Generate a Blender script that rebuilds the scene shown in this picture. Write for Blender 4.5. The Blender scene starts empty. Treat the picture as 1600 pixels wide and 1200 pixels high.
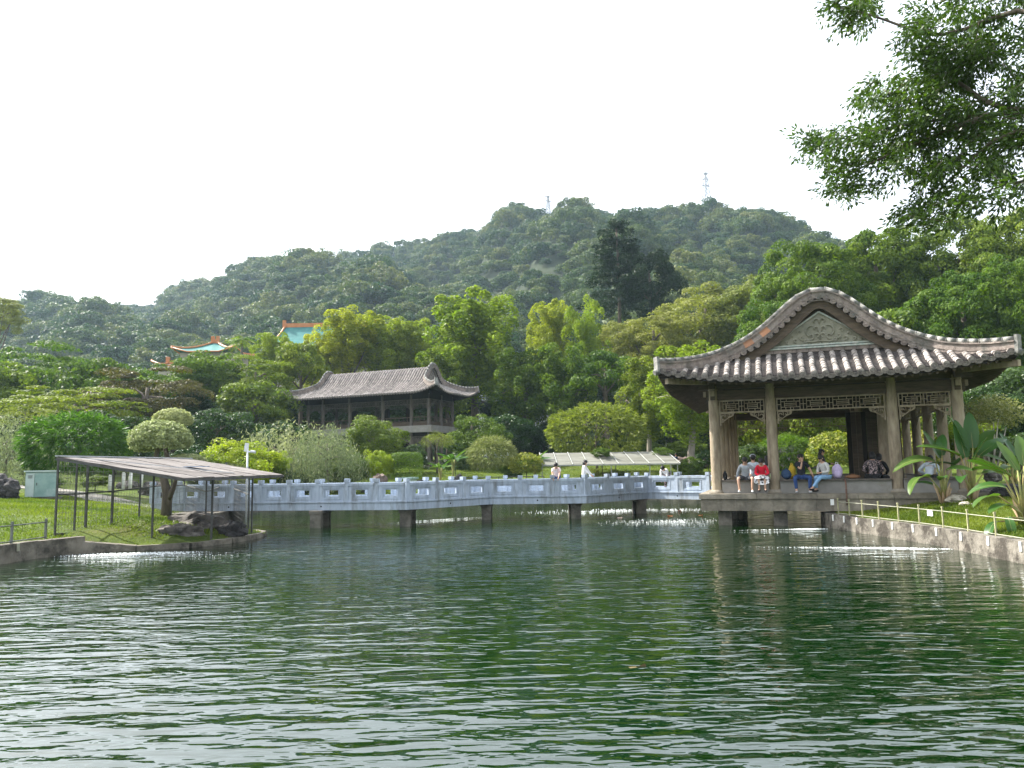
import bpy, bmesh, math, random
import numpy as np
from mathutils import Vector, Matrix, Euler, noise
from mathutils.geometry import delaunay_2d_cdt

R = math.radians
sc = bpy.context.scene
col = sc.collection
random.seed(7)
rng = np.random.default_rng(7)

# ------------------------------------------------------------------ camera
F = 1190.0                     # focal length in pixels of the 1600 px wide photograph
CAM = Vector((0.0, 0.0, 2.2))
PITCH = math.atan(131 / F)
ROLL = 0.017
cam_rot = Euler((math.pi / 2 + PITCH, 0, 0)).to_matrix() @ Matrix.Rotation(-ROLL, 3, 'Z')
cd = bpy.data.cameras.new('camera')
cd.sensor_width = 36.0
cd.lens = 36.0 * F / 1600
cd.clip_end = 5000
cd.clip_start = 0.05
cam = bpy.data.objects.new('camera', cd)
cam.matrix_world = Matrix.Translation(CAM) @ cam_rot.to_4x4()
col.objects.link(cam)
sc.camera = cam

# ------------------------------------------------------------------ world, sun
HAZE = 0.00017
SUN_AZ, SUN_EL = R(-64), R(46)          # azimuth from +Y (view direction) towards +X
world = bpy.data.worlds.new('World')
sc.world = world
world.use_nodes = True
wn, wl = world.node_tree.nodes, world.node_tree.links
bg = wn['Background']
sky = wn.new('ShaderNodeTexSky')
sky.sky_type = 'NISHITA'
sky.sun_disc = False
sky.sun_elevation = SUN_EL
sky.sun_rotation = SUN_AZ % (2 * math.pi)
sky.air_density = 1.6
sky.dust_density = 6.0
sky.ozone_density = 1.0
hsv = wn.new('ShaderNodeHueSaturation')
hsv.inputs['Saturation'].default_value = 0.30      # thin white overcast
wl.new(sky.outputs[0], hsv.inputs['Color'])
veil = wn.new('ShaderNodeMix'); veil.data_type = 'RGBA'; veil.inputs[0].default_value = 0.5
wl.new(hsv.outputs[0], veil.inputs[6]); veil.inputs[7].default_value = (5.2, 5.6, 6.3, 1)      # even bright haze layer
wl.new(veil.outputs[2], bg.inputs[0])
bg.inputs[1].default_value = 0.15

sd = bpy.data.lights.new('sun', 'SUN')
sd.energy = 5.0
sd.angle = R(1.2)
sd.color = (1.0, 0.95, 0.86)
sun = bpy.data.objects.new('sun', sd)
sdir = Vector((math.sin(SUN_AZ) * math.cos(SUN_EL), math.cos(SUN_AZ) * math.cos(SUN_EL), math.sin(SUN_EL)))
sun.rotation_euler = sdir.to_track_quat('Z', 'Y').to_euler()
sun.location = (-40, 0, 60)
col.objects.link(sun)

sc.view_settings.view_transform = 'Standard'
sc.view_settings.look = 'None'
sc.view_settings.gamma = 1
sc.view_settings.use_curve_mapping = False
sc.view_settings.exposure = 1.40
sc.render.engine = 'CYCLES'
sc.cycles.max_bounces = 6
sc.cycles.diffuse_bounces = 3
sc.cycles.glossy_bounces = 3
sc.cycles.transmission_bounces = 4
sc.cycles.transparent_max_bounces = 8
sc.cycles.volume_bounces = 1
sc.cycles.caustics_reflective = False
sc.cycles.caustics_refractive = False
sc.cycles.sample_clamp_indirect = 6

# ------------------------------------------------------------------ placing helpers
def P(x, y, Y):
    """world point on the ray of photo pixel (x, y) at world depth Y"""
    d = cam_rot @ Vector(((x - 800) / F, -(y - 600) / F, -1))
    return CAM + d * (Y / d.y)

def G(x, y, z=0.0):
    """world point where the ray of photo pixel (x, y) meets height z"""
    d = cam_rot @ Vector(((x - 800) / F, -(y - 600) / F, -1))
    return CAM + d * ((z - CAM.z) / d.z)

def tag(o, label=None, cat=None, group=None, kind=None):
    if label: o['label'] = label
    if cat: o['category'] = cat
    if group: o['group'] = group
    if kind: o['kind'] = kind
    return o

def thing(name, label, cat, loc=(0, 0, 0), rz=0.0, group=None):
    o = bpy.data.objects.new(name, None)
    o.empty_display_size = 0.3
    col.objects.link(o)
    o.location = loc
    o.rotation_euler = (0, 0, rz)
    return tag(o, label, cat, group)

def link(name, me, parent=None, loc=None, rot=None, scale=None):
    o = bpy.data.objects.new(name, me)
    col.objects.link(o)
    if parent: o.parent = parent
    if loc is not None: o.location = loc
    if rot is not None: o.rotation_euler = rot
    if scale is not None: o.scale = scale
    return o

# ------------------------------------------------------------------ mesh builder
class MB:
    def __init__(s):
        s.v, s.f, s.m, s.sm = [], [], [], []
    def add(s, verts, faces, mi=0, smooth=False):
        b = len(s.v)
        s.v += [tuple(p) for p in verts]
        for f in faces:
            s.f.append(tuple(b + i for i in f)); s.m.append(mi); s.sm.append(smooth)
        return s
    def box(s, c, d, rz=0.0, mi=0, M=None, taper=1.0):
        """box with centre c and full sizes d"""
        x, y, z = d[0] / 2, d[1] / 2, d[2] / 2
        vs = [Vector((sx * x * (taper if sz > 0 else 1), sy * y * (taper if sz > 0 else 1), sz * z)) for sz in (-1, 1) for sy in (-1, 1) for sx in (-1, 1)]
        m = (M if M is not None else Matrix.Rotation(rz, 3, 'Z'))
        vs = [m @ v + Vector(c) for v in vs]
        s.add(vs, [(0, 2, 3, 1), (4, 5, 7, 6), (0, 1, 5, 4), (2, 6, 7, 3), (0, 4, 6, 2), (1, 3, 7, 5)], mi)
        return s
    def beam(s, a, b, w, h, mi=0, up=(0, 0, 1)):
        """box between two points, w wide, h tall"""
        a, b = Vector(a), Vector(b)
        t = (b - a); L = t.length
        if L < 1e-6: return s
        t.normalize(); u = Vector(up)
        sd_ = t.cross(u)
        if sd_.length < 1e-4: sd_ = t.cross(Vector((0, 1, 0)))
        sd_.normalize(); u = sd_.cross(t)
        vs = []
        for p in (a, b):
            for i, j in ((-1, -1), (1, -1), (1, 1), (-1, 1)):
                vs.append(p + sd_ * (i * w / 2) + u * (j * h / 2))
        s.add(vs, [(0, 1, 2, 3), (7, 6, 5, 4), (0, 4, 5, 1), (1, 5, 6, 2), (2, 6, 7, 3), (3, 7, 4, 0)], mi)
        return s
    def tube(s, pts, r, n=8, mi=0, cap=True, smooth=True, squash=None):
        pts = [Vector(p) for p in pts]
        rs = r if isinstance(r, (list, tuple)) else [r] * len(pts)
        base = len(s.v); prev = None
        for i, p in enumerate(pts):
            t = (pts[min(i + 1, len(pts) - 1)] - pts[max(i - 1, 0)])
            if t.length < 1e-9: t = Vector((0, 0, 1))
            t.normalize()
            if prev is None:
                a = t.cross(Vector((0, 0, 1)))
                if a.length < 1e-3: a = t.cross(Vector((0, 1, 0)))
            else:
                a = prev - t * prev.dot(t)
                if a.length < 1e-4: a = t.cross(Vector((0, 0, 1)))
            a.normalize(); b = t.cross(a); prev = a
            for k in range(n):
                an = 2 * math.pi * k / n
                q = a * math.cos(an) + b * math.sin(an)
                if squash: q = Vector((q.x * squash[0], q.y * squash[1], q.z * squash[2]))
                s.v.append(tuple(p + q * rs[i]))
        for i in range(len(pts) - 1):
            for k in range(n):
                k2 = (k + 1) % n
                s.f.append((base + i * n + k, base + i * n + k2, base + (i + 1) * n + k2, base + (i + 1) * n + k))
                s.m.append(mi); s.sm.append(smooth)
        if cap:
            s.f.append(tuple(base + k for k in reversed(range(n)))); s.m.append(mi); s.sm.append(False)
            s.f.append(tuple(base + (len(pts) - 1) * n + k for k in range(n))); s.m.append(mi); s.sm.append(False)
        return s
    def mesh(s, name, mats):
        me = bpy.data.meshes.new(name)
        me.from_pydata(s.v, [], s.f)
        for m in (mats if isinstance(mats, (list, tuple)) else [mats]): me.materials.append(m)
        me.polygons.foreach_set('material_index', s.m)
        me.polygons.foreach_set('use_smooth', s.sm)
        me.update()
        return me
    def build(s, name, mats, parent=None, loc=None, rot=None, scale=None):
        return link(name, s.mesh(name, mats), parent, loc, rot, scale)

def blob(c, r, seed=0, sub=2, rough=0.25, sc3=(1, 1, 1), freq=1.2):
    """lumpy rounded solid -> (verts, faces)"""
    bm = bmesh.new()
    bmesh.ops.create_icosphere(bm, subdivisions=sub, radius=1)
    off = Vector((seed * 3.17, seed * 1.3, seed * 7.7))
    for v in bm.verts:
        n1 = noise.noise(v.co * freq + off) + 0.5 * noise.noise(v.co * freq * 2.3 + off)
        v.co *= 1 + rough * n1 * 1.4
        v.co = Vector((v.co.x * sc3[0], v.co.y * sc3[1], v.co.z * sc3[2])) * r + Vector(c)
    vs = [v.co.copy() for v in bm.verts]
    fs = [[v.index for v in f.verts] for f in bm.faces]
    bm.free()
    return vs, fs

# ------------------------------------------------------------------ materials
def new_mat(name):
    m = bpy.data.materials.new(name)
    m.use_nodes = True
    return m, m.node_tree.nodes, m.node_tree.links, m.node_tree.nodes['Principled BSDF']

def surf(name, c1, c2, scale=3.0, rough=0.8, bump=0.15, bscale=None, c3=None, c3scale=0.6, c3lo=0.5, c3hi=0.7, stretch=(1, 1, 1), rnd=0.0, spec=0.3, metal=0.0):
    """weathered surface: two mottled colours, a third in larger patches, fine bump; world-space so that copies differ"""
    m, n, l, b = new_mat(name)
    geo = n.new('ShaderNodeNewGeometry')
    mp = n.new('ShaderNodeMapping'); mp.inputs['Scale'].default_value = stretch
    l.new(geo.outputs['Position'], mp.inputs['Vector'])
    t = n.new('ShaderNodeTexNoise'); t.inputs['Scale'].default_value = scale; t.inputs['Detail'].default_value = 6; t.inputs['Roughness'].default_value = 0.65
    l.new(mp.outputs[0], t.inputs['Vector'])
    r = n.new('ShaderNodeMapRange'); r.inputs[1].default_value = 0.35; r.inputs[2].default_value = 0.65
    l.new(t.outputs['Fac'], r.inputs[0])
    mx = n.new('ShaderNodeMix'); mx.data_type = 'RGBA'
    mx.inputs[6].default_value = (*c1, 1); mx.inputs[7].default_value = (*c2, 1)
    l.new(r.outputs[0], mx.inputs[0])
    out = mx.outputs[2]
    if c3:
        t3 = n.new('ShaderNodeTexNoise'); t3.inputs['Scale'].default_value = c3scale; t3.inputs['Detail'].default_value = 5; t3.inputs['Roughness'].default_value = 0.7
        l.new(mp.outputs[0], t3.inputs['Vector'])
        r3 = n.new('ShaderNodeMapRange'); r3.inputs[1].default_value = c3lo; r3.inputs[2].default_value = c3hi
        l.new(t3.outputs['Fac'], r3.inputs[0])
        m3 = n.new('ShaderNodeMix'); m3.data_type = 'RGBA'
        l.new(out, m3.inputs[6]); m3.inputs[7].default_value = (*c3, 1); l.new(r3.outputs[0], m3.inputs[0])
        out = m3.outputs[2]
    if rnd:
        oi = n.new('ShaderNodeObjectInfo')
        rr = n.new('ShaderNodeMapRange'); rr.inputs[3].default_value = 1 - rnd; rr.inputs[4].default_value = 1 + rnd
        l.new(oi.outputs['Random'], rr.inputs[0])
        h = n.new('ShaderNodeHueSaturation'); l.new(rr.outputs[0], h.inputs['Value']); l.new(out, h.inputs['Color'])
        out = h.outputs[0]
    l.new(out, b.inputs['Base Color'])
    b.inputs['Roughness'].default_value = rough
    b.inputs['Specular IOR Level'].default_value = spec
    b.inputs['Metallic'].default_value = metal
    if bump:
        bt = n.new('ShaderNodeTexNoise'); bt.inputs['Scale'].default_value = bscale or scale * 5; bt.inputs['Detail'].default_value = 5
        l.new(mp.outputs[0], bt.inputs['Vector'])
        bp = n.new('ShaderNodeBump'); bp.inputs['Strength'].default_value = bump; bp.inputs['Distance'].default_value = 0.05
        l.new(bt.outputs['Fac'], bp.inputs['Height']); l.new(bp.outputs[0], b.inputs['Normal'])
    return m

def leafmat(name, ca, cb, trans=0.45, rnd=0.18, rough=0.5, spec=0.25, tcol=None):
    """leaf: diffuse with a thin-sheet translucency; tint per leaf, value per tree"""
    m, n, l, b = new_mat(name)
    at = n.new('ShaderNodeAttribute'); at.attribute_name = 'tint'
    mx = n.new('ShaderNodeMix'); mx.data_type = 'RGBA'
    mx.inputs[6].default_value = (*ca, 1); mx.inputs[7].default_value = (*cb, 1)
    l.new(at.outputs['Fac'], mx.inputs[0])
    oi = n.new('ShaderNodeObjectInfo')
    rr = n.new('ShaderNodeMapRange'); rr.inputs[3].default_value = 1 - rnd; rr.inputs[4].default_value = 1 + rnd
    l.new(oi.outputs['Random'], rr.inputs[0])
    h = n.new('ShaderNodeHueSaturation'); l.new(rr.outputs[0], h.inputs['Value']); l.new(mx.outputs[2], h.inputs['Color'])
    rh = n.new('ShaderNodeMapRange'); rh.inputs[3].default_value = 0.5 + rnd * 0.10; rh.inputs[4].default_value = 0.5 - rnd * 0.16
    l.new(oi.outputs['Random'], rh.inputs[0]); l.new(rh.outputs[0], h.inputs['Hue'])
    l.new(h.outputs[0], b.inputs['Base Color'])
    b.inputs['Roughness'].default_value = rough
    b.inputs['Specular IOR Level'].default_value = spec * 0.45
    tr = n.new('ShaderNodeBsdfTranslucent')
    tm = n.new('ShaderNodeMix'); tm.data_type = 'RGBA'; tm.blend_type = 'MULTIPLY'; tm.inputs[0].default_value = 1
    l.new(h.outputs[0], tm.inputs[6]); tm.inputs[7].default_value = (*(tcol or (1.55, 1.75, 0.42)), 1)
    l.new(tm.outputs[2], tr.inputs['Color'])
    ms = n.new('ShaderNodeMixShader'); ms.inputs[0].default_value = trans * 0.75
    l.new(b.outputs[0], ms.inputs[1]); l.new(tr.outputs[0], ms.inputs[2])
    l.new(ms.outputs[0], n['Material Output'].inputs[0])
    return m

M = {}
M['bark'] = surf('bark', (0.075, 0.060, 0.045), (0.15, 0.125, 0.10), 6, 0.9, 0.5, stretch=(1, 1, 0.3))
M['bark_pale'] = surf('bark_pale', (0.20, 0.17, 0.14), (0.33, 0.29, 0.25), 6, 0.9, 0.4, stretch=(1, 1, 0.3))
M['rock'] = surf('rock', (0.045, 0.040, 0.038), (0.15, 0.135, 0.12), 2.2, 0.9, 0.9, bscale=7, c3=(0.26, 0.24, 0.21), c3scale=3.0, c3lo=0.52, c3hi=0.72)
M['rock_red'] = surf('rock_red', (0.09, 0.065, 0.055), (0.17, 0.13, 0.11), 2.2, 0.9, 0.8, bscale=7)
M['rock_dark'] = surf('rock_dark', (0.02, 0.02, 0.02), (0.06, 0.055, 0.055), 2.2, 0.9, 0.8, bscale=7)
M['rock_pale'] = surf('rock_pale', (0.28, 0.25, 0.20), (0.50, 0.45, 0.38), 3, 0.9, 0.8, bscale=7)

# ------------------------------------------------------------------ setting: pond outline, ground
POND = [(-14.0, 2.5), (-13.7, 10), (-13.3, 18), (-12.9, 21.2), (-12.3, 22.1), (-11.4, 22.4), (-10.4, 22.6), (-9.5, 23.2),
        (-8.9, 24.4), (-8.55, 26.6), (-9.4, 28.0), (-11.0, 28.7), (-11.7, 30.2), (-12.0, 33.0), (-14.0, 38.0), (-14.5, 44.0), (-11, 48.5),
        (-5, 50.5), (3, 51.0), (9, 50.0), (15, 46.5), (17, 42.0), (16.5, 38.0), (14.6, 34.0), (12.6, 30.2), (10.8, 26.1),
        (11.15, 20.5), (10.85, 16.0), (10.8, 10.0), (10.6, 2.5)]
PA = np.array(POND)
KERB = [(-11.3, 22.45), (-10.4, 22.6), (-9.5, 23.2), (-8.9, 24.4), (-8.55, 26.6), (-9.4, 28.0), (-10.6, 28.5)]
def pond_dist(X, Y):
    """distance to the shoreline, and whether inside the pond"""
    X = np.asarray(X, float); Y = np.asarray(Y, float)
    best = np.full(X.shape, 1e9); inside = np.zeros(X.shape, bool)
    n = len(PA)
    for i in range(n):
        ax, ay = PA[i]; bx, by = PA[(i + 1) % n]
        dx, dy = bx - ax, by - ay
        t = np.clip(((X - ax) * dx + (Y - ay) * dy) / (dx * dx + dy * dy), 0, 1)
        best = np.minimum(best, np.hypot(X - ax - t * dx, Y - ay - t * dy))
        c = ((ay > Y) != (by > Y))
        xi = ax + (Y - ay) * dx / (dy if dy else 1e-9)
        inside ^= c & (X < xi)
    return best, inside

def gz(X, Y):
    X = np.asarray(X, float); Y = np.asarray(Y, float)
    d, ins = pond_dist(X, Y)
    z = 0.45 + 0.085 * np.minimum(d, 26) + 0.03 * np.clip(d - 26, 0, 60)
    dk = np.full(X.shape, 1e9)
    for (ax, ay), (bx, by) in zip(KERB[:-1], KERB[1:]):
        dx, dy = bx - ax, by - ay; t = np.clip(((X - ax) * dx + (Y - ay) * dy) / (dx * dx + dy * dy), 0, 1)
        dk = np.minimum(dk, np.hypot(X - ax - t * dx, Y - ay - t * dy))
    z -= 0.33 * np.exp(-(dk / 1.3) ** 2)
    z += 0.10 * np.sin(X * 0.35 + 1) * np.sin(Y * 0.27) * np.clip(d / 4, 0, 1)
    z += 0.22 * np.exp(-(((X - 14.2) / 2.0) ** 2 + ((Y - 24.0) / 2.0) ** 2))
    z = np.where(ins, 0.45 - 0.33 * np.exp(-(dk / 1.3) ** 2), z)
    return z
def gz1(x, y): return float(gz(np.array([x]), np.array([y]))[0])

M['lawn'] = surf('lawn', (0.035, 0.060, 0.010), (0.085, 0.115, 0.018), 1.3, 0.95, 0.5, bscale=30, c3=(0.11, 0.10, 0.04), c3scale=0.35, c3lo=0.55, c3hi=0.75, spec=0.1)
pts = [Vector(p) for p in POND]
n0 = len(pts)
# subdivide the shoreline
sh = []
for i in range(n0):
    a, b = pts[i], pts[(i + 1) % n0]
    k = max(1, int((b - a).length / 1.2))
    for j in range(k): sh.append(a.lerp(b, j / k))
edges = [(i, (i + 1) % len(sh)) for i in range(len(sh))]
gx = list(np.concatenate([np.linspace(-620, -60, 14), np.arange(-52, 53, 1.6), np.linspace(60, 620, 14)]))
gy = list(np.concatenate([[-100, -50, -20, -8, -3], np.arange(0, 92, 1.6), np.linspace(96, 200, 14), [300, 500, 760]]))
GX, GY = np.meshgrid(gx, gy)
dd, ii = pond_dist(GX.ravel(), GY.ravel())
extra = [Vector((x, y)) for x, y, d, i in zip(GX.ravel(), GY.ravel(), dd, ii) if (not i) and d > 0.5]
allp = sh + extra
V2, E2, F2, _, _, _ = delaunay_2d_cdt(allp, edges, [], 0, 1e-5)
cx = np.array([[sum(V2[i].x for i in f) / len(f), sum(V2[i].y for i in f) / len(f)] for f in F2])
_, fin = pond_dist(cx[:, 0], cx[:, 1])
vx = np.array([[v.x, v.y] for v in V2]); vz = gz(vx[:, 0], vx[:, 1])
ground = MB(); ground.add([(v.x, v.y, z) for v, z in zip(V2, vz)], [tuple(f) for f, i in zip(F2, fin) if not i], 0, True)
go = ground.build('ground', M['lawn']); tag(go, kind='structure')

# ------------------------------------------------------------------ air
hm_ = bpy.data.materials.new('haze'); hm_.use_nodes = True
hn = hm_.node_tree.nodes; hn.remove(hn['Principled BSDF'])
pv = hn.new('ShaderNodeVolumePrincipled'); pv.inputs['Color'].default_value = (0.62, 0.82, 1.0, 1); pv.inputs['Density'].default_value = HAZE
pv.inputs['Anisotropy'].default_value = 0.3
hm_.node_tree.links.new(pv.outputs[0], hn['Material Output'].inputs['Volume'])
hb = MB(); hb.box((0, 335, 129), (1300, 910, 262)); ho = hb.build('haze', hm_); tag(ho, 'thin pale haze in the air over the valley', 'haze', kind='stuff')

# ------------------------------------------------------------------ water
wm, n, l, b = new_mat('pond_water')
b.inputs['Base Color'].default_value = (0.0010, 0.0120, 0.0011, 1)
b.inputs['Roughness'].default_value = 0.02
b.inputs['IOR'].default_value = 1.9
geo = n.new('ShaderNodeNewGeometry')
def wnoise(scale, sx, sy, rot, detail=1.5, rough=0.4, dist=0.4):
    mp = n.new('ShaderNodeMapping'); mp.inputs['Scale'].default_value = (sx, sy, 1); mp.inputs['Rotation'].default_value = (0, 0, rot)
    l.new(geo.outputs['Position'], mp.inputs['Vector'])
    t = n.new('ShaderNodeTexNoise'); t.inputs['Scale'].default_value = scale; t.inputs['Detail'].default_value = detail
    t.inputs['Roughness'].default_value = rough; t.inputs['Distortion'].default_value = dist
    l.new(mp.outputs[0], t.inputs['Vector'])
    return t.outputs['Fac']
def madd(a, ka, b_, kb):
    x = n.new('ShaderNodeMath'); x.operation = 'MULTIPLY'; l.new(a, x.inputs[0]); x.inputs[1].default_value = ka
    y = n.new('ShaderNodeMath'); y.operation = 'MULTIPLY_ADD'; l.new(b_, y.inputs[0]); y.inputs[1].default_value = kb; l.new(x.outputs[0], y.inputs[2])
    return y.outputs[0]
h1 = wnoise(1.75, 0.48, 1.5, R(-7), 0.5, 0.4, 0.9)      # main ripples, crests roughly across the view
h2 = wnoise(5.2, 0.5, 1.5, R(11), 1.0, 0.45, 0.7)
h3 = wnoise(12.0, 0.8, 1.3, R(-20), 1.0, 0.4, 0.2)
hh = madd(h1, 0.0250, h2, 0.0110)
hz = n.new('ShaderNodeMath'); hz.operation = 'MULTIPLY_ADD'; l.new(h3, hz.inputs[0]); hz.inputs[1].default_value = 0.0020; l.new(hh, hz.inputs[2])
bp = n.new('ShaderNodeBump'); bp.inputs['Strength'].default_value = 1.0; bp.inputs['Distance'].default_value = 1.0
gust = wnoise(0.16, 1.0, 0.7, R(20), 2.0, 0.5, 0.6)                  # calmer and livelier patches
gr = n.new('ShaderNodeMapRange'); gr.inputs[1].default_value = 0.36; gr.inputs[2].default_value = 0.64; gr.inputs[3].default_value = 0.55; gr.inputs[4].default_value = 1.55
l.new(gust, gr.inputs[0])
gm = n.new('ShaderNodeMath'); gm.operation = 'MULTIPLY'; l.new(hz.outputs[0], gm.inputs[0]); l.new(gr.outputs[0], gm.inputs[1])
l.new(gm.outputs[0], bp.inputs['Height']); l.new(bp.outputs[0], b.inputs['Normal'])
M['water'] = wm
mb = MB()
xs = np.linspace(-19, 19, 20); ys = np.linspace(0.5, 54, 28)
for j in range(len(ys)):
    for i in range(len(xs)): mb.v.append((xs[i], ys[j], 0.0))
for j in range(len(ys) - 1):
    for i in range(len(xs) - 1):
        a = j * len(xs) + i
        mb.f.append((a, a + 1, a + 1 + len(xs), a + len(xs))); mb.m.append(0); mb.sm.append(True)
wo = mb.build('water', M['water']); tag(wo, kind='structure')
# ------------------------------------------------------------------ foliage meshes
def leafmesh(name, C, T, N, size, aspect, mat, tint=None, r=None):
    """one rhombus per leaf: C centres, T long axis, N normal"""
    r = r or rng
    C = np.asarray(C); k = len(C)
    T = T / (np.linalg.norm(T, axis=1, keepdims=True) + 1e-9)
    B = np.cross(N, T); B /= (np.linalg.norm(B, axis=1, keepdims=True) + 1e-9)
    s = (np.asarray(size) * (0.7 + 0.6 * r.random(k)))[:, None]
    V = np.empty((k, 4, 3))
    V[:, 0] = C - T * s; V[:, 2] = C + T * s
    mid = C + T * s * 0.1
    V[:, 1] = mid + B * s * aspect; V[:, 3] = mid - B * s * aspect
    me = bpy.data.meshes.new(name)
    me.vertices.add(k * 4); me.vertices.foreach_set('co', V.astype(np.float32).ravel())
    me.loops.add(k * 4); me.loops.foreach_set('vertex_index', np.arange(k * 4, dtype=np.int32))
    me.polygons.add(k); me.polygons.foreach_set('loop_start', np.arange(0, k * 4, 4, dtype=np.int32))
    try: me.polygons.foreach_set('loop_total', np.full(k, 4, dtype=np.int32))
    except Exception: pass
    me.update(calc_edges=True)
    a = me.attributes.new('tint', 'FLOAT', 'FACE')
    if tint is None: tint = r.random(k)
    a.data.foreach_set('value', np.clip(tint, 0, 1).astype(np.float32))
    me.materials.append(mat)
    return me

def unit(v): return v / (np.linalg.norm(v, axis=-1, keepdims=True) + 1e-9)
def rand_dirs(r, k):
    v = r.normal(size=(k, 3)); return unit(v)

def puff_leaves(r, centers, radii, per, flat=1.0, up=0.25, wild=0.7):
    """leaves over the upper/outer shell of each puff"""
    C, N, PI_ = [], [], []
    for i, (c, pr) in enumerate(zip(centers, radii)):
        k = int(per * (0.7 + 0.6 * r.random()))
        d = rand_dirs(r, k)
        out = unit(c + 1e-3)
        d = unit(d + 0.45 * out + np.array([0, 0, up]))
        rad = pr * (0.62 + 0.45 * r.random(k) ** 0.6)
        p = d * rad[:, None]; p[:, 2] *= flat
        C.append(c + p); N.append(unit(d + wild * rand_dirs(r, k))); PI_.append(np.full(k, r.random()))
    return np.vstack(C), np.vstack(N), np.concatenate(PI_)

def crown_broad(seed, mat, npuff=64, per=230, pr=0.25, leaf=0.040, zs=0.8, flat=0.75, fill=0.55, aspect=0.5, bottom=-0.35, wild=0.7, lumpy=0.18):
    r = np.random.default_rng(seed)
    d = rand_dirs(r, npuff * 3); d = d[d[:, 2] > bottom][:npuff]
    lump = np.array([noise.noise(Vector(x) * 1.7 + Vector((seed, 0, 0))) for x in d])
    rad = (fill + (0.86 - fill) * r.random(len(d)) ** 0.35) * (1 + lumpy * 2 * lump)
    c = d * rad[:, None]; c[:, 2] *= zs
    radii = pr * (0.65 + 0.7 * r.random(len(d)))
    C, N, pt = puff_leaves(r, c, radii, per, flat, 0.25, wild)
    T = np.cross(N, rand_dirs(r, len(N)))
    tint = 0.5 * pt + 0.5 * r.random(len(C))
    return leafmesh('crown', C, T, N, leaf, aspect, mat, tint, r)

def crown_layered(seed, mat, npad=90, per=230, leaf=0.026):
    r = np.random.default_rng(seed)
    c = []
    for i in range(npad):
        z = -0.75 + 1.6 * (i / npad)
        rm = math.sqrt(max(0.05, 1 - (max(z, 0) / 0.98) ** 2)) * (1 if z > 0 else 1 + z * 0.6)
        a = i * 2.4 + r.random(); q = rm * (0.45 + 0.55 * r.random() ** 0.5)
        c.append((math.cos(a) * q, math.sin(a) * q, z * 0.78 + 0.08 * r.normal()))
    c = np.array(c)
    radii = 0.27 * (0.6 + 0.8 * r.random(npad))
    C, N, pt = puff_leaves(r, c, radii, per, 0.46, 0.7, 0.7)
    T = np.cross(N, rand_dirs(r, len(N)))
    return leafmesh('crown', C, T, N, leaf, 0.55, mat, 0.45 * pt + 0.55 * r.random(len(C)), r)

def crown_upright(seed, mat, nb=28, leaf=0.036, per=170, zs=1.5, spread=1.0):
    """ascending boughs: clumps strung along rising limbs"""
    r = np.random.default_rng(seed)
    cs, rs = [], []
    for i in range(nb):
        a = i * 2.4 + r.random() * 0.6; h0 = -0.9 + 1.5 * (i / nb)
        reach = spread * (0.95 - 0.45 * (i / nb)) * (0.7 + 0.4 * r.random())
        for k in range(5):
            t = (k + 1) / 5
            q = reach * t
            z = h0 + 0.55 * t * (0.6 + 0.7 * r.random()) + 0.25 * t * t
            cs.append((math.cos(a) * q + 0.07 * r.normal(), math.sin(a) * q + 0.07 * r.normal(), z))
            rs.append(0.21 * (1.1 - 0.35 * t) * (0.7 + 0.6 * r.random()))
    c = np.array(cs); c[:, 2] = np.clip(c[:, 2], -1, 1.1)
    C, N, pt = puff_leaves(r, c, rs, per, 1.05, 0.3, 0.8)
    T = np.cross(N, rand_dirs(r, len(N)))
    C[:, 2] *= zs
    return leafmesh('crown', C, T, N, leaf, 0.55, mat, 0.5 * pt + 0.5 * r.random(len(C)), r)

def crown_conifer(seed, mat):
    r = np.random.default_rng(seed)
    cs, rs = [], []
    H = 3.0
    for i in range(20):
        z = 0.10 + i / 20 * 0.88
        reach = (1 - z) ** 0.75 * 1.0 + 0.10
        nb = 6 if z < 0.8 else 4
        for j in range(nb):
            a = j * 2 * math.pi / nb + i * 1.1 + r.random() * 0.7
            L = reach * (0.5 + 0.7 * r.random())
            if r.random() < 0.22: continue
            for t in (0.45, 0.72, 1.0):
                cs.append((math.cos(a) * L * t, math.sin(a) * L * t, z * H - 0.22 * L * t + 0.10 * t * t))
                rs.append(0.125 * (0.6 + 0.8 * r.random()))
    C, N, pt = puff_leaves(r, np.array(cs), rs, 80, 0.8, 0.1, 0.9)
    T = unit(C * np.array([1, 1, 0]) + 0.8 * rand_dirs(r, len(C)))
    N = np.cross(T, rand_dirs(r, len(C)))
    return leafmesh('crown', C, T, unit(N), 0.045, 0.28, mat, 0.4 * pt + 0.6 * r.random(len(C)), r)

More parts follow.
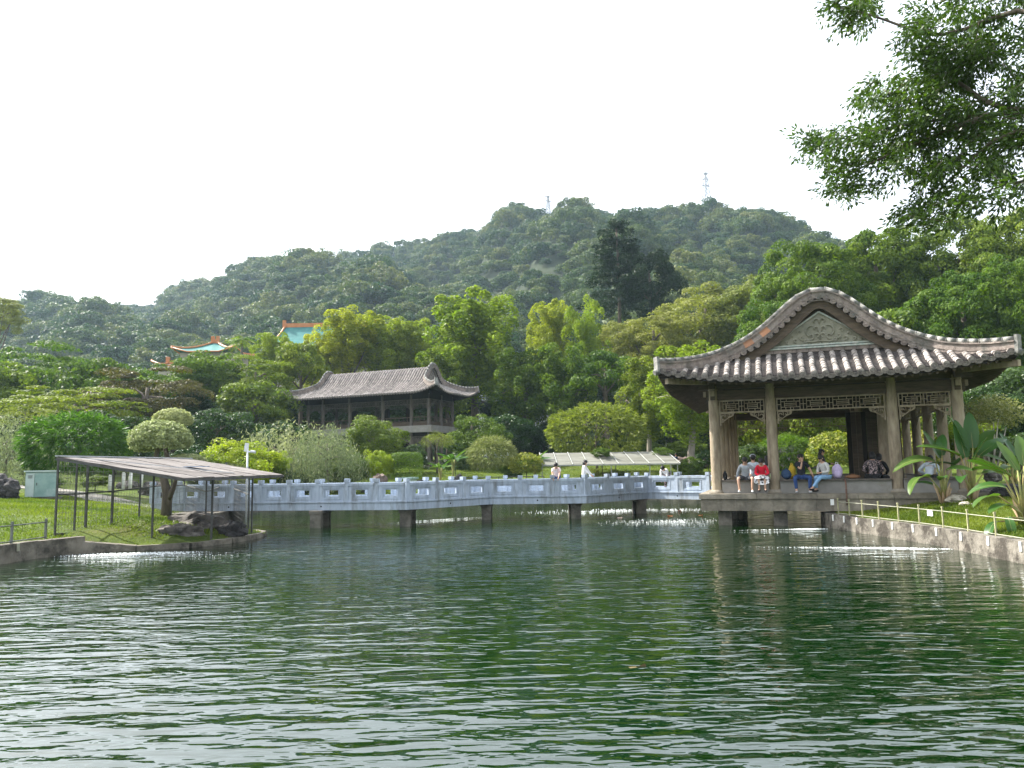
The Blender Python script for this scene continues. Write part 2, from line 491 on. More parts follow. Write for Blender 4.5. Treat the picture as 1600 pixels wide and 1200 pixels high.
def crown_willow(seed, mat, ns=520, leaf=0.032, zs=0.9, step=0.045, spreadleaf=0.03):
    r = np.random.default_rng(seed)
    C, T, N, ti = [], [], [], []
    for i in range(ns):
        d = rand_dirs(r, 1)[0]; d[2] = abs(d[2]) * 0.9 + 0.02; d = unit(d)
        q = 0.35 + 0.62 * r.random() ** 0.5
        p = d * q * (1 + 0.25 * noise.noise(Vector(d) * 2.2 + Vector((seed, 0, 0)))); p[2] *= zs
        L = (0.35 + 0.75 * r.random()) * (0.6 + p[2])
        k = int(L / step) + 3
        outv = np.array([d[0], d[1], 0]) * 0.16
        wob = r.normal(size=2) * 0.05; tt = r.random()
        for j in range(k):
            t = j / k
            C.append(p + outv * math.sin(t * 1.7) + np.array([wob[0] * t, wob[1] * t, 0.10 * math.sin(t * 3.1) * (1 - t) - L * t]) + r.normal(size=3) * spreadleaf)
            T.append(np.array([0.35 * r.normal(), 0.35 * r.normal(), -1 + 1.2 * (1 - t) * r.random()])); ti.append(0.6 * tt + 0.4 * r.random())
    C = np.array(C); T = unit(np.array(T)); N = unit(np.cross(T, rand_dirs(r, len(T))))
    return leafmesh('crown', C, T, N, leaf, 0.26, mat, np.array(ti), r)

def crown_ball(seed, mat, k=9000, leaf=0.035, zs=0.85, thick=0.10, bottom=-0.45, aspect=0.6, wild=0.6, lump=0.05):
    """clipped topiary head or hedge: a dense skin of small leaves"""
    r = np.random.default_rng(seed)
    d = rand_dirs(r, k * 2); d = d[d[:, 2] > bottom][:k]
    lm = np.array([noise.noise(Vector(x) * 4 + Vector((seed, 0, 0))) + 0.6 * noise.noise(Vector(x) * 9) for x in d])
    rad = 1 - thick * r.random(len(d)) ** 1.3 + lump * lm
    C = d * rad[:, None]; C[:, 2] *= zs
    N = unit(d + wild * rand_dirs(r, len(d))); T = np.cross(N, rand_dirs(r, len(d)))
    return leafmesh('crown', C, T, N, leaf, aspect, mat, 0.5 + 0.5 * lm + 0.35 * (r.random(len(d)) - 0.5), r)

def crown_box(seed, mat, k=7000, leaf=0.035, d=(1, 1, 1)):
    r = np.random.default_rng(seed)
    p = r.random((k, 3)) * 2 - 1
    p /= (np.sum(np.abs(p) ** 5, axis=1) ** 0.2)[:, None]
    n_ = unit(np.sign(p) * np.abs(p) ** 4)
    C = p * (1 - 0.12 * r.random(k))[:, None] * np.array(d)
    N = unit(n_ + 0.7 * rand_dirs(r, k))
    return leafmesh('crown', C, np.cross(N, rand_dirs(r, k)), N, leaf, 0.6, mat, None, r)

def crown_bamboo(seed, mat, k=7500, leaf=0.075, zs=0.82, aspect=0.14, wisps=40, bottom=-0.6):
    """dome of long narrow drooping leaves with stray wands at the top"""
    r = np.random.default_rng(seed)
    nt = k // 6
    d = rand_dirs(r, nt * 2); d = d[d[:, 2] > bottom][:nt]
    lm = np.array([noise.noise(Vector(x) * 3 + Vector((seed, 0, 0))) for x in d])
    p = d * (0.78 + 0.20 * r.random(len(d)) + 0.10 * lm)[:, None]; p[:, 2] *= zs
    tt = r.random(len(d))
    C = np.repeat(p, 6, 0); O = np.repeat(d, 6, 0)
    T = unit(O * 0.8 + np.array([0, 0, -0.65]) + 0.75 * rand_dirs(r, len(C)))
    C = C + T * leaf * 0.9
    ti = 0.5 * np.repeat(tt, 6) + 0.5 * r.random(len(C))
    W = []; WT = []
    for i in range(wisps):
        q = unit(np.array([r.normal() * 0.7, r.normal() * 0.7, 1.0])); base = q * np.array([1, 1, zs]) * 0.85
        L = 0.12 + 0.22 * r.random()
        for j in range(9):
            t = j / 9; c = base + q * L * t + np.array([0, 0, -0.08 * t * t]); W.append(c); WT.append(unit(q + 0.8 * r.normal(size=3)))
    if W:
        C = np.vstack([C, np.array(W)]); T = np.vstack([T, np.array(WT)]); ti = np.concatenate([ti, r.random(len(W))])
    N = unit(np.cross(T, rand_dirs(r, len(T))))
    return leafmesh('crown', C, T, N, leaf, aspect, mat, ti, r)

LM = {
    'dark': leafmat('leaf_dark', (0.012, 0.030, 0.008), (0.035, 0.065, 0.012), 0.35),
    'camphor': leafmat('leaf_camphor', (0.032, 0.072, 0.010), (0.145, 0.200, 0.022), 0.45),
    'bright': leafmat('leaf_bright', (0.085, 0.140, 0.012), (0.260, 0.305, 0.032), 0.5),
    'fresh': leafmat('leaf_fresh', (0.10, 0.165, 0.012), (0.25, 0.30, 0.028), 0.5),
    'olive': leafmat('leaf_olive', (0.075, 0.098, 0.025), (0.200, 0.225, 0.060), 0.4),
    'willow': leafmat('leaf_willow', (0.10, 0.13, 0.065), (0.25, 0.28, 0.155), 0.45, tcol=(1.15, 1.25, 0.85)),
    'brown': leafmat('leaf_brownish', (0.050, 0.047, 0.018), (0.094, 0.086, 0.032), 0.35),
    'blue': leafmat('leaf_bluegreen', (0.010, 0.024, 0.012), (0.025, 0.047, 0.019), 0.25),
    'topiary': leafmat('leaf_topiary', (0.13, 0.165, 0.06), (0.42, 0.46, 0.23), 0.35, tcol=(1.15, 1.25, 0.85)),
    'bamboo': leafmat('leaf_bamboo', (0.026, 0.072, 0.008), (0.100, 0.175, 0.024), 0.45),
    'bamboo_pale': leafmat('leaf_bamboo_pale', (0.101, 0.137, 0.032), (0.259, 0.274, 0.108), 0.4, tcol=(1.15, 1.25, 0.85)),
    'bamboo_yellow': leafmat('leaf_bamboo_yellow', (0.060, 0.090, 0.014), (0.22, 0.25, 0.045), 0.4),
    'hedge': leafmat('leaf_hedge', (0.038, 0.075, 0.010), (0.110, 0.165, 0.022), 0.35),
    'croton': leafmat('leaf_croton', (0.06, 0.11, 0.015), (0.30, 0.28, 0.06), 0.4),
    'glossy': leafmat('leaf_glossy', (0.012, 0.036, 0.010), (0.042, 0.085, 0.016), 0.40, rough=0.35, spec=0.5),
    'forest': leafmat('leaf_forest', (0.018, 0.048, 0.018), (0.075, 0.110, 0.030), 0.35, rnd=0.42),
    'paddle': leafmat('leaf_paddle', (0.036, 0.090, 0.018), (0.062, 0.130, 0.028), 0.35, rough=0.3, spec=0.5),
    'grass': leafmat('leaf_grass', (0.055, 0.095, 0.012), (0.135, 0.175, 0.030), 0.45),
}
CR = {
    'dark': [crown_broad(s, LM['dark']) for s in (1, 2)],
    'camphor': [crown_broad(s, LM['camphor'], 70, 190) for s in (3, 4)],
    'camphor_big': [crown_broad(s, LM['camphor'], 210, 210, 0.165, 0.026, 1.0, 0.8, bottom=-0.9, lumpy=0.26) for s in (5, 6)],
    'layered': [crown_layered(s, LM['camphor']) for s in (7, 8)],
    'layered_brown': [crown_layered(s, LM['brown']) for s in (9,)],
    'upright': [crown_upright(s, LM['bright']) for s in (10, 11, 12)],
    'upright_fresh': [crown_upright(s, LM['fresh'], 18, zs=1.9) for s in (13,)],
    'upright_green': [crown_upright(s, LM['camphor'], 24, zs=1.4) for s in (14,)],
    'olive': [crown_broad(s, LM['olive'], 120, 190, 0.19, 0.028, 1.0, bottom=-0.9) for s in (15, 16)],
    'conifer': [crown_conifer(17, LM['blue'])],
    'willow': [crown_willow(s, LM['willow']) for s in (18, 19)],
    'ball': [crown_ball(s, LM['topiary'], 7000, 0.050, 0.85, 0.16, wild=0.9, lump=0.09) for s in (20, 21)],
    'shrub': [crown_broad(s, LM['hedge'], 110, 150, 0.22, 0.038, 0.9, 0.9, bottom=-0.85, lumpy=0.34) for s in (22, 23)],
    'shrub_fresh': [crown_broad(s, LM['fresh'], 100, 150, 0.22, 0.038, 0.9, 0.9, bottom=-0.85, lumpy=0.34) for s in (24,)],
    'shrub_dark': [crown_broad(s, LM['glossy'], 100, 170, 0.22, 0.038, 0.9, 0.9, bottom=-0.85, lumpy=0.34) for s in (25,)],
    'hedge': [crown_box(26, LM['hedge'])],
    'bamboo': [crown_bamboo(27, LM['bamboo'], 9000, 0.085, 0.82, 0.13, 60, -0.8)],
    'bamboo_pale': [crown_bamboo(28, LM['bamboo_pale'], 4200, 0.12, 0.95, 0.12, 10)],
    'bamboo_fine': [crown_bamboo(29, LM['bamboo_yellow'], 12000, 0.05, 0.8, 0.22, 0, -0.85)],
    'croton': [crown_ball(30, LM['croton'], 2600, 0.075, 0.9, 0.3, -0.6, 0.45, 1.0, 0.15)],
    'dark_lumpy': [crown_broad(55, LM['blue'], 60, 230, 0.20, 0.045, 1.0, 0.9, bottom=-0.9, lumpy=0.45)],
    'sparse': [crown_broad(31, LM['olive'], 60, 60, 0.25, 0.03, 0.8, wild=1.2)],
    'forest': [crown_broad(s, LM['forest'], 26, 60, 0.36, 0.085, 0.75, fill=0.4, bottom=-0.2) for s in (32, 33, 34)],
}

def limbs(mb, base, top, rad, crown_c, crown_r, n=7, seed=0, lean=0.0):
    r = random.Random(seed)
    base, top, cc = Vector(base), Vector(top), Vector(crown_c)
    path = []
    for i in range(6):
        t = i / 5
        p = base.lerp(top, t) + Vector((r.uniform(-1, 1), r.uniform(-1, 1), 0)) * rad * 0.9 * math.sin(t * 3.1) + Vector((lean * math.sin(t * 3.1), 0, 0))
        path.append(p)
    mb.tube(path, [rad * 1.35, rad * 1.0, rad * 0.9, rad * 0.78, rad * 0.62, rad * 0.4], 8)
    for i in range(n):
        a = i * 2.4 + r.random(); t0 = r.uniform(0.45, 0.95)
        st = base.lerp(top, t0) + Vector((lean * math.sin(t0 * 3.1), 0, 0))
        el = r.uniform(0.0, 0.9)
        en = cc + Vector((math.cos(a) * crown_r[0] * 0.8 * math.cos(el), math.sin(a) * crown_r[0] * 0.8 * math.cos(el), crown_r[1] * 0.75 * math.sin(el)))
        mid = st.lerp(en, 0.5) + Vector((0, 0, 0.10 * crown_r[1])) + Vector((r.uniform(-1, 1), r.uniform(-1, 1), 0)) * crown_r[0] * 0.07
        mb.tube([st, mid, en], [rad * 0.48, rad * 0.3, rad * 0.08], 6)

HALF = {'willow': (1.0, 0.9), 'conifer': (0.12, 3.0)}
def plant(name, label, x, ytop, wpx, Y, kind, cat='tree', group=None, hr=1.0, var=0, zb=None, trunk=None, rz=None, bark='bark', nl=7, low=None, lean=0.0):
    """x, ytop: crown's middle and top in the photograph, wpx its width there, Y its distance. hr: crown height/width"""
    Rr = wpx / 2 * Y / F
    top = P(x, ytop, Y)
    g = gz1(top.x, Y) if zb is None else zb
    t = thing(name, label, cat, (top.x, Y, g), 0, group)
    mesh = CR[kind][var % len(CR[kind])]
    mesh_top = {'conifer': 3.0, 'willow': 0.95, 'ball': 0.86, 'upright': 1.9, 'upright_fresh': 2.3, 'upright_green': 1.8, 'bamboo': 0.85, 'bamboo_pale': 1.0,
                'bamboo_fine': 0.83, 'croton': 0.95, 'layered': 0.98, 'layered_brown': 0.98, 'hedge': 1.0, 'shrub': 1.05, 'shrub_fresh': 1.05, 'shrub_dark': 1.05}.get(kind, 0.95)
    sz = Rr * hr
    cz = top.z - g - mesh_top * sz
    ang = (rz if rz is not None else (x * 0.37 + Y) % 6.28)
    link('crown', mesh, t, (0, 0, cz), (0, 0, ang), (Rr, Rr, sz))
    tr = trunk if trunk is not None else max(0.05, Rr * 0.075)
    if tr > 0:
        mb = MB()
        ctop = cz + mesh_top * sz * (0.93 if kind == 'conifer' else 0.45)
        limbs(mb, (0, 0, -0.1), (0, 0, ctop), tr, (0, 0, cz), (Rr * (0.35 if kind == 'conifer' else 0.9), sz * 0.8), nl, int(x), lean)
        mb.build('trunk', M[bark], t)
    return t

# ------------------------------------------------------------------ the wooded hill
SKY = [(-900, 520), (-300, 500), (-60, 482), (30, 472), (100, 465), (200, 468), (232, 470), (280, 441), (330, 434), (400, 412), (440, 400), (500, 404), (540, 388), (600, 374), (700, 366),
       (758, 360), (778, 338), (830, 331), (870, 326), (910, 319), (950, 315), (1010, 311), (1060, 307), (1110, 303), (1150, 308), (1200, 321), (1260, 343), (1300, 372), (1400, 392), (1600, 410), (2000, 430), (2600, 470)]
skx = np.array([a for a, _ in SKY], float); sky_ = np.array([b_ for _, b_ in SKY], float)
def hill_z(X, Y):
    X = np.asarray(X, float); Y = np.asarray(Y, float)
    xp = 800 + F * X / Y
    el = (731 - 0.017 * (xp - 800) - np.interp(xp, skx, sky_)) / F
    Yr = 500 + 60 * np.sin(xp / 260.0) + 30 * np.sin(xp / 97.0)
    zr = 2.2 + el * Yr - 7.0
    t = (Y - 150) / (Yr - 150)
    g = np.where(t < 1, np.clip(t, 0, 1) ** 0.92, np.clip(1 - (t - 1) * 0.9, -0.2, 1))
    spur = 1 + 0.13 * np.sin(xp / 62.0 + Y / 60.0) * np.sin(np.clip(t, 0, 1) * math.pi) + 0.06 * np.sin(xp / 23.0 - Y / 30) * np.sin(np.clip(t, 0, 1) * math.pi)
    return np.where(t < 0, 3 + t * 14, 3 + (zr - 3) * g * spur)
M['forest_floor'] = surf('forest_floor', (0.008, 0.016, 0.006), (0.020, 0.030, 0.010), 0.1, 1.0, 0.3)
mb = MB(); aa = np.linspace(-0.88, 0.88, 110); yy = np.concatenate([np.linspace(140, 600, 60), [650, 700]])
for Yv in yy:
    zz = hill_z(aa * Yv, np.full_like(aa, Yv))
    for a_, z_ in zip(aa, zz): mb.v.append((a_ * Yv, Yv, z_))
for j in range(len(yy) - 1):
    for i in range(len(aa) - 1):
        k = j * len(aa) + i; mb.f.append((k, k + 1, k + 1 + len(aa), k + len(aa))); mb.m.append(0); mb.sm.append(True)
tag(mb.build('hill', M['forest_floor']), kind='structure')

def gn_scatter(name, meshes, pos, scl, rot, label, cat, variant):
    """one object that scatters crowns on stored points (stuff)"""
    me = bpy.data.meshes.new(name)
    me.vertices.add(len(pos)); me.vertices.foreach_set('co', np.asarray(pos, np.float32).ravel())
    for nm, arr, ty in (('sc', scl, 'FLOAT'), ('rz', rot, 'FLOAT'), ('vr', variant, 'INT')):
        a = me.attributes.new(nm, ty, 'POINT'); a.data.foreach_set('value', np.asarray(arr))
    o = link(name, me)
    ng = bpy.data.node_groups.new(name, 'GeometryNodeTree')
    ng.interface.new_socket('Geometry', in_out='INPUT', socket_type='NodeSocketGeometry')
    ng.interface.new_socket('Geometry', in_out='OUTPUT', socket_type='NodeSocketGeometry')
    N_, L_ = ng.nodes, ng.links
    gi, go_ = N_.new('NodeGroupInput'), N_.new('NodeGroupOutput')
    def attr(nm, dt):
        a = N_.new('GeometryNodeInputNamedAttribute'); a.data_type = dt; a.inputs[0].default_value = nm; return a.outputs[0]
    join = N_.new('GeometryNodeJoinGeometry')
    for i, m_ in enumerate(meshes):
        src = bpy.data.objects.new(name + '_source', m_)      # data only, not linked to the scene
        oi = N_.new('GeometryNodeObjectInfo'); oi.inputs['Object'].default_value = src; oi.inputs['As Instance'].default_value = True
        iop = N_.new('GeometryNodeInstanceOnPoints')
        cmp_ = N_.new('FunctionNodeCompare'); cmp_.data_type = 'INT'; cmp_.operation = 'EQUAL'
        L_.new(attr('vr', 'INT'), cmp_.inputs[2]); cmp_.inputs[3].default_value = i
        cx_ = N_.new('ShaderNodeCombineXYZ'); L_.new(attr('rz', 'FLOAT'), cx_.inputs[2])
        L_.new(gi.outputs[0], iop.inputs['Points']); L_.new(cmp_.outputs[0], iop.inputs['Selection'])
        L_.new(oi.outputs['Geometry'], iop.inputs['Instance']); L_.new(cx_.outputs[0], iop.inputs['Rotation']); L_.new(attr('sc', 'FLOAT'), iop.inputs['Scale'])
        L_.new(iop.outputs[0], join.inputs[0])
    L_.new(join.outputs[0], go_.inputs[0])
    md = o.modifiers.new('scatter', 'NODES'); md.node_group = ng
    tag(o, label, cat, kind='stuff')
    return o

r = np.random.default_rng(5)
pos, scl = [], []
cell = 6.8
for Yv in np.arange(150, 560, cell):
    half = Yv * 0.80
    for Xv in np.arange(-half, half, cell):
        x_, y_ = Xv + r.uniform(-3, 3), Yv + r.uniform(-3, 3)
        pos.append((x_, y_)); scl.append(r.choice([2.8, 3.8, 5.0, 6.8], p=[0.3, 0.35, 0.25, 0.10]) * (0.85 + 0.3 * r.random()))
pos = np.array(pos); scl = np.array(scl)
zz = hill_z(pos[:, 0], pos[:, 1])
pp = np.column_stack([pos, zz + scl * 0.45])
k_ = len(pp)
gn_scatter('forest', CR['forest'], pp, scl, r.random(k_) * 6.28, 'dense broadleaf forest covering the hill behind the garden', 'forest', r.integers(0, len(CR['forest']), k_).astype(np.int32))
# ------------------------------------------------------------------ building materials
M['wood'] = surf('weathered_wood', (0.22, 0.172, 0.118), (0.38, 0.315, 0.225), 7, 0.75, 0.35, stretch=(1, 1, 0.22), c3=(0.12, 0.085, 0.055), c3scale=2.2, c3lo=0.55, c3hi=0.75)
M['wood_beam'] = surf('beam_wood', (0.05, 0.037, 0.024), (0.11, 0.083, 0.056), 7, 0.75, 0.3, stretch=(0.25, 0.25, 1.5), c3=(0.07, 0.05, 0.035), c3scale=2.0)  # brown deepened so the colour carries shade under the eaves
M['wood_shaded'] = surf('shaded_wood', (0.010, 0.008, 0.006), (0.022, 0.016, 0.012), 6, 0.8, 0.3, stretch=(1, 1, 0.3))  # near-black colour paints in the shade inside and beneath the roofs
M['wood_grey'] = surf('grey_wood', (0.085, 0.073, 0.062), (0.15, 0.13, 0.11), 7, 0.8, 0.3, stretch=(1, 1, 0.3))
M['tile_cover'] = surf('cover_tile', (0.20, 0.175, 0.16), (0.42, 0.38, 0.35), 6, 0.85, 0.4, bscale=40, c3=(0.09, 0.085, 0.08), c3scale=2.5, c3lo=0.50, c3hi=0.68, rnd=0.2)
M['tile_pan'] = surf('pan_tile', (0.040, 0.034, 0.032), (0.10, 0.085, 0.08), 8, 0.85, 0.4, bscale=40, c3=(0.035, 0.035, 0.033), c3scale=2.5)
M['tile_end'] = surf('tile_end', (0.13, 0.115, 0.105), (0.30, 0.265, 0.235), 14, 0.85, 0.7, bscale=60, c3=(0.05, 0.05, 0.048), c3scale=4)
M['ridge'] = surf('ridge_brick', (0.16, 0.13, 0.115), (0.30, 0.25, 0.22), 7, 0.85, 0.35, bscale=40, c3=(0.12, 0.115, 0.10), c3scale=1.3, c3lo=0.48, c3hi=0.66, rnd=0.22)
M['ridge_orange'] = surf('ridge_brick_orange', (0.42, 0.20, 0.11), (0.50, 0.27, 0.17), 7, 0.85, 0.3, rnd=0.15)
M['lichen'] = surf('lichened_cap', (0.10, 0.105, 0.095), (0.32, 0.31, 0.29), 5, 0.9, 0.5, bscale=40, rnd=0.15)
M['relief'] = surf('relief_stone', (0.20, 0.195, 0.15), (0.29, 0.28, 0.22), 4, 0.9, 0.3, bscale=30, c3=(0.13, 0.135, 0.10), c3scale=2)
M['relief_trim'] = surf('relief_trim', (0.24, 0.30, 0.27), (0.46, 0.46, 0.41), 9, 0.9, 0.3)
M['platform'] = surf('platform_stone', (0.16, 0.14, 0.105), (0.28, 0.245, 0.195), 3.0, 0.9, 0.3, bscale=25, c3=(0.115, 0.105, 0.085), c3scale=1.4, c3lo=0.46, c3hi=0.7, rnd=0.16)
M['bench_wall'] = surf('bench_plaster', (0.20, 0.19, 0.175), (0.27, 0.26, 0.24), 1.5, 0.9, 0.2, bscale=25, c3=(0.20, 0.18, 0.14), c3scale=1.3, c3lo=0.52, c3hi=0.7)
M['marble'] = surf('bridge_stone', (0.30, 0.355, 0.43), (0.42, 0.48, 0.565), 2.5, 0.7, 0.2, bscale=60, c3=(0.19, 0.205, 0.21), c3scale=1.3, c3lo=0.49, c3hi=0.72, stretch=(2.2, 2.2, 0.5), rnd=0.06)  # blue skylight of the shaded faces is painted into the stone colour
M['pier'] = surf('pier_stone', (0.11, 0.10, 0.08), (0.20, 0.18, 0.15), 3, 0.9, 0.4, bscale=20, c3=(0.07, 0.065, 0.055), c3scale=1.2, c3lo=0.46, c3hi=0.62)
M['teal_tile'] = surf('teal_glazed_tile', (0.012, 0.12, 0.115), (0.03, 0.17, 0.16), 0.8, 0.4, 0.2)
M['orange_tile'] = surf('orange_glazed_tile', (0.38, 0.13, 0.035), (0.46, 0.19, 0.07), 0.8, 0.4, 0.2)
M['cream_wall'] = surf('cream_wall', (0.30, 0.27, 0.22), (0.38, 0.34, 0.29), 0.3, 0.9, 0.1)
M['black'] = surf('black_hole', (0.01, 0.01, 0.01), (0.015, 0.015, 0.015), 3, 0.9, 0)

# ------------------------------------------------------------------ curved hip-and-gable roof without a straight ridge
DROP = [(0, 2.95), (0.35, 2.87), (0.75, 2.56), (1.2, 2.13), (1.75, 1.67), (2.3, 1.31), (2.95, 1.01), (3.4, 0.83), (4.1, 0.54), (5.0, 0.22), (5.7, 0.0)]
class Roof:
    def __init__(s, Wu, Wv, Vg, rise, hg, lift, z0, T):
        s.Wu, s.Wv, s.Vg, s.rise, s.hg, s.lift, s.z0, s.T = Wu, Wv, Vg, rise, hg, lift, z0, T
        s.du = [a * Wu / 5.7 for a, _ in DROP]; s.dh = [b_ * rise / 2.95 for _, b_ in DROP]
    def h(s, u): return float(np.interp(abs(u), s.du, s.dh))
    def k(s, e):
        t = max(0.0, min(1.0, e / (s.Wv - s.Vg)))
        return s.hg * (0.80 * t + 0.20 * t * t)
    def lf(s, u, v):
        w = 3.2 * s.Wu / 5.7
        a = max(0, (abs(u) - (s.Wu - w)) / w); b_ = max(0, (abs(v) - (s.Wv - w)) / w)
        return s.lift * (a * b_) ** 1.5
    def z(s, u, v):
        hh_ = s.h(u)
        if abs(v) > s.Vg: hh_ = min(hh_, s.k(s.Wv - abs(v)))
        return s.z0 + hh_ + s.lf(u, v)
    def p(s, u, v, dz=0.0): return s.T(u, v, s.z(u, v) + dz)
    def pg(s, u, v, dz=0.0): return s.T(u, v, s.z0 + s.h(u) + s.lf(u, v) + dz)      # main slope carried past the gable plane
    def vend(s, u):
        """how far up the skirt a row at u runs (v where hip or gable stops it)"""
        if s.h(u) >= s.hg: return s.Vg
        lo, hi = s.Vg, s.Wv
        for _ in range(30):
            m_ = (lo + hi) / 2
            if s.k(s.Wv - m_) > s.h(u): lo = m_
            else: hi = m_
        return hi
    def uend(s, v):
        """how far up the main slope a row at v runs"""
        if abs(v) <= s.Vg + 0.3: return 0.0
        kk = s.k(s.Wv - abs(v)); lo, hi = 0, s.Wu
        for _ in range(30):
            m_ = (lo + hi) / 2
            if s.h(m_) > kk: lo = m_
            else: hi = m_
        return hi
    def hip(s, su, sv, n=9, voff=0.35):
        out = []
        for i in range(n):
            v = s.Wv + (s.Vg + voff - s.Wv) * i / (n - 1)
            kk = s.k(s.Wv - v)
            u = float(np.interp(kk, list(reversed(s.dh)), list(reversed(s.du))))
            out.append((su * u, sv * v))
        return out

def half_row(mb, pts, up, r_, seg=0.26, mi=0):
    """bumpy half-round row of cover tiles along a polyline"""
    pts = [Vector(p) for p in pts]
    ds = [0]
    for i in range(len(pts) - 1): ds.append(ds[-1] + (pts[i + 1] - pts[i]).length)
    n = max(1, round(ds[-1] / seg))
    def at(t):
        t = max(0, min(ds[-1], t))
        for i in range(len(ds) - 1):
            if t <= ds[i + 1] + 1e-9:
                q = (t - ds[i]) / max(1e-9, ds[i + 1] - ds[i]); return pts[i].lerp(pts[i + 1], q)
        return pts[-1]
    base = len(mb.v); rings = 0
    for i in range(n):
        for t, rr in ((i, r_ * 1.0), (i + 0.93, r_ * 0.86)):
            c = at(t * ds[-1] / n); c2 = at(t * ds[-1] / n + 0.02); tg = (c2 - c)
            if tg.length < 1e-6: tg = at(ds[-1]) - at(ds[-1] - 0.05)
            tg.normalize(); sdv = tg.cross(Vector(up)).normalized(); un = sdv.cross(tg)
            for k in range(5):
                an = math.pi * k / 4
                mb.v.append(tuple(c + sdv * (math.cos(an) * rr) + un * (math.sin(an) * rr)))
            rings += 1
    for i in range(rings - 1):
        for k in range(4):
            a = base + i * 5 + k
            mb.f.append((a, a + 1, a + 6, a + 5)); mb.m.append(mi); mb.sm.append(True)
    mb.f.append(tuple(base + k for k in range(5))); mb.m.append(mi); mb.sm.append(False)

def resample(pts, step):
    pts = [Vector(p) for p in pts]; ds = [0]
    for i in range(len(pts) - 1): ds.append(ds[-1] + (pts[i + 1] - pts[i]).length)
    n = max(1, round(ds[-1] / step)); out = []
    for j in range(n + 1):
        t = ds[-1] * j / n
        i = max(0, min(len(ds) - 2, int(np.searchsorted(ds, t)) - 1))
        out.append(pts[i].lerp(pts[i + 1], (t - ds[i]) / max(1e-9, ds[i + 1] - ds[i])))
    return out

def smooth_path(pts, it=2):
    pts = [Vector(p) for p in pts]
    for _ in range(it):
        q = [pts[0]]
        for i in range(1, len(pts) - 1): q.append((pts[i - 1] + pts[i] * 2 + pts[i + 1]) / 4)
        q.append(pts[-1]); pts = q
    return pts

def frame_matrix(t, up=(0, 0, 1)):
    """columns: side, tangent, up"""
    t = Vector(t).normalized(); sd_ = t.cross(Vector(up)).normalized(); u = sd_.cross(t)
    return Matrix((sd_, t, u)).transposed()

def disc_mesh(name, mat, r_, th=0.03, n=14, half=False):
    """a round moulded face with a raised rim and boss (axis = -Y)"""
    mb = MB()
    a0, a1 = (0, 2 * math.pi) if not half else (math.pi, 2 * math.pi)
    rr = [(r_, th), (r_, -0.004), (r_ * 0.82, -0.008), (r_ * 0.78, 0.008), (r_ * 0.42, 0.006), (r_ * 0.30, -0.010), (0.0, -0.012)]
    m_ = n + (1 if half else 0)
    for q, y in rr:
        for k in range(m_):
            an = a0 + (a1 - a0) * k / n
            mb.v.append((math.cos(an) * q, y, math.sin(an) * q))
    for i in range(len(rr) - 1):
        for k in range(n):
            k2 = (k + 1) % m_ if not half else k + 1
            mb.f.append((i * m_ + k, i * m_ + k2, (i + 1) * m_ + k2, (i + 1) * m_ + k)); mb.m.append(0); mb.sm.append(False)
    return mb.mesh(name, mat)

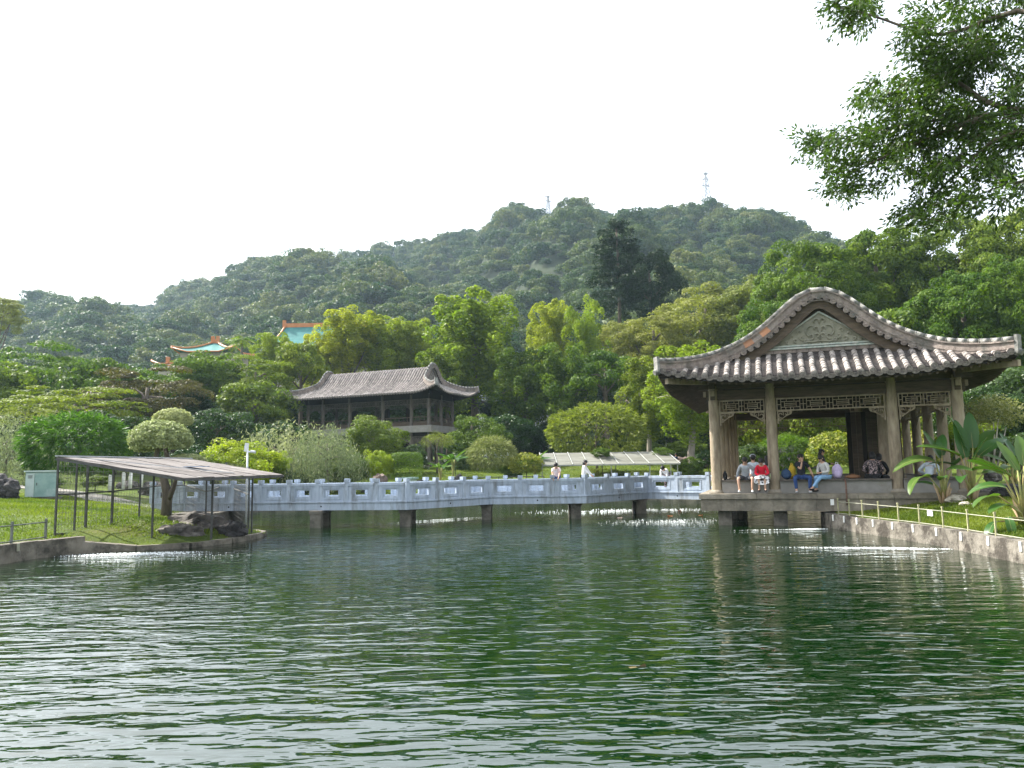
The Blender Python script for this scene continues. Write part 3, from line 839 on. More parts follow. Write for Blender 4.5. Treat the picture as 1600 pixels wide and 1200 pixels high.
def roof_build(rf, parent, detail, spacing=0.36, tr=0.10, ridge_w=0.24, brick_h=0.22, cap_r=0.085):
    """detail 'gable': the skirt under the front gable (v<0) tile by tile; 'side': rows of the u<0 slope one by one"""
    T = rf.T
    # deck: top sheet with soffit below
    us = sorted(set([round(x, 4) for x in list(np.linspace(-rf.Wu, rf.Wu, 31))]))
    vs = sorted(set([round(x, 4) for x in list(np.linspace(-rf.Wv, rf.Wv, 41)) + [-rf.Vg, rf.Vg, -rf.Vg - 0.001, rf.Vg + 0.001]]))
    mb = MB(); nu, nv = len(us), len(vs)
    for lay, dz in ((0, 0.0), (1, -0.16)):
        for v in vs:
            for u in us: mb.v.append(tuple(rf.p(u, v, dz)))
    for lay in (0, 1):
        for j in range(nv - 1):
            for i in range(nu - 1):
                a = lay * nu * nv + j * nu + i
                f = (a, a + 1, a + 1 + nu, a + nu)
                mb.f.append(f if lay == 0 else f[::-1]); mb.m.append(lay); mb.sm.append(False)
    o2 = nu * nv
    for i in range(nu - 1):
        for j in (0, nv - 1):
            a = j * nu + i; mb.f.append((a, a + 1, a + 1 + o2, a + o2)); mb.m.append(1); mb.sm.append(False)
    for j in range(nv - 1):
        for i in (0, nu - 1):
            a = j * nu + i; mb.f.append((a, a + nu, a + nu + o2, a + o2)); mb.m.append(1); mb.sm.append(False)
    roof = mb.build('roof', [M['tile_pan'], M['wood_shaded']], parent)
    # gable bits that overhang the gable plane
    vo = 0.35
    uu = np.linspace(-rf.du[6] * 0.96, rf.du[6] * 0.96, 33)
    for sv in (-1, 1):
        mb = MB(); b0 = 0
        for dz in (0.0, -0.10):
            for v in (rf.Vg - 0.05, rf.Vg + vo + 0.10):
                for u in uu: mb.v.append(tuple(rf.pg(u, sv * v, dz)))
        n_ = len(uu)
        for i in range(n_ - 1):
            for a, b_ in ((0, 1), (2, 3), (1, 3)):
                mb.f.append((b0 + a * n_ + i, b0 + a * n_ + i + 1, b0 + b_ * n_ + i + 1, b0 + b_ * n_ + i)); mb.m.append(0); mb.sm.append(False)
        mb.build('gable_verge', M['wood_shaded'], roof)
    # rows
    cover = MB(); rows_side = []
    nrow = int(rf.Wu * 2 / spacing); us_r = [(-(nrow - 1) / 2 + i) * spacing for i in range(nrow)]
    nrv = int(rf.Wv * 2 / spacing); vs_r = [(-(nrv - 1) / 2 + i) * spacing for i in range(nrv)]
    fine = []
    for u in us_r:
        for sv in (-1, 1):
            ve = rf.vend(u)
            if rf.Wv - ve < 0.12: continue
            pl = [rf.p(u, sv * (rf.Wv + 0.06 + (ve - rf.Wv - 0.06) * t), 0.02) for t in np.linspace(0, 1, 9)]
            if detail == 'gable' and sv == -1: fine.append((u, pl))
            else: half_row(cover, pl, (0, 0, 1), tr)
    for v in vs_r:
        for su in (-1, 1):
            ue = rf.uend(v)
            if rf.Wu - ue < 0.12: continue
            f_ = rf.pg if abs(v) <= rf.Vg + 0.3 else rf.p
            pl = [f_(su * (rf.Wu + 0.06 + (ue - rf.Wu - 0.06) * t), v, 0.02) for t in np.linspace(0, 1, 16)]
            if detail == 'side' and su == -1: rows_side.append(pl)
            else: half_row(cover, pl, (0, 0, 1), tr)
    tag(cover.build('tile_rows', M['tile_cover'], roof), kind='stuff')
    for pl in rows_side:
        mb = MB(); half_row(mb, pl, (0, 0, 1), tr, 0.5)
        mb.build('tile_row', M['tile_cover'], roof)
    # round ends and hanging drip tiles along every eave
    dm = disc_mesh('tile_end', M['tile_end'], tr * 1.12)
    hm = disc_mesh('drip_tile', M['tile_end'], spacing * 0.44, half=True)
    ends = MB()
    def put(me, nm, pos, outdir, fine_, s=1.0):
        out = Vector(outdir).normalized(); side = Vector((0, 0, 1)).cross(out).normalized() * -1
        m3 = Matrix((side, -out, Vector((0, 0, 1)))).transposed()
        if fine_:
            o = link(nm, me, roof); o.matrix_local = Matrix.Translation(pos) @ m3.to_4x4() @ Matrix.Scale(s, 4)
        else:
            ends.add([m3 @ (v.co * s) + pos for v in me.vertices], [tuple(p_.vertices) for p_ in me.polygons])
    ov = (T(0, -1, 0) - T(0, 0, 0)); ou = (T(-1, 0, 0) - T(0, 0, 0))
    for u in us_r:
        for sv in (-1, 1):
            if rf.Wv - rf.vend(u) < 0.12: continue
            put(dm, 'tile_end', rf.p(u, sv * rf.Wv, 0.03) + ov * (0.075 * -sv), ov * -sv, detail == 'gable' and sv == -1)
    for u in [a + spacing / 2 for a in us_r]:
        for sv in (-1, 1):
            if abs(u) > rf.Wu: continue
            put(hm, 'drip_tile', rf.p(u, sv * rf.Wv, 0.02) + ov * (0.045 * -sv), ov * -sv, detail == 'gable' and sv == -1, 1)
    for v in vs_r:
        for su in (-1, 1):
            if rf.Wu - rf.uend(v) < 0.12: continue
            put(dm, 'tile_end', rf.p(su * rf.Wu, v, 0.03) + ou * (0.075 * -su), ou * -su, False)
            put(hm, 'drip_tile', rf.p(su * rf.Wu, v + spacing / 2, 0.02) + ou * (0.045 * -su), ou * -su, False)
    tag(ends.build('eave_ends', M['tile_end'], roof), kind='stuff')
    if fine:
        # one tapered half-round tile
        tl = 0.245; mb = MB()
        for y, rr in ((0, tr * 1.05), (0.02, tr * 1.08), (tl, tr * 0.88)):
            for k in range(7):
                an = math.pi * k / 6
                mb.v.append((math.cos(an) * rr, y, math.sin(an) * rr))
        for i in range(2):
            for k in range(6):
                a = i * 7 + k; mb.f.append((a + 7, a + 8, a + 1, a)); mb.m.append(0); mb.sm.append(True)
        mb.f.append(tuple(range(7))); mb.m.append(0); mb.sm.append(False)
        tm = mb.mesh('cover_tile', M['tile_cover'])
        rr_ = random.Random(3)
        for u, pl in fine:
            q = resample(pl, tl)
            for i in range(len(q) - 1):
                m3 = frame_matrix(q[i + 1] - q[i])
                o = link('cover_tile', tm, roof)
                m4 = m3.to_4x4() @ Euler((rr_.uniform(-.03, .05), rr_.uniform(-.06, .06), rr_.uniform(-.03, .03))).to_matrix().to_4x4()
                o.matrix_local = Matrix.Translation(q[i] + Vector((rr_.uniform(-.006, .006), 0, rr_.uniform(-.004, .01)))) @ m4
        # pan tiles: overlapping shallow courses in every trough
        pan = MB()
        for u in [a + spacing / 2 for a in us_r]:
            if abs(u) > rf.Wu - 0.1: continue
            ve = rf.vend(u); L = rf.Wv - ve
            n_ = int(L / 0.105)
            for i in range(n_):
                v0 = -(rf.Wv + 0.03 - i * 0.105); v1 = v0 + 0.15
                w = spacing / 2 - 0.03; b0 = len(pan.v)
                for v_, dz in ((v0, 0.050), (v0, 0.020), (v1, 0.012)):
                    for k in (-1, -0.5, 0, 0.5, 1):
                        jit = rr_.uniform(-.003, .003)
                        pan.v.append(tuple(rf.p(u + k * w, max(-rf.Wv, min(-ve, v_)), dz + 0.05 * k * k + jit) + ov * (max(0, -v_ - rf.Wv))))
                for a in (0, 1):
                    for k in range(4):
                        q0 = b0 + (0 if a == 0 else 0) + k
                        if a == 0: pan.f.append((b0 + 5 + k, b0 + 6 + k, b0 + 1 + k, b0 + k))
                        else: pan.f.append((b0 + k, b0 + 1 + k, b0 + 11 + k, b0 + 10 + k))
                        pan.m.append(0); pan.sm.append(False)
        tag(pan.build('pan_tiles', M['tile_pan'], roof), kind='stuff')
    # ridges: from corner up the hip, over the gable and down again, one for each end
    bx = MB(); bx.box((0, 0, 0), (ridge_w, 1.0, brick_h)); 
    brick = bx.mesh('ridge_brick', M['ridge']); brick_o = bx.mesh('ridge_brick', M['ridge_orange'])
    cp = MB(); cp.tube([(0, -0.5, 0), (0, 0.46, 0)], [cap_r * 1.05, cap_r], 10); cp.tube([(0, 0.44, 0), (0, 0.5, 0)], [cap_r * 1.15, cap_r * 1.15], 10)
    capm = cp.mesh('ridge_cap', M['lichen'])
    md_ = MB(); md_.box((0, 0, 0), (ridge_w + 0.10, 1.0, 0.05)); mold = md_.mesh('ridge_moulding', M['ridge'])
    scl_ = disc_mesh('verge_tile', M['ridge'], 0.105 * min(1, rf.Wu / 5.0), 0.05)
    rr_ = random.Random(11)
    for sv in (-1, 1):
        hL = rf.hip(-1, sv); hR = rf.hip(1, sv)
        u0 = abs(hL[-1][0])
        path = [rf.p(u, v) for u, v in hL[:-1]] + [rf.pg(u, sv * (rf.Vg + vo)) for u in np.linspace(-u0, u0, 25)] + [rf.p(u, v) for u, v in reversed(hR[:-1])]
        path = smooth_path(path, 3)
        # tip extends a little past the corner
        q = resample(path, 0.36)
        show = (sv == -1) if detail == 'gable' else True
        lower = MB()
        ups = [frame_matrix(q[min(i + 1, len(q) - 1)] - q[max(i - 1, 0)]).col[2].copy() for i in range(len(q))]
        def piece(me_, nm, i, off, k_len, sx=1.0):
            A_, B_ = q[i] + ups[i] * off, q[i + 1] + ups[i + 1] * off; d_ = B_ - A_
            o = link(nm, me_, roof)
            o.matrix_local = Matrix.Translation((A_ + B_) / 2) @ frame_matrix(d_).to_4x4() @ Matrix.Diagonal((sx, d_.length * k_len, 1, 1))
        for i in range(len(q) - 1):
            a, b_ = q[i], q[i + 1]; m3 = frame_matrix(b_ - a); mid = (a + b_) / 2; up = m3.col[2]; L = (b_ - a).length
            lower.beam(a + up * 0.03, b_ + up * 0.03 + (b_ - a) * 0.04, ridge_w * 0.8, 0.12, 0, up)
            if show:
                hue = rr_.random()
                cx_ = (i / (len(q) - 1)); og = (0.27 < cx_ < 0.34 and hue < 0.35 and rf.Wu > 5)
                piece(brick_o if og else brick, 'ridge_brick', i, 0.07 + brick_h / 2, 1.01, 1 + rr_.uniform(-.04, .04))
                piece(mold, 'ridge_moulding', i, 0.07 + brick_h + 0.025, 1.0)
                piece(capm, 'ridge_cap', i, 0.07 + brick_h + 0.05 + cap_r * 0.7, 1.02)
            else:
                lower.beam(a + up * (0.07 + brick_h / 2), b_ + up * (0.07 + brick_h / 2), ridge_w, brick_h, 0, up)
                lower.tube([a + up * (0.12 + brick_h + cap_r * 0.7), b_ + up * (0.12 + brick_h + cap_r * 0.7)], cap_r, 8)
        lower.build('ridge_base', M['ridge'], roof)
        # upturned end stones at both corners
        for e, nx in ((0, 1), (-1, -2)):
            dr = (q[e] - q[nx]).normalized(); m3 = frame_matrix(dr); hgt = brick_h + 0.10 + cap_r * 2
            mb = MB(); mb.box(q[e] + dr * 0.04 + m3.col[2] * (hgt / 2), (ridge_w * 1.12, 0.10, hgt + 0.06), M=m3)
            mb.tube([q[e] + dr * 0.0 + m3.col[2] * 0.0, q[e] + dr * 0.16 - m3.col[2] * 0.06], [0.13, 0.10], 10)
            mb.build('ridge_end', M['lichen'], roof)
        # scalloped verge tiles hanging along the gable
        gq = resample([rf.pg(u, sv * (rf.Vg + vo + 0.13)) for u in np.linspace(-u0 * 0.99, u0 * 0.99, 41)], 0.27 * min(1, rf.Wu / 5.0))
        outd = ov * -sv
        for i, p_ in enumerate(gq):
            tg = gq[min(i + 1, len(gq) - 1)] - gq[max(i - 1, 0)]; m3 = frame_matrix(tg)
            side = Vector((0, 0, 1)).cross(outd).normalized() * -1
            o = link('verge_tile', scl_, roof)
            o.matrix_local = Matrix.Translation(p_ - m3.col[2] * 0.02) @ Matrix((side, -outd.normalized(), Vector((0, 0, 1)))).transposed().to_4x4()
        # bargeboard
        mb = MB(); n_ = 29
        for wv in (rf.Vg + vo - 0.02, rf.Vg + vo - 0.09):
            for u in np.linspace(-u0, u0, n_):
                du = 0.02; a = rf.pg(u - du, sv * wv); b_ = rf.pg(u + du, sv * wv); m3 = frame_matrix(b_ - a); c = rf.pg(u, sv * wv)
                mb.v.append(tuple(c - m3.col[2] * 0.08)); mb.v.append(tuple(c - m3.col[2] * (0.42 * rf.Wu / 5.7)))
        for i in range(n_ - 1):
            a = 2 * i; b0 = 2 * n_ + 2 * i
            for f in ((a, a + 2, a + 3, a + 1), (b0, b0 + 1, b0 + 3, b0 + 2), (a + 1, a + 3, b0 + 3, b0 + 1)): mb.f.append(f); mb.m.append(0); mb.sm.append(False)
        mb.build('bargeboard', M['wood_beam'] if rf.Wu > 5 else M['wood_grey'], roof)
        # gable wall
        mb = MB(); gu = np.linspace(-u0 * 0.98, u0 * 0.98, 25); wv = rf.Vg + 0.06
        for u in gu: mb.v.append(tuple(rf.pg(u, sv * wv, -0.08))); mb.v.append(tuple(T(u, sv * wv, rf.z0 + rf.hg - 0.15)))
        for i in range(len(gu) - 1):
            a = 2 * i; mb.f.append((a, a + 2, a + 3, a + 1)); mb.m.append(0); mb.sm.append(False)
        mb.build('gable_wall', M['wood_beam'] if rf.Wu > 5 else M['relief'], roof)
    return roof

def lattice(w, h, bar=0.022, cell=0.86, mat=None, name='lattice_panel'):
    """hanging fretwork: meander of small bars in a frame; origin at its top left, spans +x and -z"""
    mb = MB(); d = 0.045
    def hb(x0, x1, z, t=bar): mb.box(((x0 + x1) / 2, 0, z), (abs(x1 - x0), d, t))
    def vb(x, z0, z1, t=bar): mb.box((x, 0.0008, (z0 + z1) / 2), (t, d - 0.003, abs(z1 - z0)))
    fr = bar * 2.1
    hb(0, w, -fr / 2, fr); hb(0, w, -h + fr / 2, fr); vb(fr / 2, 0, -h, fr); vb(w - fr / 2, 0, -h, fr)
    n = max(1, round((w - 0.1) / cell)); cw = (w - 2 * fr) / n; ch = h - 2 * fr
    for i in range(n):
        x0 = fr + i * cw; x1 = x0 + cw
        gx_ = cw * 0.13; gz_ = ch * 0.23
        if i > 0: vb(x0, -fr, -h + fr)
        xa, xb = x0 + gx_, x1 - gx_; za, zb_ = -fr - gz_, -h + fr + gz_
        hb(xa, xb, za); hb(xa, xb, zb_); vb(xa, -fr, -h + fr); vb(xb, -fr, -h + fr)
        xc, xd = xa + cw * 0.14, xb - cw * 0.14
        vb(xc, za, zb_); vb(xd, za, zb_); zm = (za + zb_) / 2; hb(xc, xd, zm + ch * 0.08); hb(xc, xd, zm - ch * 0.08)
        for z_ in (zm, ): hb(x0, xa, z_); hb(xb, x1, z_)
        for f_ in (0.35, 0.65):
            vb(x0 + cw * f_, -fr, za); vb(x0 + cw * (1 - f_) - 0.03, zb_, -h + fr)
        vb(x0 + cw * 0.5, -fr, za) if i % 2 else vb(x0 + cw * 0.5, zb_, -h + fr)
    return mb.mesh(name, mat or M['wood'])

def scroll_bracket(w=0.5, h=0.34, mat=None):
    """carved corner bracket; hangs from its top left corner into +x"""
    mb = MB(); t = 0.020
    def arc(cx_, cz_, r0, r1, a0, a1, n=12):
        mb.tube([(cx_ + math.cos(a0 + (a1 - a0) * i / n) * (r0 + (r1 - r0) * i / n), 0, cz_ + math.sin(a0 + (a1 - a0) * i / n) * (r0 + (r1 - r0) * i / n)) for i in range(n + 1)], t, 5)
    mb.box((w / 2, 0, -0.015), (w, 0.05, 0.03)); mb.box((0.02, 0, -h / 2 - 0.06), (0.04, 0.051, h + 0.12))
    arc(w * 0.26, -h * 0.42, 0.03, h * 0.33, 0, 5.0); arc(w * 0.62, -h * 0.28, 0.02, h * 0.22, 3, 8.2); arc(w * 0.86, -h * 0.17, 0.015, h * 0.13, 3, 8.5)
    arc(w * 0.16, -h * 0.86, 0.02, h * 0.17, 1, 5.8)
    mb.tube([(0.03, 0, -h), (w * 0.35, 0, -h * 0.8), (w * 0.6, 0, -h * 0.52), (w * 0.95, 0, -h * 0.30), (w, 0, -0.02)], t, 5)
    mb.tube([(w * 0.4, 0, -0.02), (w * 0.45, 0, -h * 0.5)], t * 0.8, 5)
    return mb.mesh('carved_bracket', mat or M['wood'])

# ------------------------------------------------------------------ waterside pavilion
PZ = 1.137
pav = thing('pavilion', 'large open wooden pavilion with curved grey tile roof and carved gable, standing over the pond', 'pavilion', (11.27, 27.0, 0), R(-19))
rfA = Roof(5.58, 8.7, 6.8, 2.98, 1.00, 0.42, 5.15, lambda u, v, z: Vector((u - 0.17, v + 7.0, z)))
roofA = roof_build(rfA, pav, 'gable')
# relief panel in the front gable (v = -Vg): a triangle with raised scrolls
gy_ = 7.0 - rfA.Vg - 0.10
mb = MB()
tri = [(-1.95, 6.43), (1.61, 6.43), (-0.17, 7.62)]
mb.add([(x, gy_ - 0.02, z) for x, z in tri] + [(x, gy_ + 0.05, z) for x, z in tri], [(0, 1, 2), (5, 4, 3), (0, 3, 4, 1), (1, 4, 5, 2), (2, 5, 3, 0)])
mb.build('relief_panel', M['relief'], roofA)
mb = MB()
for a, b_ in ((0, 1), (1, 2), (2, 0)):
    p_, q_ = Vector((tri[a][0], gy_ - 0.05, tri[a][1])), Vector((tri[b_][0], gy_ - 0.05, tri[b_][1]))
    mb.beam(p_, q_, 0.07, 0.055, 0)
mb.box((-0.17, gy_ - 0.06, 6.34), (4.2, 0.14, 0.06)); 
mb.build('relief_trim', M['relief_trim'], roofA)
mb = MB()
for i in range(12):
    mb.box((-2.33 + i * 0.40 - 0.06, gy_ - 0.03, 6.245), (0.385, 0.10, 0.13))
mb.build('gable_sill', M['ridge'], roofA)
mb = MB(); yy_ = gy_ - 0.045
def spiral(cx_, cz_, r0, r1, a0, a1, n=14, t=0.030):
    mb.tube([(cx_ + math.cos(a0 + (a1 - a0) * i / n) * (r0 + (r1 - r0) * i / n), yy_, cz_ + math.sin(a0 + (a1 - a0) * i / n) * (r0 + (r1 - r0) * i / n)) for i in range(n + 1)], [t * (0.7 + 0.5 * math.sin(i * math.pi / n)) for i in range(n + 1)], 6, squash=(1, 1, 1))
for sx in (-1, 1):
    A = (lambda a: a) if sx > 0 else (lambda a: math.pi - a)
    spiral(sx * 0.14, 7.40, 0.04, 0.16, A(-1.2), A(3.4)); spiral(sx * 0.16, 7.12, 0.03, 0.13, A(-1), A(4))
    spiral(sx * 0.33, 7.02, 0.22, 0.20, A(1.9), A(-1.4)); spiral(sx * 0.36, 6.82, 0.04, 0.14, A(0), A(5)); spiral(sx * 0.12, 6.88, 0.03, 0.11, A(0), A(4.6))
    spiral(sx * 0.70, 6.80, 0.03, 0.12, A(2), A(-3)); spiral(sx * 0.78, 7.03, 0.02, 0.10, A(4), A(-1)); spiral(sx * 0.95, 6.70, 0.03, 0.09, A(3), A(-2))
    spiral(sx * 1.08, 6.86, 0.02, 0.07, A(4), A(-1)); spiral(sx * 1.28, 6.66, 0.02, 0.07, A(3), A(-2)); spiral(sx * 1.5, 6.62, 0.01, 0.05, A(3), A(-2)); spiral(sx * 0.55, 6.66, 0.02, 0.09, A(3), A(-2))
    mb.tube([(sx * 0.02, yy_, 7.2), (sx * 0.03, yy_, 6.7)], 0.022, 6)
    mb.tube([(0, yy_, 6.64), (sx * 0.3, yy_, 6.60), (sx * 0.6, yy_, 6.63)], 0.03, 6)
mb.tube([(0, yy_, 7.52), (0, yy_, 7.30)], 0.022, 6); mb.tube([(-0.1, yy_, 7.45), (0.1, yy_, 7.45)], 0.018, 6)
mb.v = [(x * 0.88 - 0.17, y, (z - 6.5) * 0.92 + 6.44) for x, y, z in mb.v]
tag(mb.build('relief_carving', M['relief'], roofA), kind='stuff')
# rafters below the eaves
mb = MB()
for u in np.arange(-5.3, 5.31, 0.24):
    for sv in (-1, 1):
        ve = max(rfA.vend(u), 6.95)
        if rfA.Wv - ve < 0.3: continue
        mb.beam(rfA.p(u, sv * (rfA.Wv - 0.03), -0.20), rfA.p(u, sv * ve, -0.20), 0.07, 0.08)
for v in np.arange(-8.4, 8.41, 0.24):
    for su in (-1, 1):
        ue = max(rfA.uend(v), 3.9)
        if rfA.Wu - ue < 0.3: continue
        mb.beam(rfA.p(su * (rfA.Wu - 0.03), v, -0.20), rfA.p(su * ue, v, -0.20), 0.07, 0.08)
tag(mb.build('rafters', M['wood_beam'], roofA), kind='stuff')
# columns
CX = [-4.0, -1.99, 1.99, 4.0]; CY = [0.0, 2.8, 5.6, 8.4, 11.2, 14.0]
mb = MB(); mb.tube([(0, 0, 0.10), (0, 0, 1.2), (0, 0, 3.95)], [0.195, 0.190, 0.172], 18, cap=False)
colm = mb.mesh('column', M['wood'])
mb = MB(); mb.tube([(0, 0, 0), (0, 0, 0.05), (0, 0, 0.10), (0, 0, 0.135)], [0.30, 0.285, 0.24, 0.215], 18)
basem = mb.mesh('column_base', M['platform'])
cols = [(x, y) for x in CX for y in (0, 14)] + [(x, y) for x in (-4.0, 4.0) for y in CY[1:-1]] + [(-1.99, 2.8), (1.99, 2.8), (-1.99, 11.2), (1.99, 11.2)]
for x, y in cols:
    c = link('column', colm, pav, (x, y, PZ)); link('column_base', basem, c, (0, 0, 0))
# beams
mb = MB()
for y in (0, 14):
    mb.box((0, y, 4.74), (8.5, 0.17, 0.36)); mb.box((0, y, 5.17), (9.0, 0.20, 0.40))
for x in (-4, 4):
    mb.box((x, 7, 4.745), (0.17, 14.5, 0.36)); mb.box((x, 7, 5.175), (0.20, 15.0, 0.40))
mb.build('beam', M['wood_beam'], pav)
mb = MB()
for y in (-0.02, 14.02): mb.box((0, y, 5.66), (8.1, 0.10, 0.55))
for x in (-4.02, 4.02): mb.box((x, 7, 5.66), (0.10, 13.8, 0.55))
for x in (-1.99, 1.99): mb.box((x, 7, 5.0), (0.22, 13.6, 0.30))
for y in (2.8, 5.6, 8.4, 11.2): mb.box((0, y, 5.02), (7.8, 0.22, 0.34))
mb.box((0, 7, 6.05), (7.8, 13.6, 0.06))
mb.build('ceiling_frame', M['wood_shaded'], pav)
# bracket stubs over the corner columns
for x in (-4, 4):
    for y in (0, 14):
        mb = MB()
        sx, sy = (1 if x > 0 else -1), (1 if y > 0 else -1)
        mb.box((x + sx * 0.22, y, 4.80), (0.26, 0.16, 0.20)); mb.box((x, y + sy * 0.22, 4.80), (0.16, 0.26, 0.20))
        mb.beam((x, y, 5.25), (x + sx * 1.5, y + sy * 1.5, 5.22), 0.16, 0.2)
        mb.build('eave_bracket', M['wood'], pav)
# fretwork under the beams
def bay(x0, y0, x1, y1, z=4.55, h=0.47, c=0.86):
    a, b_ = Vector((x0, y0, z)), Vector((x1, y1, z)); L = (b_ - a).length - 0.40
    d = (b_ - a).normalized(); rz = math.atan2(d.y, d.x)
    link('lattice_panel', lattice(L, h, cell=c), pav, a + d * 0.20, (0, 0, rz))
    link('carved_bracket', brk, pav, a + d * 0.215 + Vector((0, 0, -h)), (0, 0, rz))
    link('carved_bracket', brk, pav, b_ - d * 0.215 + Vector((0, 0, -h)), (0, 0, rz + math.pi))
brk = scroll_bracket()
for i in range(3):
    bay(CX[i], 0, CX[i + 1], 0); bay(CX[i], 14, CX[i + 1], 14)
for j in range(5):
    bay(-4, CY[j], -4, CY[j + 1]); bay(4, CY[j], 4, CY[j + 1])
# bench walls with wooden seat boards
def benchwall(x0, y0, x1, y1):
    a, b_ = Vector((x0, y0, 0)), Vector((x1, y1, 0)); d = (b_ - a).normalized(); L = (b_ - a).length
    rz = math.atan2(d.y, d.x); c = (a + b_) / 2
    mb = MB(); mb.box((c.x, c.y, PZ + 0.215), (L - 0.38, 0.30, 0.43), rz); w_ = mb.build('bench_wall', M['bench_wall'], pav)
    mb = MB(); mb.box((c.x, c.y, PZ + 0.459), (L - 0.38, 0.44, 0.05), rz); mb.build('seat_board', M['wood_grey'], w_)
for i in range(3): benchwall(CX[i], 0, CX[i + 1], 0); benchwall(CX[i], 14, CX[i + 1], 14)
for j in range(5):
    if j != 2: benchwall(-4, CY[j], -4, CY[j + 1])
    benchwall(4, CY[j], 4, CY[j + 1])
# plank screen inside
for i in range(9):
    mb = MB(); mb.box((1.15 + i * 0.20, 6.9 + 0.012 * (i % 2), 2.75), (0.19, 0.05, 3.2)); mb.build('plank', M['wood_beam'] if i % 3 else M['wood_shaded'], pav)
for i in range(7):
    mb = MB(); mb.box((2.95 + 0.012 * (i % 2), 6.8 + i * 0.22 , 2.75), (0.05, 0.21, 3.2)); mb.build('plank', M['wood_shaded'], pav)
mb = MB(); mb.box((2.62, 3.9, 2.8), (0.28, 0.10, 3.35)); mb.build('door_leaf', M['wood_beam'], pav)
# platform
mb = MB(); mb.box((0, 7.0, 0.75), (9.0, 15.0, 0.42)); mb.build('platform_slab', M['platform'], pav)
rr_ = random.Random(5)
x_ = -4.62
while x_ < 4.6:
    w_ = min(rr_.choice([1.3, 1.7, 2.0, 1.1]), 4.62 - x_)
    mb = MB(); mb.box((x_ + w_ / 2, -0.10, 1.048), (w_ - 0.012, 1.04, 0.178)); mb.build('platform_block', M['platform'], pav); x_ += w_
y_ = 0.44
while y_ < 14.6:
    w_ = min(1.6, 14.62 - y_)
    for sx in (-1, 1):
        mb = MB(); mb.box((sx * 4.1, y_ + w_ / 2, 1.048), (1.04, w_ - 0.012, 0.178)); mb.build('platform_block', M['platform'], pav)
    y_ += w_
mb = MB(); mb.box((0, 7.5, 1.03), (7.1, 14.0, 0.20)); mb.build('floor', M['platform'], pav)
# lower course of facing stones, a little behind the edge blocks
x_ = -4.56
while x_ < 4.5:
    w_ = min(rr_.choice([0.45, 0.7, 0.9, 0.55]), 4.56 - x_)
    mb = MB(); mb.box((x_ + w_ / 2, -0.53, 0.745), (w_ - 0.008, 0.06 + rr_.uniform(-.006, .006), 0.42)); mb.build('facing_stone', M['platform'], pav); x_ += w_
for x in (-3.75, -1.85):
    for y in (0.0, 3.5, 7.0, 10.5, 13.8):
        mb = MB(); mb.box((x, y, 0.18), (0.48, 0.5, 0.78), taper=0.97); mb.build('pier', M['pier'], pav)
for y in (1.0,):
    mb = MB(); mb.box((-3.25, y, 0.35), (0.16, 0.5, 0.4)); mb.build('pipe_box', M['pier'], pav)
mb = MB(); mb.box((3.0, 7.4, 0.1), (3.2, 13.6, 0.9)); mb.build('foundation', M['rock_dark'], pav)  # dark rock colour imitates the deep shade below the platform
# brownish downpipe on the front
mb = MB(); mb.tube([(0.32, -0.28, 1.62), (0.32, -0.60, 1.50), (0.32, -0.62, 0.75)], 0.03, 8); mb.build('downpipe', surf('rusty_brown', (0.10, 0.06, 0.045), (0.17, 0.10, 0.075), 12, 0.8, 0.2), pav)

# ------------------------------------------------------------------ two-storey pavilion up the lawn
pb = thing('two_storey_pavilion', 'two-storey wooden pavilion with grey tiled roof among the trees on the far lawn', 'pavilion', (-14.82, 76.97, 0), R(-24))
GB = 2.45
rfB = Roof(4.4, 9.3, 6.1, 2.95, 1.45, 0.65, 9.55, lambda u, v, z: Vector((-v, u + 2.4, z)))
roofB = roof_build(rfB, pb, 'side', spacing=0.31, tr=0.085, ridge_w=0.30, brick_h=0.26, cap_r=0.10)
BX = [-7.3, -5.35, -2.0, 2.0, 5.35, 7.3]; BY = [0.0, 2.4, 4.8]
mb = MB(); mb.tube([(0, 0, 0), (0, 0, 3.15)], [0.17, 0.16], 12, cap=False); cu_ = mb.mesh('column', M['wood_grey'])
mb = MB(); mb.tube([(0, 0, 0), (0, 0, 3.4)], [0.19, 0.18], 12, cap=False); cl_ = mb.mesh('column', M['wood_grey'])
bcols = [(x, y) for x in BX for y in (0.0, 4.8)] + [(x, 2.4) for x in (-7.3, 7.3)]
for x, y in bcols:
    link('column', cu_, pb, (x, y, 6.40)); link('column', cl_, pb, (x, y, GB))
mb = MB(); mb.box((0, 2.4, 6.11), (15.8, 6.0, 0.66)); mb.build('upper_floor', M['bench_wall'], pb)
mb = MB()
for y in (0, 4.8): mb.box((0, y, 9.30), (15.0, 0.2, 0.42)); mb.box((0, y, 9.72), (15.2, 0.12, 0.5))
for x in (-7.3, 7.3): mb.box((x, 2.4, 9.30), (0.2, 5.2, 0.42)); mb.box((x, 2.4, 9.72), (0.12, 5.2, 0.5))
for y in (0, 4.8): mb.box((0, y, 5.60), (15.0, 0.2, 0.36))
for x in (-7.3, 7.3): mb.box((x, 2.4, 5.6), (0.2, 5.0, 0.36))
mb.box((0, 2.4, 9.95), (14.6, 4.8, 0.05))
mb.build('beam', M['wood_shaded'], pb)
brk2 = scroll_bracket(0.6, 0.4, M['wood_grey'])
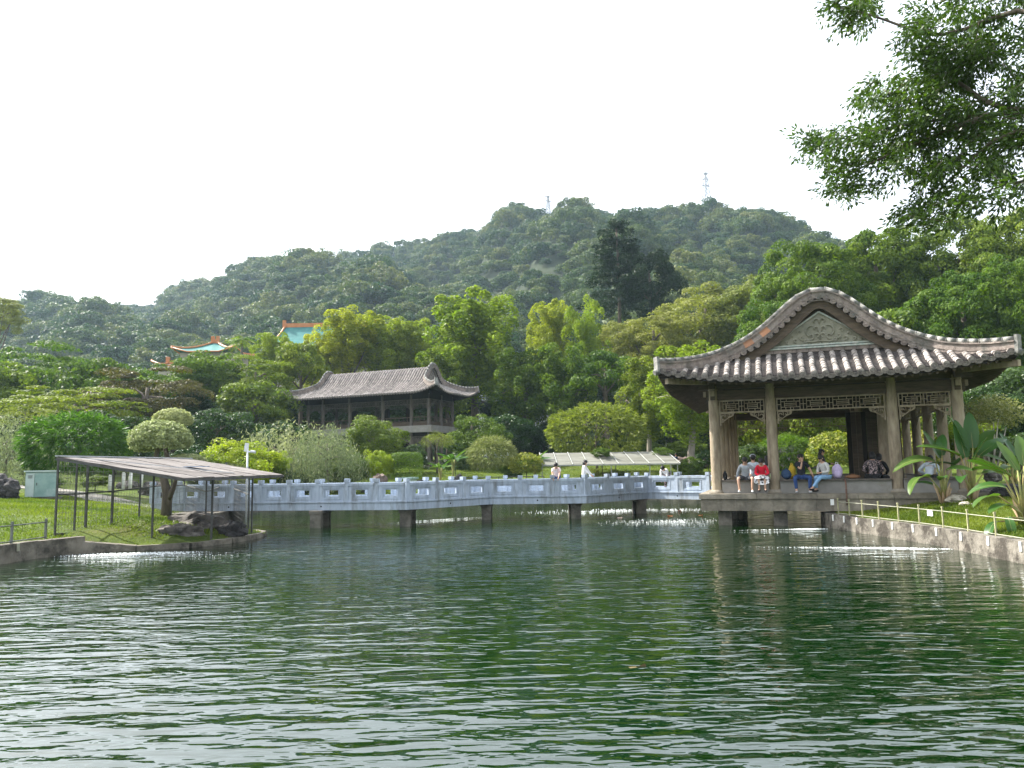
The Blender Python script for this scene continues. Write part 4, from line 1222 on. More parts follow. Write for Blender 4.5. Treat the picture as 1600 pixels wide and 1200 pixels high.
def bayB(x0, y0, x1, y1, z, h=0.5):
    a, b_ = Vector((x0, y0, z)), Vector((x1, y1, z)); L = (b_ - a).length - 0.34
    d = (b_ - a).normalized(); rz = math.atan2(d.y, d.x)
    link('lattice_panel', lattice(L, h, 0.03, 1.0, M['wood_grey']), pb, a + d * 0.17, (0, 0, rz))
    link('carved_bracket', brk2, pb, a + d * 0.18 + Vector((0, 0, -h)), (0, 0, rz))
    link('carved_bracket', brk2, pb, b_ - d * 0.18 + Vector((0, 0, -h)), (0, 0, rz + math.pi))
def railB(x0, y0, x1, y1, z):
    a, b_ = Vector((x0, y0, z)), Vector((x1, y1, z)); d = (b_ - a); L = d.length; d.normalize()
    mb = MB()
    mb.beam(a + d * 0.17 + Vector((0, 0, 0.86)), b_ - d * 0.17 + Vector((0, 0, 0.86)), 0.09, 0.08)
    mb.beam(a + d * 0.17 + Vector((0, 0, 0.40)), b_ - d * 0.17 + Vector((0, 0, 0.40)), 0.06, 0.06)
    n_ = max(2, int(L / 0.45))
    for i in range(1, n_):
        p_ = a + d * (L * i / n_); mb.beam(p_, p_ + Vector((0, 0, 0.84)), 0.05, 0.05, 0, (1, 0, 0))
    mb.beam(a + d * 0.17 + Vector((0, 0, 0.20)), b_ - d * 0.17 + Vector((0, 0, 0.20)), 0.03, 0.34)
    mb.build('railing', M['wood_beam'], pb)
for i in range(5):
    for y in (0.0, 4.8):
        bayB(BX[i], y, BX[i + 1], y, 9.08); railB(BX[i], y, BX[i + 1], y, 6.44)
        bayB(BX[i], y, BX[i + 1], y, 5.42, 0.45)
for x in (-7.3, 7.3):
    for j in range(2): bayB(x, BY[j], x, BY[j + 1], 9.08); railB(x, BY[j], x, BY[j + 1], 6.44); bayB(x, BY[j], x, BY[j + 1], 5.42, 0.45)
mb = MB(); mb.box((0, 2.4, GB - 0.05), (15.6, 5.8, 0.35)); mb.build('base', M['platform'], pb)
mb = MB(); mb.box((-1.5, 2.6, 4.1), (10.0, 0.2, 3.0)); mb.build('inner_wall', M['wood_shaded'], pb)
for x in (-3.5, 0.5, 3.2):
    mb = MB(); mb.box((x, 3.0, 7.5), (0.5, 0.4, 2.0)); mb.build('inner_post', M['wood_shaded'], pb)
# ------------------------------------------------------------------ pond walls
M['wallstone'] = surf('pond_wall_stone', (0.13, 0.115, 0.09), (0.24, 0.215, 0.175), 2.5, 0.95, 0.5, bscale=14, c3=(0.055, 0.05, 0.04), c3scale=1.1, c3lo=0.44, c3hi=0.62)
M['wallstone_pale'] = surf('pond_wall_pale', (0.12, 0.108, 0.088), (0.23, 0.21, 0.178), 2.5, 0.95, 0.5, bscale=14, c3=(0.05, 0.043, 0.035), c3scale=1.8, c3lo=0.44, c3hi=0.58, rnd=0.12)
def wall_run(name, pts, top, thick, mat, label=None, seglen=1.4, out=0.12):
    t = thing(name, label, 'wall', (pts[0][0], pts[0][1], 0))
    o = Vector((pts[0][0], pts[0][1], 0))
    q = resample([Vector((x, y, 0)) for x, y in pts], seglen)
    r = random.Random(len(pts))
    for i in range(len(q) - 1):
        a, b_ = q[i] - o, q[i + 1] - o
        d = (b_ - a).normalized(); nrm = Vector((d.y, -d.x, 0))
        h = (top(q[i]) if callable(top) else top) + r.uniform(-0.01, 0.01)
        h2 = (top(q[i + 1]) if callable(top) else top)
        mb = MB(); e = 0.004
        j = r.uniform(-0.012, 0.012)
        A, B = a + d * e, b_ - d * e
        lo, hi = nrm * (thick / 2 + j), nrm * (thick / 2 * 0.86 + j)
        vs = [A - lo - Vector((0, 0, 0.8)), A + lo - Vector((0, 0, 0.8)), A + hi + Vector((0, 0, h)), A - hi + Vector((0, 0, h)),
              B - lo - Vector((0, 0, 0.8)), B + lo - Vector((0, 0, 0.8)), B + hi + Vector((0, 0, h2)), B - hi + Vector((0, 0, h2))]
        mb.add(vs, [(0, 1, 2, 3), (7, 6, 5, 4), (0, 4, 5, 1), (1, 5, 6, 2), (2, 6, 7, 3), (3, 7, 4, 0)])
        mb.build('wall_section', mat, t)
    return t
wall_run('pond_wall', [(11.0, 27.3), (10.8, 26.1), (11.15, 20.5), (10.85, 16.0), (10.8, 10.0), (10.6, 2.5)], 0.47, 0.34, M['wallstone_pale'], 'stained pale stone pond wall below the low fence on the lawn with paddle-leaved plants')
wall_run('pond_wall', [(-14.0, 2.5), (-13.7, 10), (-13.3, 18), (-12.9, 21.2), (-12.35, 22.05)], 0.47, 0.36, M['wallstone'], 'dark mossy pond wall under the thin grey rail at the left bank')
wall_run('pond_kerb', [(-12.35, 22.05), (-11.4, 22.4), (-10.4, 22.6), (-9.5, 23.2), (-8.9, 24.4), (-8.55, 26.6), (-9.4, 28.0), (-11.0, 28.7)],
         lambda p: 0.15 + 0.20 * max(0, min(1, (-11.6 - p.x) / 0.8)), 0.34, M['wallstone'], 'low dark kerb curving round the grassy tip with the mesh-sided shelter')
wall_run('pond_wall', [(-11.0, 28.7), (-11.7, 30.2), (-12.0, 33.0), (-14.0, 38.0), (-14.5, 44.0), (-11, 48.5), (-5, 50.5), (3, 51.0), (9, 50.0), (15, 46.5), (17, 42.0), (16.5, 38.0), (14.6, 34.0), (12.6, 30.2), (11.7, 28.2)],
         0.47, 0.30, M['wallstone'], 'far pond wall edging the garden behind the zigzag bridge', 2.6)
wall_run('pond_wall', [(10.6, 2.5), (5, 2.35), (-5, 2.35), (-14.0, 2.5)], 0.47, 0.34, M['wallstone'], 'near pond wall at the viewer\'s bank', 2.2)

# ------------------------------------------------------------------ zigzag bridge
br = thing('zigzag_bridge', 'pale stone zigzag footbridge, coloured with blue skylight, with square cut-out panels crossing the pond', 'bridge', (0, 0, 0))
def gp2(x, Y): return Vector(((x - 800) / F * Y + 0, Y, 0))
NB = [gp2(238, 31.9), gp2(635, 29.7), gp2(762, 33.0), gp2(912, 32.5), gp2(1008, 35.9), gp2(1100, 33.9)]
NP = [9, 3, 3, 3, 2]
ZB, ZD, ZR, ZP = 0.66, 0.99, 1.70, 1.85
WID = 1.9
def offset_line(pts, d):
    out = []
    for i, p_ in enumerate(pts):
        if i == 0: t = (pts[1] - p_).normalized(); n_ = Vector((-t.y, t.x, 0)); out.append(p_ + n_ * d)
        elif i == len(pts) - 1: t = (p_ - pts[i - 1]).normalized(); n_ = Vector((-t.y, t.x, 0)); out.append(p_ + n_ * d)
        else:
            t1 = (p_ - pts[i - 1]).normalized(); t2 = (pts[i + 1] - p_).normalized()
            n1, n2 = Vector((-t1.y, t1.x, 0)), Vector((-t2.y, t2.x, 0)); b_ = (n1 + n2).normalized()
            out.append(p_ + b_ * (d / max(0.3, b_.dot(n1))))
    return out
FAR = offset_line(NB, WID)
INN = offset_line(NB, 0.24); FIN = offset_line(NB, WID - 0.24)
for i in range(len(NB) - 1):
    mb = MB(); e = 0.003; d = (NB[i + 1] - NB[i]).normalized() * e
    vs = [NB[i] + d, NB[i + 1] - d, FAR[i + 1] - d, FAR[i] + d]
    mb.add([v + Vector((0, 0, ZB)) for v in vs] + [v + Vector((0, 0, ZD)) for v in vs], [(3, 2, 1, 0), (4, 5, 6, 7), (0, 1, 5, 4), (1, 2, 6, 5), (2, 3, 7, 6), (3, 0, 4, 7)])
    gd = mb.build('girder', M['marble'], br)
    # nosing ledge and drain holes
    for sd_, a, b_ in ((-1, NB[i], NB[i + 1]), (1, FAR[i], FAR[i + 1])):
        t = (b_ - a).normalized(); n_ = Vector((-t.y, t.x, 0)) * sd_
        mb = MB(); mb.beam(a + n_ * 0.012 + Vector((0, 0, ZD - 0.02)), b_ + n_ * 0.012 + Vector((0, 0, ZD - 0.02)), 0.05, 0.045); mb.build('ledge', M['marble'], gd)
    t = (NB[i + 1] - NB[i]).normalized(); n_ = Vector((t.y, -t.x, 0)); L = (NB[i + 1] - NB[i]).length
    for f_ in ((0.32, 0.68) if L > 6 else (0.5,)):
        p_ = NB[i] + t * (L * f_) + Vector((0, 0, ZB + 0.15)); mb = MB(); mb.tube([p_ - n_ * 0.05, p_ + n_ * 0.006], 0.034, 10); mb.build('drain_hole', M['black'], gd)
PANELS = {}
def panel_mesh(L):
    k = round(L, 3)
    if k in PANELS: return PANELS[k]
    H = ZR - ZD; mb = MB(); th = 0.13
    hw, hh_ = L * 0.25, H * 0.17; cz = H * 0.46
    def ring(x0, x1, z0, z1, X0, X1, Z0, Z1, t):
        mb.box(((X0 + X1) / 2, 0, (Z0 + z0) / 2), (X1 - X0, t, z0 - Z0)); mb.box(((X0 + X1) / 2, 0, (Z1 + z1) / 2), (X1 - X0, t, Z1 - z1))
        mb.box(((X0 + x0) / 2, 0, (z0 + z1) / 2), (x0 - X0, t, z1 - z0)); mb.box(((X1 + x1) / 2, 0, (z0 + z1) / 2), (X1 - x1, t, z1 - z0))
    m1 = 0.055
    ring(-hw - m1, hw + m1, cz - hh_ - m1, cz + hh_ + m1, -L / 2, L / 2, 0, H - 0.10, th)          # plate
    ring(-hw, hw, cz - hh_, cz + hh_, -hw - m1, hw + m1, cz - hh_ - m1, cz + hh_ + m1, th - 0.05)      # recessed inner band
    # raised outline round the opening
    a = 0.022; X, Z0, Z1 = hw + m1 + 0.05, cz - hh_ - m1 - 0.05, cz + hh_ + m1 + 0.05
    for sy in (-1, 1):
        y = sy * (th / 2 + 0.004)
        mb.box((0, y, Z0), (2 * X, 0.016, a)); mb.box((0, y, Z1), (2 * X, 0.016, a)); mb.box((-X, y, (Z0 + Z1) / 2), (a, 0.0155, Z1 - Z0)); mb.box((X, y, (Z0 + Z1) / 2), (a, 0.0155, Z1 - Z0))
    mb.box((0, 0, H - 0.05), (L, th + 0.05, 0.10))                                                   # coping
    PANELS[k] = mb.mesh('railing_panel', M['marble']); return PANELS[k]
mb = MB(); mb.box((0, 0, (ZR - ZD) / 2), (0.165, 0.165, ZR - ZD)); mb.box((0, 0, ZR - ZD + 0.02), (0.14, 0.14, 0.05)); mb.box((0, 0, ZR - ZD + 0.105), (0.19, 0.19, 0.13)); postm = mb.mesh('railing_post', M['marble'])
def rail_side(line, cntfix=None, skip_first=False):
    for i in range(len(line) - 1):
        a, b_ = line[i], line[i + 1]; t = (b_ - a).normalized(); L = (b_ - a).length; n_ = NP[i]
        rz = math.atan2(t.y, t.x)
        for j in range(n_ + (1 if i == len(line) - 2 else 0)):
            if i > 0 or True:
                o = link('railing_post', postm, br, a + t * (L * j / n_) + Vector((0, 0, ZD)), (0, 0, rz))
        for j in range(n_):
            c = a + t * (L * (j + 0.5) / n_)
            link('railing_panel', panel_mesh(L / n_ - 0.17), br, c + Vector((0, 0, ZD + 0.002)), (0, 0, rz))
rail_side(offset_line(NB, 0.10)); rail_side(offset_line(NB, WID - 0.10))
for x, Y in ((492, 29.9), (631, 29.95), (757, 33.1), (896, 32.8), (998, 35.6)):
    c = gp2(x, Y)
    for dy in (0.12, WID - 0.5):
        mb = MB(); mb.box((c.x, c.y + dy + 0.18, 0.10), (0.42, 0.40, 0.95)); mb.build('bridge_pier', M['pier'], br)
    mb = MB(); mb.box((c.x, c.y + WID / 2, 0.60), (0.5, WID - 0.15, 0.12)); mb.build('cross_beam', M['pier'], br)
# abutment ledge on the left bank
ab = MB(); ab.box((-12.6, 31.4, 0.30), (2.0, 3.4, 0.7)); tag(ab.build('abutment', M['pier']), 'grey concrete abutment block under the left end of the zigzag bridge', 'abutment')

# ------------------------------------------------------------------ low fences on the banks
M['fence_yellow'] = surf('yellow_grey_paint', (0.24, 0.235, 0.13), (0.36, 0.345, 0.20), 5, 0.6, 0.1)
M['fence_grey'] = surf('dull_grey_paint', (0.10, 0.11, 0.10), (0.18, 0.19, 0.175), 8, 0.6, 0.1)
M['rail_pale'] = surf('pale_rail', (0.27, 0.27, 0.20), (0.38, 0.375, 0.29), 8, 0.5, 0.05)
M['white'] = surf('white_plate', (0.70, 0.70, 0.67), (0.80, 0.80, 0.78), 5, 0.6, 0.05)
fx = [1300, 1317, 1337, 1362, 1392, 1424, 1460, 1498, 1540, 1590, 1655, 1740]
fpts = []
def wall_x(Y): return float(np.interp(Y, [2.5, 10, 16, 20.5, 26.1], [10.6, 10.8, 10.85, 11.15, 10.8]))
for x in fx:
    Y = 10.98 * F / (x - 800)
    for _ in range(3): Y = (wall_x(Y) + 0.03) * F / (x - 800)
    fpts.append(Vector((wall_x(Y) + 0.03, Y, 0.47)))
for yy_2 in (12.0, 10.4, 8.6): fpts.append(Vector((wall_x(yy_2) + 0.03, yy_2, 0.47)))
fn = thing('low_fence', 'low fence of thin yellowish posts and pale rails on the right-hand pond wall', 'fence', fpts[0])
o0 = fpts[0]
for i, p_ in enumerate(fpts):
    mb = MB(); q = p_ - o0
    mb.beam(q + Vector((0, 0, -0.02)), q + Vector((0, 0, 0.50)), 0.034, 0.034, 0, (0, 1, 0)); mb.box(q + Vector((0, 0, 0.52)), (0.046, 0.046, 0.04))
    po = mb.build('fence_post', M['fence_yellow'], fn)
    mb = MB(); mb.box(q + Vector((-0.195, 0, -0.11)), (0.03, 0.07, 0.20)); mb.build('post_foot', M['white'], po)
for i in range(len(fpts) - 1):
    for z in (0.42, 0.04):
        mb = MB(); mb.tube([fpts[i] - o0 + Vector((0, 0, z)), fpts[i + 1] - o0 + Vector((0, 0, z))], 0.012, 6); mb.build('rail', M['rail_pale'], fn)
mb = MB(); mb.box((0.0, 0.0, 0), (0.015, 0.26, 0.17)); tag(mb.build('small_sign', M['white'], None, fpts[5] + Vector((0.06, -0.45, 0.34))), 'small blank white plate hung on the low fence rail before the right lawn', 'sign')
mb = MB(); mb.box((0.0, 0.0, 0), (0.12, 0.015, 0.2)); tag(mb.build('small_sign', M['white'], None, (10.86, 26.3, 0.85)), 'tiny white plate on the fence end beside the pavilion downpipe', 'sign')
lf = [Vector((x, y, 0.47)) for x, y in ((-13.75, 10.0), (-13.6, 12.2), (-13.5, 14.3), (-13.4, 16.3), (-13.28, 18.2), (-13.05, 20.05), (-12.93, 21.3))]
fl = thing('low_fence', 'thin dull grey rail fence on the left pond wall, ending at the shelter', 'fence', lf[0])
for i, p_ in enumerate(lf):
    q = p_ - lf[0]; mb = MB(); mb.beam(q, q + Vector((0, 0, 0.56)), 0.05, 0.05, 0, (0, 1, 0)); po = mb.build('fence_post', M['fence_grey'], fl)
    mb = MB(); mb.box(q + Vector((0.19, 0, -0.10)), (0.02, 0.10, 0.2)); mb.build('post_foot', M['rail_pale'], po)
for i in range(len(lf) - 1):
    for z in (0.46, 0.05):
        mb = MB(); mb.tube([lf[i] - lf[0] + Vector((0, 0, z)), lf[i + 1] - lf[0] + Vector((0, 0, z))], 0.018, 6); mb.build('rail', M['fence_grey'], fl)

# ------------------------------------------------------------------ mesh-sided shelter on the tip of the left bank
M['iron'] = surf('dark_iron', (0.055, 0.055, 0.052), (0.10, 0.10, 0.095), 8, 0.6, 0.1)
M['roof_brown'] = surf('weathered_sheet_roof', (0.070, 0.060, 0.056), (0.15, 0.135, 0.128), 1.6, 0.9, 0.2, bscale=18, c3=(0.24, 0.225, 0.215), c3scale=2.0, c3lo=0.52, c3hi=0.7, stretch=(0.5, 2.4, 1))
M['zinc'] = surf('zinc_flashing', (0.36, 0.37, 0.39), (0.50, 0.51, 0.53), 5, 0.5, 0.05)
M['blue'] = surf('blue_sheet', (0.03, 0.16, 0.38), (0.05, 0.22, 0.45), 5, 0.5, 0.05)
sA, sB, sC, sD = Vector((-12.85, 21.5, 2.72)), Vector((-9.42, 21.9, 2.07)), Vector((-7.5, 25.0, 2.11)), Vector((-11.9, 28.3, 2.72))
sh_ = thing('shelter', 'low shelter of thin dark posts under a sloping weathered brown roof on the grassy tip', 'shelter', (-11, 24, 0.2))
so = Vector((-11, 24, 0.2))
def inside_quad(s, t, dz=0.0): return sA.lerp(sB, s).lerp(sD.lerp(sC, s), t) - so + Vector((0, 0, dz))
n1 = 7
rr_ = random.Random(21)
for i in range(n1):
    t0, t1 = i / n1, (i + 1) / n1 - 0.006
    mb = MB(); dz = 0.012 * (i % 2)
    for k in range(9):
        s_ = k / 8
        for t_, z_ in ((t0, dz), (t1, dz), (t1, dz - 0.03), (t0, dz - 0.03)):
            mb.v.append(tuple(inside_quad(s_, t_, z_ + 0.012 * (k % 2) + rr_.uniform(-.004, .004))))
    for k in range(8):
        for a, b_ in ((0, 1), (1, 2), (2, 3), (3, 0)):
            mb.f.append((k * 4 + a, k * 4 + b_, k * 4 + 4 + b_, k * 4 + 4 + a)); mb.m.append(0); mb.sm.append(False)
    mb.f.append((0, 3, 2, 1)); mb.m.append(0); mb.sm.append(False); mb.f.append((32, 33, 34, 35)); mb.m.append(0); mb.sm.append(False)
    mb.build('roof_sheet', M['roof_brown'], sh_)
mb = MB(); mb.beam(inside_quad(0, 0, 0.03), inside_quad(0, 1, 0.03), 0.10, 0.035); mb.beam(inside_quad(0, 0.0, 0.045), inside_quad(0.93, 0.55, 0.05), 0.07, 0.02); mb.build('roof_flashing', M['zinc'], sh_)
mb = MB(); mb.box(inside_quad(0.62, 0.50, 0.075), (0.75, 0.34, 0.012), R(-20)); mb.build('blue_patch', M['blue'], sh_)
mb = MB()
for a, b_ in (((0, 0), (1, 0)), ((1, 0), (1, 1)), ((1, 1), (0, 1)), ((0, 1), (0, 0)), ((0.5, 0), (0.5, 1)), ((0, 0.5), (1, 0.5))):
    mb.beam(inside_quad(*a, -0.06), inside_quad(*b_, -0.06), 0.05, 0.06)
mb.build('roof_frame', M['iron'], sh_)
posts = [(85.5, 838, 0.47), (115.5, 836, 0.42), (133, 832, 0.45), (174, 826, 0.5), (217, 814, 0.62), (237, 847, 0.16), (330, 844, 0.14), (321, 822, 0.3), (388, 826, 0.2), (393, 834, 0.15), (267, 806, 0.62), (287, 800, 0.62), (253, 803, 0.62), (352, 802, 0.45)]
PB = []
Ainv = None
for i, (x, y, z) in enumerate(posts):
    b_ = G(x, y, z)
    # roof height above the post: bilinear guess from the nearest point of the quad
    best = min(((inside_quad(s_ / 12, t_ / 12) + so) for s_ in range(13) for t_ in range(13)), key=lambda q: (q.x - b_.x) ** 2 + (q.y - b_.y) ** 2)
    top = Vector((b_.x, b_.y, best.z - 0.08))
    PB.append((b_, top))
    mb = MB(); mb.beam(b_ - so - Vector((0, 0, 0.1)), top - so, 0.07 if i in (2, 3) else 0.048, 0.048, 0, (0, 1, 0)); mb.build('post', M['iron'], sh_)
def midrail(i, j, f=0.55, th=0.04):
    a = PB[i][0].lerp(PB[i][1], f); b_ = PB[j][0].lerp(PB[j][1], f)
    mb = MB(); mb.beam(a - so, b_ - so, th, th); mb.build('mid_rail', M['iron'], sh_)
for i, j in ((0, 1), (1, 2), (2, 3), (3, 4), (4, 12), (12, 10), (10, 11), (11, 7), (7, 13), (13, 8)): midrail(i, j)
for i, j in ((0, 1), (2, 3)): midrail(i, j, 0.03)

# fine wire netting stretched between the posts
wm_ = MB()
def net(i, j, step=0.16):
    a0_, a1_ = PB[i]; b0_, b1_ = PB[j]; L = (b0_ - a0_).length; n_ = max(2, int(L / step))
    for k in range(1, n_):
        f_ = k / n_; wm_.tube([a0_.lerp(b0_, f_) - so, a1_.lerp(b1_, f_) - so], 0.0045, 3, cap=False)
    m_ = int((a1_ - a0_).length / step)
    for k in range(1, m_):
        f_ = k / m_; wm_.tube([a0_.lerp(a1_, f_) - so, b0_.lerp(b1_, f_) - so], 0.0045, 3, cap=False)
for i, j in ((0, 1), (1, 2), (2, 3), (3, 4), (4, 12), (12, 10), (10, 11), (11, 7), (7, 13), (13, 8)): net(i, j)
tag(wm_.build('wire_netting', M['iron'], sh_), kind='stuff')
for (ua, va), (ub, vb_) in (((0.35, 0), (0.35, 1)), ((0.72, 0), (0.72, 1)), ((0, 0.25), (1, 0.25)), ((0, 0.75), (1, 0.75))):
    mb = MB(); mb.beam(inside_quad(ua, va, -0.055), inside_quad(ub, vb_, -0.055), 0.035, 0.05); mb.build('purlin', M['iron'], sh_)

# second shelter on the far lawn
M['roof_clear'] = surf('dirty_plastic_roof', (0.11, 0.11, 0.092), (0.18, 0.18, 0.155), 2.0, 0.7, 0.1, c3=(0.10, 0.10, 0.08), c3scale=0.9, c3lo=0.45, c3hi=0.65, stretch=(0.4, 2, 1))
M['pale_frame'] = surf('pale_frame', (0.22, 0.225, 0.205), (0.30, 0.305, 0.285), 5, 0.6, 0.05)
a0, a1, a2, a3 = P(847, 727, 54), P(1063, 724, 54), P(1040, 705, 57.5), P(843, 708, 57.5)
s2 = thing('shelter', 'long low shelter with dirty translucent roof panels on the far lawn behind the bridge', 'shelter', a0)
n1 = 9
for i in range(n1):
    f0, f1 = i / n1, (i + 1) / n1
    for j in range(2):
        g0, g1 = (0, 0.27) if j == 0 else (0.27, 1)
        def q(f, g): return a0.lerp(a1, f).lerp(a3.lerp(a2, f), g) - a0
        mb = MB(); vs = [q(f0 + 0.006, g0), q(f1 - 0.006, g0), q(f1 - 0.006, g1 - 0.01), q(f0 + 0.006, g1 - 0.01)]
        mb.add([v for v in vs] + [v - Vector((0, 0, 0.03)) for v in vs], [(0, 1, 2, 3), (7, 6, 5, 4), (0, 4, 5, 1), (1, 5, 6, 2), (2, 6, 7, 3), (3, 7, 4, 0)]); mb.build('roof_panel', M['roof_clear'], s2)
for i in range(n1 + 1):
    mb = MB(); mb.beam(a0.lerp(a1, i / n1) - a0 + Vector((0, 0, 0.03)), a3.lerp(a2, i / n1) - a0 + Vector((0, 0, 0.03)), 0.07, 0.05); mb.build('roof_bar', M['pale_frame'], s2)
mb = MB(); mb.beam(Vector((0, 0, -0.03)), a1 - a0 - Vector((0, 0, 0.03)), 0.08, 0.09); mb.build('gutter', M['pale_frame'], s2)
for f_ in (0.0, 0.13, 0.50, 0.78, 0.93, 0.98):
    p_ = a0.lerp(a1, f_) - a0; mb = MB(); mb.beam(p_ + Vector((0, 0.05, 0)), Vector((p_.x, p_.y + 0.05, gz1(p_.x + a0.x, 54) - a0.z - 0.1)), 0.06, 0.06, 0, (0, 1, 0)); mb.build('post', M['pale_frame'] if f_ else M['pale_frame'], s2)
for f_ in (0.1, 0.6, 0.97):
    p_ = a3.lerp(a2, f_) - a0; mb = MB(); mb.beam(p_, Vector((p_.x, p_.y, gz1(p_.x + a0.x, 57.5) - a0.z - 0.1)), 0.06, 0.06, 0, (0, 1, 0)); mb.build('post', M['pale_frame'], s2)

# ------------------------------------------------------------------ rocks
def rock(label, x, y, w, Y, s3=(1, 0.8, 0.7), mat='rock', seed=1, sink=0.25, rough=0.3, group=None, z=None):
    """x, y: foot of the rock in the photograph; w its width in pixels"""
    p_ = P(x, y, Y); r_ = w / 2 * Y / F
    g = gz1(p_.x, Y) if z is None else z
    vs, fs = blob((0, 0, 0), r_, seed, 4 if w > 40 else 3, rough, s3, 1.6)
    for i, v in enumerate(vs):
        v += Vector((noise.noise(v * 5 / r_ ** 0.5), noise.noise(v * 5 / r_ ** 0.5 + Vector((9, 0, 0))), noise.noise(v * 6))) * r_ * 0.07
    for v in vs:
        rn = 1 - abs(noise.noise(v * 2.6 / r_)) * 2.2; v *= 1 + 0.10 * rn * abs(rn)
    mb = MB(); mb.add(vs, fs, 0, False)
    o = mb.build('rock', M[mat], None, (p_.x, Y, g + r_ * s3[2] * (1 - sink * 2) ))
    return tag(o, label, 'rock', group)
rock('largest weathered grey boulder on the grassy tip inside the shelter posts', 312, 815, 92, 25.8, (1, 0.7, 0.42), seed=3, sink=0.10, z=0.10)
rock('cracked grey boulder on the shore before the largest boulder', 282, 836, 62, 24.1, (1, 0.7, 0.50), seed=5, sink=0.10, z=0.05)
rock('small rounded dark grey boulder at the tip of the left bank', 363, 832, 42, 25.0, (1, 0.8, 0.75), seed=8, sink=0.12, mat='rock_dark', z=0.05)
rock('black boulder on the left lawn at the picture edge, beside the teal cabinet', 2, 790, 44, 34, (1, 0.8, 0.95), mat='rock_dark', seed=11)
rock('reddish pointed standing stone behind the left half of the bridge railing', 592, 752, 30, 52.5, (0.75, 0.6, 1.0), mat='rock_red', seed=14, sink=0.05)
rock('low dark stone at the foot of the reddish standing stone', 574, 752, 16, 52.3, (1, 0.7, 0.6), mat='rock_dark', seed=16)
rock('dark upright stone beside the banana-like plant behind the bridge', 716, 750, 24, 53, (0.8, 0.7, 1.15), mat='rock_dark', seed=17, sink=0.08)
rock('flat dark stone on the far lawn right of the green litter bin', 661, 742, 22, 58, (1, 0.7, 0.42), mat='rock_dark', seed=19)
rock('flat dark stone at the foot of the dark upright stone', 730, 750, 20, 53, (1, 0.7, 0.35), mat='rock_dark', seed=20)
rock('pale grey rounded rock under the clipped tree beside the pavilion', 1549, 732, 24, 29, (1, 0.8, 0.8), seed=23, z=1.45)
rock('pale yellowish rock at the foot of the paddle-leaved plants', 1495, 782, 26, 24, (1.1, 0.8, 0.6), mat='rock_pale', seed=25)
rock('small yellowish rock next to the paddle-leaved plants\' base', 1508, 790, 16, 23.2, (1.1, 0.8, 0.5), mat='rock_pale', seed=26)
rock('brownish boulder behind the paddle-leaved plants on the right lawn', 1545, 775, 60, 25.5, (1, 0.8, 0.5), seed=28)
rock('dark rock low on the right lawn near the picture edge', 1580, 785, 52, 24.4, (1, 0.8, 0.5), mat='rock_dark', seed=29)
rock('dark boulder seen behind the bridge start near the clipped tree', 243, 760, 40, 44, (1, 0.8, 0.75), mat='rock_dark', seed=31)
rock('brown boulder half hidden under the small leafy shelter trees', 200, 755, 34, 48, (1, 0.7, 0.45), seed=33)
rock('brown rock on the slope beneath the trees left of the pavilion', 1078, 705, 46, 66, (1, 0.7, 0.5), mat='rock_red', seed=35)
rock('grey limestone rock seen through the pavilion\'s left bay', 1168, 712, 60, 56, (1, 0.6, 0.55), seed=37)
rock('large grey rockery stone seen through the pavilion\'s middle bay', 1243, 690, 70, 60, (1, 0.6, 0.8), seed=39)

# ------------------------------------------------------------------ cabinet, bin, lantern post, path
M['teal_paint'] = surf('faded_teal_paint', (0.19, 0.30, 0.28), (0.26, 0.37, 0.34), 2.5, 0.6, 0.05, c3=(0.36, 0.44, 0.42), c3scale=1.5)
M['teal_pale'] = surf('pale_teal_paint', (0.38, 0.46, 0.44), (0.46, 0.54, 0.52), 2.5, 0.6, 0.05)
cb = P(62, 777, 36); 
cab = thing('utility_cabinet', 'faded teal metal utility cabinet with flat lid on a grey slab, left lawn', 'cabinet', (cb.x, 36, cb.z - 0.0), R(28))
mb = MB(); mb.box((0.05, 0, 0.60), (1.25, 0.75, 1.16)); body = mb.build('body', M['teal_paint'], cab)
mb = MB(); mb.box((0.05, 0, 1.215), (1.40, 0.90, 0.065)); mb.build('lid', M['teal_pale'], cab)
mb = MB(); mb.box((-0.39, -0.385, 0.58), (0.33, 0.03, 1.08)); d_ = mb.build('narrow_door', M['teal_pale'], cab)
for k in range(4):
    mb = MB(); mb.box((-0.39, -0.405, 0.90 + 0.04 * k), (0.18, 0.012, 0.016)); mb.build('vent_slot', M['iron'], d_)
mb = MB(); mb.box((0.23, -0.385, 0.58), (0.86, 0.03, 1.08)); d_ = mb.build('wide_door', M['teal_paint'], cab)
mb = MB(); mb.box((-0.12, -0.41, 0.62), (0.03, 0.03, 0.12)); mb.build('handle', M['iron'], d_)
mb = MB(); mb.box((0.05, -0.05, -0.12), (1.7, 1.1, 0.24)); mb.build('slab', M['pier'], cab)
bn = P(641, 752, 53)
lb = thing('litter_bin', 'green-grey box-shaped litter bin with overhanging lid behind the bridge railing', 'bin', (bn.x, 53, gz1(bn.x, 53)), R(-30))
mb = MB(); mb.box((0, 0, 0.45), (0.62, 0.55, 0.9), taper=1.08); mb.build('body', M['teal_pale'], lb)
mb = MB(); mb.box((0, 0, 0.98), (0.86, 0.76, 0.12)); mb.build('lid', M['teal_paint'], lb)
